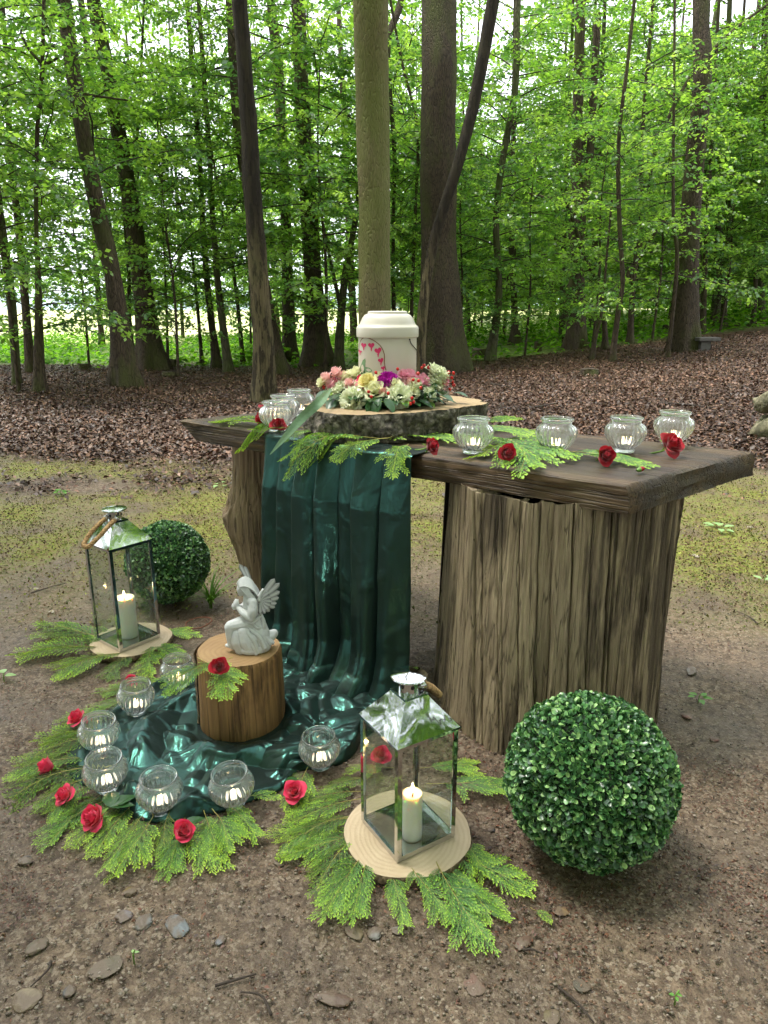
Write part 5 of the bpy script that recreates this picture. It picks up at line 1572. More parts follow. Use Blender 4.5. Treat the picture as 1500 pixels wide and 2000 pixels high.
G1 = 'conifer sprays fanned round the nearer lantern'
FRONT = [((700, 1560), (560, 1600), 'reaching left towards the fallen rose'), ((720, 1620), (585, 1690), 'pointing to lower left under the slice'),
         ((715, 1660), (640, 1775), 'pointing to the picture\'s bottom left corner'), ((700, 1590), (545, 1650), 'with a long bare yellow stem'),
         ((760, 1690), (790, 1800), 'short and pointing straight to the viewer'), ((850, 1680), (900, 1830), 'largest, fanning out to the viewer'),
         ((880, 1670), (1030, 1750), 'pointing to lower right below the ball'), ((900, 1640), (960, 1700), 'tucked under the slice\'s right rim'),
         ((850, 1530), (985, 1540), 'pointing right behind the lantern'), ((830, 1500), (930, 1500), 'seen through the lantern\'s right pane'),
         ((720, 1520), (640, 1540), 'between the lone jar and the lantern'), ((760, 1500), (690, 1500), 'seen through the lantern\'s left pane'),
         ((600, 1500), (560, 1590), 'behind the rose left of the nearer lantern'), ((690, 1640), (600, 1740), 'darker one below the slice\'s left rim'), ((720, 1670), (690, 1780), 'second layer at lower left'), ((870, 1690), (960, 1800), 'second layer at lower right'), ((690, 1600), (570, 1625), 'darker one left of the slice'), ((800, 1690), (850, 1790), 'between the short one and the largest'), ((700, 1545), (590, 1560), 'short, left behind the lantern')]
for i, (a, b, w) in enumerate(FRONT):
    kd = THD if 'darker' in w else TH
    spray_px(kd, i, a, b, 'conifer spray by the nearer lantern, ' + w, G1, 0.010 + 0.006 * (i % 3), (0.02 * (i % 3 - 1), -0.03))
G2 = 'conifer sprays ringed round the pooled satin'
RING = [((250, 1420), (100, 1440), 'beside the leftmost pale red rose'), ((190, 1480), (30, 1500), 'reaching furthest to the left'), ((180, 1520), (75, 1570), 'below the rose furthest left'),
        ((220, 1540), (90, 1625), 'under the two left roses'), ((260, 1570), (170, 1670), 'under the big front left rose'), ((300, 1590), (260, 1700), 'pointing straight down at front'),
        ((360, 1600), (330, 1695), 'beside the front centre rose'), ((400, 1590), (420, 1660), 'right of the front centre rose'), ((440, 1570), (500, 1630), 'below the jar on the front edge'),
        ((310, 1350), (190, 1380), 'at the satin\'s back left edge'), ((370, 1320), (260, 1345), 'behind the two back left jars'), ((210, 1440), (60, 1470), 'darker, under the leftmost rose'),
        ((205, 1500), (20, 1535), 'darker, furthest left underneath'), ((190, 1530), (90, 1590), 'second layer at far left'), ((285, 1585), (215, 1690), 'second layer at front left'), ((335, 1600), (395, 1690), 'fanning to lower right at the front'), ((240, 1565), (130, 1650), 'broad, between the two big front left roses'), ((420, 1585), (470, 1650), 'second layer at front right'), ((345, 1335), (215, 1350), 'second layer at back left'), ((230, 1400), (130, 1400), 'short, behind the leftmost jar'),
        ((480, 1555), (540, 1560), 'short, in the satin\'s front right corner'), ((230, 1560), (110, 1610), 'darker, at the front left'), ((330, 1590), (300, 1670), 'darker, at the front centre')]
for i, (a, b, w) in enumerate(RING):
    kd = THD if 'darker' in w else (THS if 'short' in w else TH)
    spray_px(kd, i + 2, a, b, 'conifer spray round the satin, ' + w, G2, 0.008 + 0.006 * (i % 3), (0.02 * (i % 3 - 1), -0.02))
G3 = 'conifer sprays under the lantern further back'
BACK = [((240, 1255), (65, 1235), 'pointing left at the back'), ((230, 1265), (60, 1275), 'pointing left in the middle'), ((250, 1275), (110, 1310), 'pointing to lower left, nearest'),
        ((270, 1275), (190, 1320), 'dark and curled, nearest the viewer'), ((300, 1265), (270, 1310), 'short, below the slice'), ((290, 1260), (350, 1290), 'pointing to lower right'), ((280, 1245), (378, 1232), 'pointing right towards the angel')]
for i, (a, b, w) in enumerate(BACK):
    kd = THD if 'dark' in w else TH
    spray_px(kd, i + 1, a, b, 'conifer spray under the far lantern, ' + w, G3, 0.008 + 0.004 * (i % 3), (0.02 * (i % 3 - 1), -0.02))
G4 = 'conifer sprays on the table'
TAB = [(TH, (700, 850), (940, 868), 'under the rolled rose beside the slice', 0), (TH, (960, 850), (1085, 905), 'between the first two jars', 0), (TH, (1090, 880), (1240, 905), 'reaching furthest towards the table\'s near corner', 0),
       (TH, (900, 840), (1040, 850), 'behind the first jar', 0.02), (TH, (940, 830), (1000, 820), 'standing up behind the slice\'s right end', 0.02), (THS, (1010, 872), (940, 890), 'under the nearest jar to the slice', 0), (TH, (560, 832), (430, 820), 'at the table\'s far end, pointing left', 0),
       (THS, (590, 835), (500, 838), 'small, under the far end roses', 0)]
for i, (kd, a, b, w, dz) in enumerate(TAB):
    spray_px(kd, i, a, b, 'conifer spray on the table, ' + w, G4, ZT + 0.008 + dz + 0.003 * (i % 2), (0, -0.05 if dz else -0.01))
# sprays that hang over the front edge, on top of the satin
edge_d = (er - el).normalized()
G5 = 'conifer sprays hanging over the table edge'
HANGS = [(545, -0.75, 'leftmost, crossing the long grey leaf', 0.85), (560, -0.3, 'below the long grey leaf', 0.72), (608, 0.0, 'under the slice\'s left end', 0.66), (668, -0.35, 'on the satin\'s left pleats', 1.0), (700, -0.1, 'longest, hanging at the satin\'s middle', 1.12), (740, 0.08, 'right of the middle', 1.02), (775, 0.25, 'small, near the satin\'s right edge', 0.8), (725, -0.4, 'lying across the middle pleats', 0.95)]
for i, (px, da, w, s) in enumerate(HANGS):
    f = (px - 526) / (812 - 526)
    p = el + (er - el) * f - nn * (0.062) + Vector((0, 0, 0.016 + 0.005 * (i % 3)))
    spray(THH, i, p, math.atan2(nn.y, nn.x) + da * 1.5, 'conifer spray hanging over the table edge, ' + w, G5, (0, 0), s * 0.86)
sp = LOGC + Vector((-0.03, -0.015, LH + 0.006))
spray_px(TH, 1, (395, 1288), (465, 1322), 'conifer spray on the log block under the kneeling angel', 'conifer sprays on the log block', ZLOG + 0.006, (0, 0.10), 0.62)
spray_px(TH, 3, (440, 1290), (365, 1305), 'conifer spray overhanging the log block\'s left rim', 'conifer sprays on the log block', ZLOG + 0.010, (0, 0.20), 0.62)
spray_px(THS, 3, (438, 1300), (420, 1338), 'small conifer spray below the log block\'s dark rose', 'conifer sprays on the log block', ZLOG + 0.006, (0, 0.2), 0.7)
spray_px(THS, 1, (1042, 1776), (1060, 1790), 'tiny snapped conifer tip lying alone on the soil', 'loose conifer tips', 0.006, (0, 0), 0.24)

# ================================================================== roses
def petal_grid(w, hgt, curl, cup, nu=7, nv=7, ruffle=0.0, seed=0):
    """petal standing at the origin, opening towards +y (outwards); returns grid"""
    G = []
    for j in range(nv):
        f = j / (nv - 1)
        row = []
        wd = w * (0.35 + 0.75 * math.sin(min(1, f * 1.15) * pi * 0.55)) * (1 - 0.35 * max(0, f - 0.75) / 0.25)
        for i in range(nu):
            u = (i / (nu - 1)) * 2 - 1
            x = wd * u
            y = -cup * (u * u) * w * 0.9 + 0.25 * w * math.sin(f * pi * 0.55) + curl * w * max(0, f - 0.55) ** 2 * 3.0
            z = hgt * f * (1 - 0.10 * u * u * f) - curl * hgt * max(0, f - 0.7) ** 2 * 1.4
            if ruffle: y += ruffle * w * math.sin(u * 5 + seed) * f
            row.append((x, y, z))
        G.append(row)
    return np.array(G)

def rose_meshes(mat, seed, size=0.024, petals=17, openness=0.5, tag_='rose'):
    """bloom along +z, base at origin; core mesh and list of outer petals (mesh)"""
    r = np.random.default_rng(seed)
    core = MB(); outer = []
    for i in range(petals):
        f = i / (petals - 1)
        a = i * 2.399 + r.normal(0, 0.1)
        w = size * (0.28 + 0.52 * f) * (0.95 + 0.1 * r.random())
        hgt = size * (1.55 - 0.25 * f) * (0.96 + 0.08 * r.random())
        tilt = openness * (f ** 1.5) * 1.0
        G = petal_grid(w, hgt, (0.05 + 0.75 * f * f) * (0.6 + openness), 0.75 - 0.35 * f, 7, 7, 0.05 * f, i)
        G[..., 1] += size * 0.02 + size * 0.22 * f
        ct, st_ = math.cos(tilt), math.sin(tilt)
        y, z = G[..., 1].copy(), G[..., 2].copy()
        G[..., 1] = y * ct + z * st_; G[..., 2] = -y * st_ * 0.5 + z * ct
        ca, sa = math.cos(a), math.sin(a)
        x, y = G[..., 0].copy(), G[..., 1].copy()
        G[..., 0] = x * ca - y * sa; G[..., 1] = x * sa + y * ca
        G[..., 2] += size * 0.10 * (1 - f)
        if f > 0.62: outer.append(MB().grid(G).mesh('petal', mat, True))
        else: core.grid(G)
    return core.mesh('bloom', mat, True), outer

def rose_mat(name, deep, bright):
    t = NT(name); v = t.coord()
    lw = t.n('LayerWeight', {'Blend': 0.35}).outputs['Facing']
    n = t.noise(v, 60, 3)
    c = t.mix(t.math('MULTIPLY', n, 0.9), deep, bright)
    p = t.bsdf(Base_Color=c, Roughness=0.5, Sheen_Weight=0.25, Specular_IOR_Level=0.3)
    tr = t.n('BsdfTranslucent', {'Color': c})
    return t.done(t.n('MixShader', {0: 0.18, 1: p, 2: tr}))
M_RED = rose_mat('petal_dark_red', srgb(146, 8, 28), srgb(204, 24, 50))
M_CORAL = rose_mat('petal_pink_red', srgb(204, 28, 70), srgb(246, 72, 112))
M_SEPAL = simple('rose_green', srgb(104, 140, 58), 0.55, 0.25, 60)
M_RLEAF = leaf_mat('rose_leaf', 0.35, 0.2, (1.3, 1.5, 0.6), 0.5, False, srgb(48, 84, 40))

def leaf_blade(L, W, n=8, fold=0.25, curl=0.2, serr=0.0):
    G = []
    for j in range(n):
        f = j / (n - 1)
        wd = W * 0.5 * (math.sin(pi * f ** 0.8) ** 0.9 if 0 < f < 1 else 0.02)
        row = []
        for u in (-1, -0.5, 0, 0.5, 1):
            row.append((L * f, wd * u * (1 + serr * ((j % 2) - .5)), fold * abs(u) * wd - curl * L * f * f))
        G.append(row)
    return np.array(G)

SEP = MB()
for k in range(5):
    a = k * 2 * pi / 5
    G = leaf_blade(0.022, 0.008, 6, 0.1, 0.5)
    ca, sa = math.cos(a), math.sin(a)
    rt = np.stack([(G[..., 0] + .004) * ca - G[..., 1] * sa, (G[..., 0] + .004) * sa + G[..., 1] * ca, G[..., 2] + 0.004 + 0.35 * G[..., 0]], -1)
    SEP.grid(rt)
SEP.lathe([(.0022, -.008), (.0050, -.004), (.0062, .001), (.005, .006)], 12)
SEPAL = SEP.mesh('calyx', M_SEPAL, True)
ROSE_RED = [rose_meshes(M_RED, 10 + i, 0.025, 18, 0.45 + 0.2 * i) for i in range(3)]
ROSE_COR = [rose_meshes(M_CORAL, 20 + i, 0.025, 18, 0.35 + 0.2 * i) for i in range(3)]
RLEAF = MB().grid(leaf_blade(0.065, 0.034, 10, 0.25, 0.25, 0.10)).mesh('leaf', M_RLEAF, True)

def rose(kind, i, p, face, label, group, s=1.0, stem=0.05, leaves=()):
    s = s * (1.08 if 'table' in group else 1.04)
    """face: direction the bloom looks towards; p: where the bloom's belly rests"""
    core, outer = kind[i % 3]
    f = Vector(face).normalized()
    q = f.to_track_quat('Z', 'Y') @ Quaternion((0, 0, 1), i * 1.1)
    o = thing('rose', label, 'rose', p, q.to_euler(), group)
    o.scale = (s,) * 3
    b = link('bloom', core, o)
    for m in outer: link('petal', m, b)
    link('calyx', SEPAL, o)
    if stem:
        qi = q.inverted()
        dn = qi @ Vector((-f.x, -f.y, -0.25 if f.z > 0.5 else -0.12)).normalized()
        pts = [Vector((0, 0, -.004)), Vector((0, 0, -.02)) * 1.0 + dn * 0.006, Vector((0, 0, -.022)) + dn * stem]
        MB().tube(spline(np.array([tuple(x) for x in pts]), 8), 0.0022, 8).build('stem', M_SEPAL, o, True)
    for (ang, ln) in leaves:
        lf = link('leaf', RLEAF, o)
        wd = Vector((math.cos(ang), math.sin(ang), 0.10))
        lw = wd.to_track_quat('X', 'Z')
        qi = q.inverted()
        lf.rotation_euler = (qi @ lw).to_euler()
        lf.location = qi @ (Vector((-f.x, -f.y, 0)) * 0.03 + Vector((0, 0, 0.008)))
        lf.scale = (ln,) * 3
    return o

GRr, GRt = 'pink-red roses round the satin', 'dark red roses on the table'
def rpx(kind, i, px, py, z, face, label, group, **k):
    p = on_z(px, py, z); rose(kind, i, p, face, label, group, **k)
rpx(ROSE_RED, 0, 835, 874, ZT + .030, (0.55, -0.5, 0.35), 'dark red rose on the table nearest the big bark slice', GRt, s=.86, stem=.03)
rpx(ROSE_RED, 1, 985, 884, ZT + .030, (0.30, -0.8, 0.25), 'dark red rose between the first two jars on the table', GRt, s=.86, stem=.03)
rpx(ROSE_RED, 0, 1176, 888, ZT + .030, (0.25, -0.85, 0.15), 'dark red rose between second and third table jar', GRt, s=.95, stem=.03)
rpx(ROSE_RED, 2, 1303, 874, ZT + .028, (0.30, -0.65, 0.55), 'open dark red rose with green stem before the last jar', GRt, s=1.15, stem=.11)
rpx(ROSE_RED, 0, 517, 818, ZT + .030, (-0.75, -0.55, 0.1), 'dark red rose at the table\'s far end showing green sepals', GRt, s=.88, stem=.03)
rpx(ROSE_RED, 1, 543, 834, ZT + .026, (0.1, -0.6, 0.6), 'dark red rose in front of the far end jars', GRt, s=.86, stem=.0)
rpx(ROSE_RED, 2, 515, 804, ZT + .028, (0.4, -0.3, 0.7), 'red rose peeping out behind the far end jar', GRt, s=.78, stem=.0)
rpx(ROSE_RED, 1, 428, 1302, ZLOG + .028, (0.15, -0.70, 0.55), 'dark red rose on the log block beside the angel', 'dark red rose on the log block', s=.84, stem=.05)
rpx(ROSE_COR, 0, 258, 1336, .028, (0.0, -0.3, 0.9), 'pink-red rose mostly hidden behind the back left jar', GRr, s=.85)
rpx(ROSE_COR, 1, 158, 1408, .030, (-0.4, -0.3, 0.75), 'pink-red rose left of the jar beside the satin\'s back left', GRr, s=1.0)
rpx(ROSE_COR, 0, 104, 1500, .030, (-0.75, -0.2, 0.45), 'pink-red rose furthest left, lying on conifer sprays', GRr, s=1.0, stem=.05)
rpx(ROSE_COR, 2, 134, 1556, .028, (-0.45, -0.45, 0.7), 'small pink-red rose below the one furthest left', GRr, s=.85, stem=.05)
rpx(ROSE_COR, 1, 196, 1596, .032, (-0.45, -0.6, 0.55), 'largest pink-red rose with dark leaves at front left', GRr, s=1.15, stem=.05, leaves=((0.9, .9), (1.9, 1.0), (0.3, .7)))
rpx(ROSE_COR, 0, 360, 1628, .030, (0.15, -0.45, 0.75), 'pink-red rose in front of the satin, centre front', GRr, s=1.0, stem=.05, leaves=((2.3, .55), (0.7, .8)))
rpx(ROSE_COR, 2, 575, 1550, .030, (0.0, -0.45, 0.75), 'pink-red rose alone between satin and nearer lantern', GRr, s=.92, stem=.03, leaves=((2.0, .9),))
rpx(ROSE_COR, 1, 742, 1478, .030, (0.1, -0.55, 0.7), 'pink-red rose seen through the nearer lantern\'s panes', GRr, s=.9, stem=.04, leaves=((2.5, .45),))
# a loose bud on the table
bud = thing('rose_bud', 'tiny red rose bud lying alone near the table\'s near corner', 'rose bud', on_z(1250, 917, ZT + .011), (0, 1.35, 0.3))
MB().lathe([(0, .016), (.003, .014), (.006, .008), (.0065, .002), (.005, -.003), (.003, -.006)], 14).build('bloom', M_RED, bud, True)
MB().lathe([(.0030, -.010), (.0060, -.006), (.0068, 0), (.0060, .003)], 14).build('calyx', M_SEPAL, bud, True)

# ================================================================== boxwood balls
t = NT('box_leaf')
c = t.attr()
M_BOX = t.done(t.n('MixShader', {0: 0.12, 1: t.bsdf(Base_Color=c, Roughness=0.30, Specular_IOR_Level=0.75), 2: t.n('BsdfTranslucent', {'Color': c})}))
def box_ball(label, c, Rb, n, seed, lf=0.0145):
    o = thing('boxwood_ball', label, 'topiary ball', (c[0], c[1], 0))
    r = np.random.default_rng(seed)
    i = np.arange(n) + 0.5
    ph = np.arccos(1 - 2 * i / n); th = pi * (1 + 5 ** 0.5) * i
    d = np.stack([np.sin(ph) * np.cos(th), np.sin(ph) * np.sin(th), np.cos(ph)], 1) + r.normal(0, 0.012, (n, 3))
    d /= np.linalg.norm(d, axis=1)[:, None]
    lump = fbm(d * 5, 3, seed) * 0.010
    P_ = d * (Rb - lf * 0.75 - np.abs(r.normal(0, 0.008, n)) + lump)[:, None]
    tan = r.normal(0, 1, (n, 3)); tan -= d * (tan * d).sum(1)[:, None]; tan /= np.linalg.norm(tan, axis=1)[:, None]
    dv = tan * 0.85 + d * (0.55 + 0.35 * r.random(n))[:, None]; dv /= np.linalg.norm(dv, axis=1)[:, None]
    nm = d + 0.55 * r.normal(0, 1, (n, 3))
    s = np.cross(dv, nm); s /= np.linalg.norm(s, axis=1)[:, None]; nn_ = np.cross(s, dv)
    L = (lf * (0.75 + 0.5 * r.random(n)))[:, None]; W = L * 0.36
    pts = [P_, P_ + dv * L * .35 + s * W * .85 + nn_ * L * .05, P_ + dv * L * .72 + s * W + nn_ * L * .07, P_ + dv * L + s * W * .35 + nn_ * L * .0,
           P_ + dv * L - s * W * .35, P_ + dv * L * .72 - s * W + nn_ * L * .07, P_ + dv * L * .35 - s * W * .85 + nn_ * L * .05, P_ + dv * L * .55 - nn_ * L * .05]
    V = np.stack(pts, 1).reshape(-1, 3); b = np.arange(n)[:, None] * 8
    tri = np.array([(0, 1, 7), (1, 2, 7), (2, 3, 7), (3, 4, 7), (4, 5, 7), (5, 6, 7), (6, 0, 7)])
    F = (b[:, None] + tri[None]).reshape(-1, 3)
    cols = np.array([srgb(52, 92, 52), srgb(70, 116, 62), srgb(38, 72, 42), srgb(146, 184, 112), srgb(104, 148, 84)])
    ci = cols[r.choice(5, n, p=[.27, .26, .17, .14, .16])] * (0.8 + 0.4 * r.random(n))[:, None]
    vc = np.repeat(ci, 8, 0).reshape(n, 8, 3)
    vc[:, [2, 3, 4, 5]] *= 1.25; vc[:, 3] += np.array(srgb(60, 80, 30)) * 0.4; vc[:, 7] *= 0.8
    l = link('leaves', mesh('leaves', V + np.array([0, 0, Rb]), F, M_BOX, True, np.clip(vc.reshape(-1, 3), 0, 1)), o); l['kind'] = 'stuff'
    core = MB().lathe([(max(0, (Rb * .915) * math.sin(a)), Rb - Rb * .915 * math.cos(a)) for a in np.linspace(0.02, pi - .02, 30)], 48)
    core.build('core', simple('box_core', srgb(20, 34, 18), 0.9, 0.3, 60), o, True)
    return o
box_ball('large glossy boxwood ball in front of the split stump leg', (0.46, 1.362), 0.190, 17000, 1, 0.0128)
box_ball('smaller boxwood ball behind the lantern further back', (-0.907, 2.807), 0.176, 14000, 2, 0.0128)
# ================================================================== flower wreath round the urn
WR = thing('flower_wreath', 'round wreath of pink, cream and magenta flowers with red berries', 'wreath', (UC.x, UC.y, ZTOP + 0.001))
M_MOSSRING = simple('wreath_base', srgb(30, 46, 24), 0.9, 0.4, 90)
ringp = [(0.158 * math.cos(a), 0.158 * math.sin(a), 0.024) for a in np.linspace(0, 2 * pi, 49)]
MB().tube(ringp, 0.026, 12, cap=False).build('base_ring', M_MOSSRING, WR, True)
def petal_mat(name, deep, bright, tr=0.25):
    t = NT(name); v = t.coord(); c = t.mix(t.noise(v, 50, 3), deep, bright)
    return t.done(t.n('MixShader', {0: tr, 1: t.bsdf(Base_Color=c, Roughness=0.55, Specular_IOR_Level=0.25), 2: t.n('BsdfTranslucent', {'Color': c})}))
M_CREAM = petal_mat('petal_cream', srgb(226, 226, 178), srgb(244, 244, 216))
M_GREENW = petal_mat('petal_greenish_white', srgb(226, 232, 192), srgb(246, 248, 228))
M_YEL = petal_mat('petal_pale_yellow', srgb(228, 216, 140), srgb(244, 238, 182))
M_PK = petal_mat('petal_soft_pink', srgb(236, 150, 176), srgb(250, 204, 216))
M_PKL = petal_mat('petal_blush', srgb(238, 186, 186), srgb(248, 218, 208))
M_MAG = petal_mat('petal_magenta', srgb(170, 20, 150), srgb(214, 60, 196))
M_BERRY = simple('berry_red', srgb(190, 34, 30), 0.25, 0.25, 90)
M_WLEAF = leaf_mat('wreath_leaf', 0.35, 0.15, (1.2, 1.4, 0.6), 0.5, False, srgb(44, 80, 40))
M_WLEAF2 = leaf_mat('wreath_leaf_light', 0.4, 0.2, (1.2, 1.4, 0.6), 0.4, False, srgb(116, 152, 56))

def ruffled(mat, seed, size, petals, layers, ruf):
    r = np.random.default_rng(seed); core = MB(); outer = []
    for i in range(petals):
        f = i / (petals - 1); a = i * 2.399 + r.normal(0, .15)
        w = size * (0.45 + 0.35 * f); hgt = size * (1.25 - 0.35 * f)
        G = petal_grid(w, hgt, 0.2 + 0.5 * f, 0.25, 11, 7, 0, i)
        nv, nu = G.shape[:2]
        fu = np.linspace(-1, 1, nu)[None]; fv = np.linspace(0, 1, nv)[:, None]
        G[..., 1] += ruf * w * np.sin(fu * 9 + i * 1.7) * fv ** 2; G[..., 2] += ruf * 0.6 * w * np.sin(fu * 13 + i) * fv ** 2
        tl = 0.15 + 1.0 * f
        y, z = G[..., 1].copy(), G[..., 2].copy()
        G[..., 1] = y * math.cos(tl) + z * math.sin(tl); G[..., 2] = -y * math.sin(tl) * .5 + z * math.cos(tl)
        G[..., 1] += size * 0.08
        x, y = G[..., 0].copy(), G[..., 1].copy()
        G[..., 0] = x * math.cos(a) - y * math.sin(a); G[..., 1] = x * math.sin(a) + y * math.cos(a)
        (core.grid(G) if f < 0.7 else outer.append(MB().grid(G).mesh('petal', mat, True)))
    return core.mesh('flower', mat, True), outer

FL_T = {
    'liz': ruffled(M_GREENW, 1, 0.036, 20, 3, 0.22), 'rosew': rose_meshes(M_CREAM, 31, 0.027, 19, 0.95), 'rosey': rose_meshes(M_YEL, 32, 0.027, 16, 0.55),
    'carn': ruffled(M_MAG, 3, 0.030, 44, 4, 0.34), 'pk': rose_meshes(M_PK, 33, 0.020, 17, 0.9), 'pkl': rose_meshes(M_PKL, 34, 0.018, 17, 0.95),
    'pkr': ruffled(M_PK, 5, 0.026, 12, 2, 0.12), 'hyd': ruffled(M_GREENW, 6, 0.028, 16, 3, 0.18), 'crm': ruffled(M_CREAM, 7, 0.026, 13, 3, 0.12), 'red': rose_meshes(M_CORAL, 35, 0.013, 12, 0.7)}
WPX = 0.00183                                    # metres for one survey px at the wreath
def wpos(px, py, push=0.0):
    x = (px - 757) * WPX
    z = (805 - py) * WPX * 0.98 + 0.004          # bottom of the wreath seen at py 805
    Rr = 0.205 - max(0, z - 0.045) * 0.9 + push
    y = -math.sqrt(max(0.0004, Rr * Rr - x * x)) if abs(x) < Rr else -0.02
    z = z - (y + 0.205) * 0.16 * 0               # nearly level view
    return Vector((x, y, z))
FLOWERS = [('liz', 690, 779, 1.1), ('liz', 779, 769, 1.0), ('rosew', 734, 760, 1.0), ('rosey', 719, 747, .95), ('carn', 757, 742, .95), ('pkl', 703, 755, .95), ('pkl', 682, 750, .9), ('pkl', 798, 746, .85),
           ('pkr', 648, 756, .95), ('pkl', 635, 742, 1.0), ('pkl', 655, 731, 1.0), ('pkr', 826, 745, 1.05), ('pkr', 799, 734, .95), ('crm', 673, 741, 1.0), ('crm', 692, 732, 1.0), ('hyd', 857, 745, 1.1), ('hyd', 850, 729, 1.0), ('hyd', 865, 736, .9),
           ('red', 704, 738, 1.0), ('pkl', 641, 753, .9), ('crm', 716, 740, .8), ('rosew', 768, 751, .8), ('pk', 813, 745, 1.0), ('hyd', 838, 752, .9), ('liz', 664, 765, .75), ('hyd', 838, 770, .8), ('crm', 806, 765, .8), ('pkl', 750, 762, .8), ('pk', 668, 748, .9), ('pk', 870, 752, .7), ('crm', 628, 752, .8), ('pkr', 788, 732, .7), ('crm', 743, 736, .7), ('liz', 808, 752, .6), ('pkl', 664, 738, .8)]
for i, (k, px, py, s) in enumerate(FLOWERS):
    p = wpos(px, py)
    d = Vector((p.x * 2.2, p.y * 2.2, 0.10 + p.z * 2.5)).normalized()
    core, outer = FL_T[k]
    q = d.to_track_quat('Z', 'Y') @ Quaternion((0, 0, 1), i * 0.9)
    s *= 1.18; p = p - Vector((0, 0, 0.021)); o = link('flower', core, WR, p - d * 0.022 * s, q.to_euler(), s)
    for m in outer: link('petal', m, o)
rr = random.Random(4)
for i in range(20):                              # far half of the ring, hidden from here
    a = 0.12 + (pi - 0.24) * i / 19
    p = Vector((0.165 * math.cos(a), 0.165 * math.sin(a), 0.052 + rr.uniform(-.008, .012)))
    d = Vector((p.x, p.y, 0.25)).normalized()
    core, outer = FL_T[rr.choice(['liz', 'pkl', 'crm', 'hyd', 'rosew', 'pk'])]
    o = link('flower', core, WR, p - d * .018, (d.to_track_quat('Z', 'Y') @ Quaternion((0, 0, 1), i)).to_euler(), .9)
    for m in outer: link('petal', m, o)
BER = MB().lathe([(0, -.007), (.0045, -.006), (.0068, -.001), (.0066, .003), (.004, .0068), (0, .0078)], 14).mesh('berry', M_BERRY, True)
for px, py in [(636, 772), (632, 764), (728, 778), (723, 770), (758, 772), (800, 781), (797, 791), (803, 788), (813, 753), (803, 751), (817, 765), (825, 729), (820, 732), (834, 734), (842, 739), (812, 741), (873, 744), (882, 745), (879, 754), (881, 762), (883, 768), (876, 776), (871, 752), (736, 738), (775, 732), (660, 738)]:
    p = wpos(px, py + 5, 0.010); link('berry', BER, WR, p, (rr.uniform(-.6, .6), rr.uniform(-.6, .6), 0), rr.uniform(.75, .95))
WLF = MB().grid(leaf_blade(0.062, 0.034, 10, 0.25, 0.25)).mesh('leaf', M_WLEAF, True)
WLF2 = MB().grid(leaf_blade(0.050, 0.030, 10, 0.3, 0.3)).mesh('leaf', M_WLEAF2, True)
WLS = MB().grid(leaf_blade(0.028, 0.012, 7, 0.25, 0.2)).mesh('leaf', M_WLEAF, True)
for i in range(46):
    a = pi * 1.5 + rr.uniform(-2.0, 2.0)
    Rr = rr.uniform(0.165, 0.195)
    p = Vector((Rr * math.cos(a), Rr * math.sin(a), rr.uniform(0.010, 0.040)))
    d = Vector((math.cos(a + rr.uniform(-.7, .7)), math.sin(a + rr.uniform(-.7, .7)), rr.uniform(-0.25, 0.35)))
    m = rr.choice([WLF, WLF, WLF2, WLF])
    e = d.to_track_quat('X', 'Z').to_euler()
    link('leaf', m, WR, p, e, rr.uniform(.7, 1.0))
for i in range(34):                              # small box-like sprigs on the right front
    p = wpos(rr.uniform(815, 850), rr.uniform(765, 792), rr.uniform(-.01, .016))
    d = Vector((rr.uniform(-1, 1), rr.uniform(-1, 0), rr.uniform(-.4, .8)))
    link('leaf', WLS, WR, p, d.to_track_quat('X', 'Z').to_euler(), rr.uniform(.7, 1.1))
for px, py, tx, tz in [(725, 790, .15, -.9), (742, 786, -.35, -.75), (752, 786, .5, -.45), (660, 792, -.3, -.3), (852, 786, .6, .0), (880, 788, .9, .1), (650, 780, -.8, -.1)]:
    p = wpos(px, py, .012); d = Vector((tx, -0.7, tz))
    link('leaf', WLF, WR, p, d.to_track_quat('X', 'Z').to_euler(), 1.05)
# long blade that arches from the wreath over the table edge
a0 = Vector((UC.x, UC.y, ZTOP)) + wpos(652, 775, 0.02)
path = [a0, on_y(625, 784, 2.245), on_y(592, 814, 2.235), on_y(560, 850, 2.20), on_y(527, 888, 2.17)]
q = spline(np.array([tuple(p) for p in path]), 26)
wv = [0.004, .009, .012, .014, .0152, .0152, .0145, .0135, .012, .010, .0075, .0045, .001]
G = []
for i, p in enumerate(q):
    f = i / 25; w = np.interp(f * 12, range(13), wv)
    d = Vector(q[min(i + 1, 25)] - q[max(i - 1, 0)]).normalized(); s = Vector((-0.62, 0.05, 0.75)); s = (s - d * s.dot(d)).normalized(); n = s.cross(d)
    G.append([Vector(p) + s * w * u + n * (abs(u) * w * 0.25) for u in np.linspace(-1, 1, 7)])
G = np.array([[tuple(x - Vector(WR.location)) for x in row] for row in G])
t = NT('long_leaf'); v = t.coord()
st = t.noise(t.map(v, (60, 220, 220), (0, 0.6, 0)), 1.0, 3)
M_LONG = t.done(t.bsdf(Base_Color=t.mix(st, srgb(96, 128, 96), srgb(140, 168, 132)), Roughness=0.45))
lb = MB().grid(G).build('leaf', M_LONG, WR, True); lb['label'] = 'long grey green leaf blade hanging over the table edge'

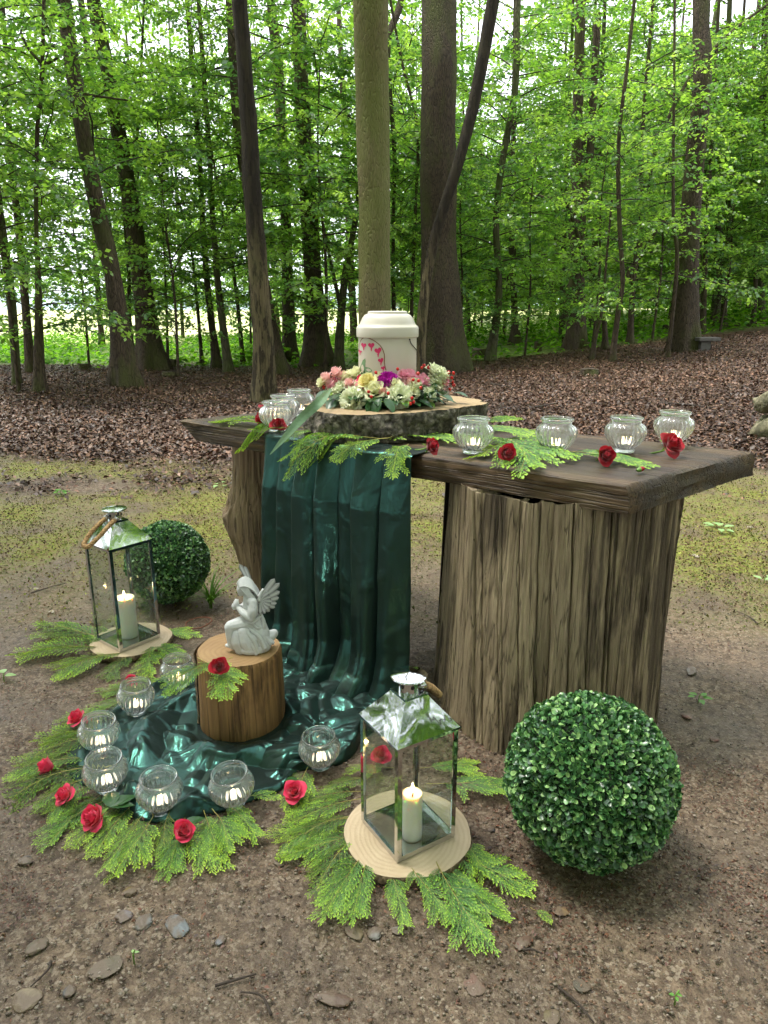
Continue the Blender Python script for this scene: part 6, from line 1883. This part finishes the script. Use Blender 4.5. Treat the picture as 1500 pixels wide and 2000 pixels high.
# ================================================================== kneeling angel
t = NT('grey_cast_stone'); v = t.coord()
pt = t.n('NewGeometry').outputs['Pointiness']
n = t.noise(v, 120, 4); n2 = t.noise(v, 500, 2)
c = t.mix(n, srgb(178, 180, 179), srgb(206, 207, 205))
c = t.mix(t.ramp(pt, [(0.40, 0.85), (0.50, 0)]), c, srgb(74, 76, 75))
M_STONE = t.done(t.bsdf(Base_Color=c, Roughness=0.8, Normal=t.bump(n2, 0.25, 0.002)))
AO = Vector((LOGC.x + 0.046, LOGC.y - 0.012, ZLOG + 0.0005))
angel = thing('angel_figurine', 'white stone kneeling angel figurine praying on the log block', 'figurine', AO, (0, 0, 0.12))
def ak(cx, cy): return ((cx - 558) * 0.00018, (1816 - cy) * 0.000157)
mb = MB()
def ball(c, r, sx=1, sy=1, sz=1, n=14):
    th = np.arange(n) * 2 * pi / n; G = []
    for b in np.linspace(0.04, pi - .04, 10):
        G.append([(c[0] + r * sx * math.sin(b) * math.cos(a), c[1] + r * sy * math.sin(b) * math.sin(a), c[2] - r * sz * math.cos(b)) for a in th])
    mb.grid(G, 0, True); k = mb.n - 10 * n
    mb.F.append(tuple(k + i for i in range(n))[::-1]); mb.M.append(0); mb.F.append(tuple(k + 9 * n + i for i in range(n))); mb.M.append(0)
def limb(pts, rads, n=12):
    mb.tube(spline(np.array(pts), 14), np.interp(np.linspace(0, len(pts) - 1, 14), range(len(pts)), rads), n)
    ball(pts[0], rads[0]); ball(pts[-1], rads[-1])
A = lambda cx, cy, y: (ak(cx, cy)[0], y, ak(cx, cy)[1])
ball(A(470, 560, 0), .0205, 1.0, .92, 1.15)                        # skull with hair
ball(A(420, 610, -.001), .0150, 1.0, .85, 1.25)                    # face
ball(A(357, 622, -.001), .0032, 1, .7, 1)                          # nose
ball(A(392, 712, -.001), .0058, 1, .9, .8)                         # chin
ball(A(372, 665, -.001), .0040, 1, 1.1, .6)                        # lips
ball(A(385, 580, -.010), .0042, 1, .6, .6)                         # brow
limb([A(480, 700, 0), A(520, 790, 0)], [.0105, .013])              # neck
limb([A(545, 800, 0), A(545, 1000, 0), A(560, 1210, 0)], [.021, .023, .0195], 16)   # trunk
limb([A(560, 800, -.021), A(560, 800, .021)], [.013, .013])        # shoulders
limb([A(590, 800, -.024), A(585, 960, -.031), A(545, 1075, -.030)], [.0125, .0145, .0125])   # near upper arm with sleeve
limb([A(545, 1080, -.030), A(440, 1030, -.022), A(350, 950, -.008)], [.0135, .0115, .0065])  # near forearm
limb([A(540, 800, .024), A(480, 960, .030), A(400, 1030, .024), A(330, 950, .006)], [.012, .013, .011, .0065])
limb([A(338, 960, -.005), A(318, 880, -.004), A(322, 815, -.002)], [.0062, .0068, .0028])    # praying hands
limb([A(325, 960, .004), A(305, 880, .004), A(312, 815, .002)], [.0062, .0068, .0028])
ball(A(285, 950, .004), .0085, 1, 1, 1.3)
for k in range(4): limb([A(335 + 8 * k, 930, -.010 + .001 * k), A(318 + 12 * k, 850, -.007), A(330 + 8 * k, 800, -.002)], [.0024, .0024, .0014], 8)
limb([A(600, 1270, 0), A(420, 1265, -.006), A(215, 1305, -.008)], [.026, .023, .0165])       # raised thigh under the robe
limb([A(205, 1320, -.008), A(215, 1500, -.006), A(235, 1680, -.004)], [.0165, .0165, .016])  # shin
ball(A(205, 1690, -.006), .012, 1.6, .9, .6)                       # toe
limb([A(600, 1290, .004), A(640, 1500, -.004), A(700, 1690, -.010)], [.028, .033, .026])     # kneeling side
limb([A(690, 1660, -.006), A(800, 1600, .006), A(880, 1560, .014)], [.026, .020, .013])      # rear foot and hem
limb([A(330, 1720, -.018), A(480, 1745, -.026), A(640, 1735, -.022)], [.012, .016, .018])    # hem along the front
limb([A(300, 1560, -.004), A(430, 1560, -.008), A(560, 1540, -.006)], [.024, .030, .033])    # robe between the legs
ball(A(450, 1720, .0), .030, 1.5, .9, .45)
# robe folds
rf = random.Random(2)
for (x0, y0), (x1, y1), (x2, y2), yy in [((300, 1330), (360, 1520), (400, 1760), -.026), ((360, 1330), (450, 1540), (520, 1770), -.032), ((430, 1320), (560, 1500), (640, 1760), -.035), ((520, 1330), (660, 1460), (740, 1690), -.034),
                                        ((250, 1370), (270, 1560), (300, 1760), -.022), ((600, 1380), (720, 1470), (830, 1640), -.022), ((460, 1430), (560, 1640), (600, 1790), -.036), ((330, 1420), (330, 1600), (350, 1780), -.024),
                                        ((700, 1080), (740, 1250), (700, 1480), -.016), ((720, 1500), (780, 1560), (860, 1660), -.014)]:
    limb([A(x0, y0, yy * .72), A(x1, y1, yy), A(x2, y2, yy * 1.0)], [.004, .0058, .0065], 8)
for dx in (0, 40, 80): limb([A(520 + dx, 900, -.022 - .004 * (dx > 0)), A(490 + dx, 1010, -.028), A(500 + dx, 1090, -.034)], [.0026, .0034, .003], 8)
limb([A(430, 1180, -.016), A(560, 1200, -.024), A(690, 1120, -.014)], [.005, .006, .005], 8)  # sash
limb([A(560, 1220, -.024), A(640, 1310, -.028), A(700, 1330, -.018)], [.003, .0036, .003], 8)
limb([A(330, 1450, -.010), A(330, 1600, -.012), A(360, 1740, -.014)], [.022, .024, .020])
limb([A(420, 1400, -.012), A(450, 1560, -.014), A(500, 1700, -.016)], [.024, .028, .026])
tmp = link('tmp_body', mb.mesh('tmp_body', M_STONE))
md = tmp.modifiers.new('r', 'REMESH'); md.mode = 'VOXEL'; md.voxel_size = 0.0013
md2 = tmp.modifiers.new('s', 'SMOOTH'); md2.iterations = 1; md2.factor = 0.4
dg = bpy.context.evaluated_depsgraph_get(); dg.update()
body = bpy.data.meshes.new_from_object(tmp.evaluated_get(dg)); body.name = 'body'
bpy.data.objects.remove(tmp)
zmin = min(v.co.z for v in body.vertices)
for v_ in body.vertices:
    if v_.co.z < 0: v_.co.z *= 0.05
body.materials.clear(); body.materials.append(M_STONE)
body.polygons.foreach_set('use_smooth', np.ones(len(body.polygons), bool))
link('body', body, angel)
mb = MB()
for k in range(15):                              # combed-back strands and a fringe
    y = -.0205 + .0029 * k; e_ = abs(k - 7)
    limb([A(352 + e_ * 7, 500 + e_ * 9, y * .8), A(400, 420 + e_ * 14, y * .95), A(490, 385 + e_ * 17, y * 1.05), A(590, 480 + e_ * 13, y * 1.08), A(635, 640, y * 1.1), A(690, 735 + 12 * (k % 3), y * 1.2)], [.0022, .0025, .0026, .0026, .0026, .0012], 7)
for k in range(7): limb([A(400 + 18 * k, 540 - 6 * k, -.0192), A(480 + 14 * k, 640, -.0222), A(540 + 18 * k, 770 + 8 * (k % 2), -.0245)], [.0020, .0024, .0012], 7)
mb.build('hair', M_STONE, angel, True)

def feather(L, W, th=0.0022):
    mb = MB(); nu, nv = 6, 12; G = []
    for side in (1, -1):
        g = []
        for j in range(nv):
            f = j / (nv - 1); w = W * 0.5 * (0.55 + 0.6 * f) * math.sqrt(max(0.0, 1 - max(0, (f - 0.72) / 0.28) ** 2)) + 1e-5
            row = []
            for i in range(nu + 1):
                u = -1 + 2 * i / nu
                row.append((w * u, side * th * (1 - u * u) ** .5 * (1.0 if f < .9 else .6) - (0.0012 if abs(u) < .2 and side < 0 else 0) * -1, L * f))
            g.append(row if side > 0 else row[::-1])
        mb.grid(g)
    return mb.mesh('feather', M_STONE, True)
def wing(par_name, root, tips, y0, ydir, cover):
    w = thing_child(par_name, angel)
    for i, ((bx, by), (tx, ty), wd) in enumerate(tips):
        b, tp = ak(bx, by), ak(tx, ty)
        L = math.hypot(tp[0] - b[0], tp[1] - b[1]); a = math.atan2(tp[0] - b[0], tp[1] - b[1])
        link('feather', feather(L, wd), w, (b[0], y0 + ydir * i * 0.0009, b[1]), (0.05, a, 0))
    for i, ((bx, by), (tx, ty), wd) in enumerate(cover):
        b, tp = ak(bx, by), ak(tx, ty)
        L = math.hypot(tp[0] - b[0], tp[1] - b[1]); a = math.atan2(tp[0] - b[0], tp[1] - b[1])
        link('feather', feather(L, wd, .0026), w, (b[0], y0 - 0.0035 + ydir * i * 0.0003, b[1]), (0.08, a, 0))
    mbw = MB(); pts = [(ak(*q)[0], y0 + .002, ak(*q)[1]) for q in root]
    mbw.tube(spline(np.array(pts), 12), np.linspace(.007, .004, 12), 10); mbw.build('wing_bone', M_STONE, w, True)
    return w
near_t = [((690, 760), (945, 375), .019), ((700, 790), (1015, 462), .017), ((705, 800), (1012, 625), .017), ((705, 815), (995, 745), .016), ((700, 830), (955, 860), .016), ((690, 850), (930, 935), .015), ((680, 870), (845, 1015), .015), ((670, 880), (770, 1050), .014), ((655, 870), (700, 1070), .014)]
near_c = []
for rad, cnt, wd in ((200, 7, .0135), (135, 6, .0125), (75, 5, .011)):
    for k in range(cnt):
        a = -0.75 + 2.35 * k / (cnt - 1)
        bx, by = 700 + math.cos(a) * rad * 0.35, 780 + math.sin(a) * rad * 0.5
        near_c.append(((bx, by), (700 + math.cos(a) * rad * 0.93, 790 + math.sin(a) * rad * 1.20), wd))
wing('wing', [(690, 800), (705, 690), (760, 580)], near_t, -.022, .6, near_c)
far_t = [((560, 640), (390, 185), .014), ((580, 640), (462, 232), .013)]
wing('wing', [(600, 760), (590, 640), (500, 420)], far_t, .030, .6, [])

# ================================================================== stumps, bench, rocks in the wood
def stump(label, px, py, w, h, seed, mat=M_BARK, group=None, tilt=0.0):
    b = on_ground(px, py); d = b.y
    r0 = 0.5 * w * d / FOC; hh = h * d / FOC
    o = thing('tree_stump', label, 'stump', b, (0, tilt, 0), group)
    NS = 30; th = np.arange(NS) * 2 * pi / NS; G = []
    for j in range(9):
        f = j / 8; z = -0.05 + (hh + .05) * f
        rad = r0 * (1 + 0.55 * math.exp(-max(0, z) / (0.35 * r0 + .02)) * (0.6 + 0.4 * np.cos(4 * th + seed)))
        rad = rad * (1 + 0.10 * fbm(np.column_stack([np.cos(th) * 2, np.sin(th) * 2, np.full(NS, z * 3 + seed)]), 3, seed))
        G.append(np.column_stack([rad * np.cos(th), rad * np.sin(th), np.full(NS, z) + (0.08 * hh * np.sin(th * 2 + seed) if j == 8 else 0)]))
    MB().grid(G, 0, True).build('side', mat, o, True)
    top = G[-1]; mb = MB(); mb.grid([top, np.column_stack([top[:, :2] * .5, top[:, 2] - .01]), np.column_stack([top[:, :2] * .05, top[:, 2] * 0 + top[:, 2].mean() - .012])], 0, True)
    mb.build('cut_face', M_OLDCUT, o, True)
    return o
M_OLDCUT = simple('old_cut_wood', srgb(66, 55, 43), 0.9, 0.35, 30)
stump('squat dark stump in the green strip beside the slanting trunk', 165, 722, 22, 12, 1)
stump('low dark stump on the leaves left of the twin trunks', 330, 734, 24, 8, 2)
stump('broken stump with upright splinters beside the green strip', 340, 716, 16, 14, 8)
stump('dark round block right of the thickest trunk\'s roots', 938, 698, 30, 16, 3)
stump('small pale topped stump in the undergrowth right of the crooked trunk', 1050, 686, 14, 17, 4)
stump('wide grey stump on the leaf covered slope, centre right', 1150, 733, 32, 12, 5, M_BARK)
stump('dark low stump at the crest behind the bench trunk', 1305, 644, 18, 9, 6)
stump('broad dark stump lying at the crest near the right edge', 1462, 636, 44, 6, 7)
M_ROCK = bark_rim('mossy_rock', srgb(84, 84, 58), srgb(150, 142, 114), 0.35, 1.0)
M_SLATE = simple('bench_stone', srgb(84, 80, 74), 0.75, 0.2, 20)
bp = on_ground(1378, 684)
bench = thing('stone_bench', 'low grey stone bench slab beside the thick trunk on the slope', 'bench', bp, (0, 0, 0.15))
sc1 = bp.y / FOC
mb = MB(); mb.box((-22 * sc1, -.12, 17 * sc1), (22 * sc1, .20, 24 * sc1)); me_ = mb.build('seat', M_SLATE, bench)
bv = me_.modifiers.new('b', 'BEVEL'); bv.width = 0.012; bv.segments = 2
mb = MB(); mb.box((-14 * sc1, -.06, -0.1), (6 * sc1, .14, 17 * sc1 - .003)); mb.build('block', M_SLATE, bench)

def stone_mesh(seed, sx, sy, sz, sub=3, angular=0.25):
    bm = bmesh.new(); bmesh.ops.create_icosphere(bm, subdivisions=sub, radius=1)
    V = np.array([v.co[:] for v in bm.verts])
    n = fbm(V * 1.1 + seed * 5.1, 3, seed)
    rr_ = np.random.default_rng(seed)
    for k in range(5):                           # knock flats into it
        dr = rr_.normal(0, 1, 3); dr /= np.linalg.norm(dr); lim = 0.62 + 0.25 * rr_.random()
        dd = V @ dr; V = V - np.clip(dd - lim, 0, 9)[:, None] * dr * (angular * 3.2)
    V = V * (1 + 0.22 * n + 0.05 * fbm(V * 6 + seed, 3, seed + 1))[:, None] * np.array([sx, sy, sz])
    for v_, c_ in zip(bm.verts, V): v_.co = c_
    me = bpy.data.meshes.new('stone'); bm.to_mesh(me); bm.free()
    me.polygons.foreach_set('use_smooth', np.ones(len(me.polygons), bool))
    return me
def stone_mat(name, col):
    t = NT(name); v = t.coord()
    n = t.noise(v, 90, 4, 0.65); d = t.noise(v, 25, 3)
    c = t.mix(n, tuple(x * 0.6 for x in col), tuple(x * 1.25 for x in col))
    c = t.mix(t.ramp(d, [(0.46, 0.85), (0.60, 0)]), c, srgb(98, 83, 68))
    return t.done(t.bsdf(Base_Color=c, Roughness=0.6, Normal=t.bump(n, 0.6, 0.004)))
def stone(label, px, py, wpx, hpx, col, seed, name='stone', flat=0.45, group='stones trodden into the soil', rot=None, mat=None, sink=0.35, angular=0.25):
    p = on_ground(px, py); k = math.hypot(p.y, CAM_H - p.z) / FOC
    sx, sy = wpx * .46 * k, hpx * .46 * k / 0.75
    me = stone_mesh(seed, sx, sy, min(sx, sy) * flat, 4, angular)
    me.materials.append(mat or stone_mat('stone_%d' % seed, col))
    o = link(name, me, None, p + Vector((0, 0, min(sx, sy) * flat * (1 - 2 * sink) * .6 + .0005)), (0, 0, seed * .7 if rot is None else rot))
    return tag(o, label, 'stone', group)
ST = [('squarish blue grey stone at bottom left', 345, 1806, 40, 44, (124, 130, 132), 1), ('flat grey stone left of the squarish blue grey one', 284, 1800, 40, 26, (120, 120, 116), 2), ('pale purple grey pebble at bottom left', 242, 1790, 30, 26, (132, 122, 122), 3),
      ('rectangular buff stone at the bottom left corner', 52, 1953, 54, 32, (140, 124, 98), 4), ('mustard brown pebble below the front conifer sprays', 253, 1742, 28, 18, (124, 104, 60), 5), ('olive brown flat stone near the left edge', 72, 1848, 44, 22, (104, 94, 74), 6),
      ('dark grey pebble near the left bottom edge', 134, 1936, 24, 18, (86, 84, 82), 7), ('grey pebble at the bottom centre', 432, 1836, 16, 18, (120, 120, 122), 8), ('round grey pebble below the nearer lantern', 732, 1822, 28, 22, (138, 134, 128), 9),
      ('angular tan stone below the nearer lantern', 690, 1818, 30, 34, (128, 112, 84), 10), ('tan oval pebble right of the snapped conifer tip', 1095, 1779, 20, 24, (150, 124, 88), 11), ('brown upright pebble below the conifer fan', 1021, 1842, 24, 36, (112, 88, 72), 12),
      ('smooth flat grey pebble below the slice', 776, 1816, 22, 15, (132, 132, 126), 13), ('rust coloured rough stone at the bottom centre right', 926, 1925, 56, 66, (138, 104, 88), 14), ('mossy tan stone at the very bottom edge', 1078, 1984, 58, 36, (122, 108, 76), 15),
      ('broad dull olive stone at bottom right of centre', 1136, 1922, 50, 38, (96, 88, 70), 16), ('smooth reddish brown pebble right of the split stump', 1342, 1398, 24, 14, (142, 104, 88), 17), ('small brick red pebble right of the large ball', 1396, 1444, 22, 10, (128, 84, 70), 18),
      ('dark pebble between slice and large ball', 960, 1620, 14, 12, (70, 66, 66), 19), ('brown flat stone near the bottom centre', 648, 1952, 26, 52, (104, 82, 68), 20), ('buff corner-shaped stone slab at bottom left', 205, 1890, 66, 78, (118, 106, 84), 21),
      ('grey pebble left of the conifer ring', 50, 1680, 30, 20, (104, 98, 92), 22), ('round brown pebble under the left conifer fan', 545, 1686, 24, 18, (112, 98, 82), 23), ('grey flat stone on the path right of the stump', 1350, 1310, 40, 14, (136, 130, 120), 24)]
for lb_, px, py, w, h, col, sd in ST:
    big_ = sd in (14, 15, 16, 21)
    if big_: w, h = w * .6, h * .6
    stone(lb_, px, py, w, h, tuple(c_ * (0.7 if not big_ else 0.6) for c_ in srgb(*col)), sd, flat=0.10 if big_ else 0.34, sink=0.70 if big_ else 0.66, angular=0.32)
stone('big mossy boulder at the right edge, lower one', 1498, 852, 84, 62, None, 31, 'boulder', 1.0, 'boulders at the right edge', 0.3, M_ROCK, 0.25, 0.4)
b2 = on_ground(1498, 852); me = stone_mesh(37, .19, .17, .13, 4, .4); me.materials.append(M_ROCK)
tag(link('boulder', me, None, b2 + Vector((0.03, 0.03, 0.33)), (0, 0, .4)), 'big mossy boulder at the right edge, upper one', 'stone', 'boulders at the right edge')

# ---- grass tuft, seedlings, fallen leaves, twigs, wire ring
M_GRASS = leaf_mat('grass_blade', 0.5, 0.3, (1.3, 1.5, 0.6), 0.3, False, srgb(96, 136, 52))
gp = on_ground(412, 1188)
gt = thing('grass_tuft', 'small grass tuft growing beside the far boxwood ball', 'grass tuft', gp); gt.scale = (1.7, 1.7, 1.3)
r_ = random.Random(9)
for k in range(44):
    a = r_.uniform(0, 2 * pi); L = r_.uniform(.08, .16); ln = r_.uniform(.25, .95)
    pts = [Vector((math.cos(a) * ln * L * f * f, math.sin(a) * ln * L * f * f, L * (f - 0.45 * ln * f * f))) for f in np.linspace(0, 1, 7)]
    s = Vector((-math.sin(a), math.cos(a), 0)); G = [[p_ - s * .0034 * (1 - f) - s * .0003, p_ + s * .0034 * (1 - f) + s * .0003] for p_, f in zip(pts, np.linspace(0, 1, 7))]
    MB().grid(np.array([[tuple(x) for x in row] for row in G])).build('blade', M_GRASS, gt, True)
M_FRESH = leaf_mat('fresh_leaf', 0.4, 0.3, (1.3, 1.5, 0.6), 0.4, False, srgb(150, 182, 120))
M_FRESHG = leaf_mat('fresh_leaf_green', 0.4, 0.3, (1.3, 1.5, 0.6), 0.4, False, srgb(96, 146, 60))
LFM = MB().grid(leaf_blade(0.055, 0.036, 9, 0.2, 0.15)).mesh('leaf', M_FRESH, True)
LFG = MB().grid(leaf_blade(0.055, 0.036, 9, 0.2, 0.15)).mesh('leaf', M_FRESHG, True)
def clump(label, px, py, n, m, spread, s=1.0, up=0.3, name='seedling', cat='plant'):
    p = on_ground(px, py); o = thing(name, label, cat, p)
    MB().tube([(0, 0, -.005), (0, 0, .02), (.004, 0, .03)], .0016, 6).build('stem', M_SEPAL, o, True)
    for k in range(n):
        a = k * 2.4 + r_.uniform(-.4, .4); d = Vector((math.cos(a), math.sin(a), r_.uniform(0, up)))
        link('leaf', m, o, (math.cos(a) * spread * r_.random(), math.sin(a) * spread * r_.random(), .012 + .014 * r_.random()), d.to_track_quat('X', 'Z').to_euler(), s * r_.uniform(.7, 1.1))
clump('bright green seedling on the moss at far left', 118, 966, 9, LFG, .03)
clump('pale broken leafy twig on the moss at far right', 1408, 1036, 8, LFM, .06, 1.1)
clump('pale leaves lying on the moss left of the gnarled leg', 428, 952, 4, LFM, .05, .9, .1)
clump('small green plant right of the split stump', 1364, 1372, 5, LFG, .02, .55)
clump('pale leaf twig at the right edge on the path', 1492, 1140, 4, LFM, .04, .9)
clump('pale yellowish leaf lying at the left edge', 8, 1330, 2, LFM, .02, .8, .05)
clump('yellow green leaf scrap at the bottom right corner', 1318, 1960, 3, LFG, .010, .18, .05)
clump('small pale leaf scrap on the buff stone slab', 262, 1880, 2, LFM, .010, .22, .05)
mk = simple('rusty_wire', srgb(112, 66, 44), 0.8, 0.3, 90)
wp = on_ground(388, 1222)
ringpts = [(0.050 * math.cos(a) * (1 + .06 * math.sin(3 * a)), 0.045 * math.sin(a), 0.006 + .012 * (1 + math.sin(a + 1)) * .5) for a in np.linspace(0, 2 * pi * 1.15, 60)]
tag(MB().tube(ringpts, .0022, 7).build('wire_ring', mk, None, True, loc=wp), 'rusty wire ring lying on the soil before the grass tuft', 'wire ring')
TWIGS = [((1090, 1930), (1160, 2000), 'dark twig at the bottom edge right of centre'), ((530, 1985), (470, 1940), 'thin dark twig at the bottom, left of centre'), ((100, 1880), (60, 1930), 'dark twig above the rectangular buff stone'), ((300, 1690), (360, 1672), 'thin twig below the front conifer sprays'),
         ((1480, 1220), (1440, 1195), 'thin twig on the path at the right edge'), ((1020, 1858), (1060, 1866), 'short thin twig below the conifer fan'), ((420, 1928), (500, 1905), 'dark twig along the buff stone slab'), ((60, 1160), (130, 1140), 'thin twig on the soil at far left')]
for k, (a, b, lb_) in enumerate(TWIGS):
    A_, B_ = on_ground(*a), on_ground(*b); m_ = (A_ + B_) / 2 + Vector((r_.uniform(-.012, .012), r_.uniform(-.012, .012), .004))
    pts = spline(np.array([tuple(A_ + Vector((0, 0, .003)) - A_), tuple(m_ - A_ + Vector((0, 0, .002))), tuple(B_ - A_ + Vector((0, 0, .003)))]), 12)
    tag(MB().tube(pts, list(np.linspace(.0030, .0014, 12)), 7).build('twig', M_TWIG, None, True, loc=A_), lb_, 'twig', 'fallen twigs')
# bark flakes that lie loose on the moss
M_FLAKE = simple('grey_flake', srgb(150, 140, 122), 0.8, 0.25, 60)
for k, (px, py, w) in enumerate([(250, 955, 10), (296, 900, 12), (70, 1150, 14), (330, 1090, 14), (1230, 0, 0), (1360, 1086, 22), (100, 1195, 16), (1465, 1030, 14)]):
    if not w: continue
    stone(['dark flake on the moss, upper left', 'pale flake on the moss below the leaf litter', 'pale flake on the soil at the left edge', 'flat pale stone between ball and gnarled leg', '', 'long pale leaf-like flake right of the table', 'pale wood chip left of the far lantern', 'pale flake on the moss at far right'][k], px, py, w, w * .5, srgb(140, 132, 112), 60 + k, 'flake', .12, 'pale flakes on the moss', None, M_FLAKE, .2, .3)

# ---- sticks and shed branches on the leaves
STK = [((60, 830), (190, 838), 'long thin stick on the leaf litter at far left'), ((240, 824), (285, 822), 'short dark stick on the leaves left of the table'), ((395, 752), (440, 748), 'dark stick lying by the weathered bare trunk'), ((960, 752), (1040, 770), 'long stick on the leaves right of the thickest trunk'),
       ((1180, 838), (1225, 825), 'curled dark branch piece on the leaves behind the jars'), ((1290, 790), (1390, 800), 'thin stick on the slope behind the last jar'), ((20, 790), (70, 782), 'stick on the leaves below the ivy sapling'), ((1040, 800), (1085, 790), 'short stick on the leaves behind the second jar')]
for k, (a, b, lb_) in enumerate(STK):
    A_, B_ = on_ground(*a), on_ground(*b); m_ = (A_ + B_) / 2 + Vector((r_.uniform(-.05, .05), r_.uniform(-.08, .08), .03))
    pts = spline(np.array([(0, 0, .02), tuple(m_ - A_), tuple(B_ - A_ + Vector((0, 0, .02)))]), 12)
    tag(MB().tube(pts, list(np.linspace(.013, .005, 12)), 7).build('stick', M_TWIG, None, True, loc=A_), lb_, 'stick', 'sticks on the leaf litter')
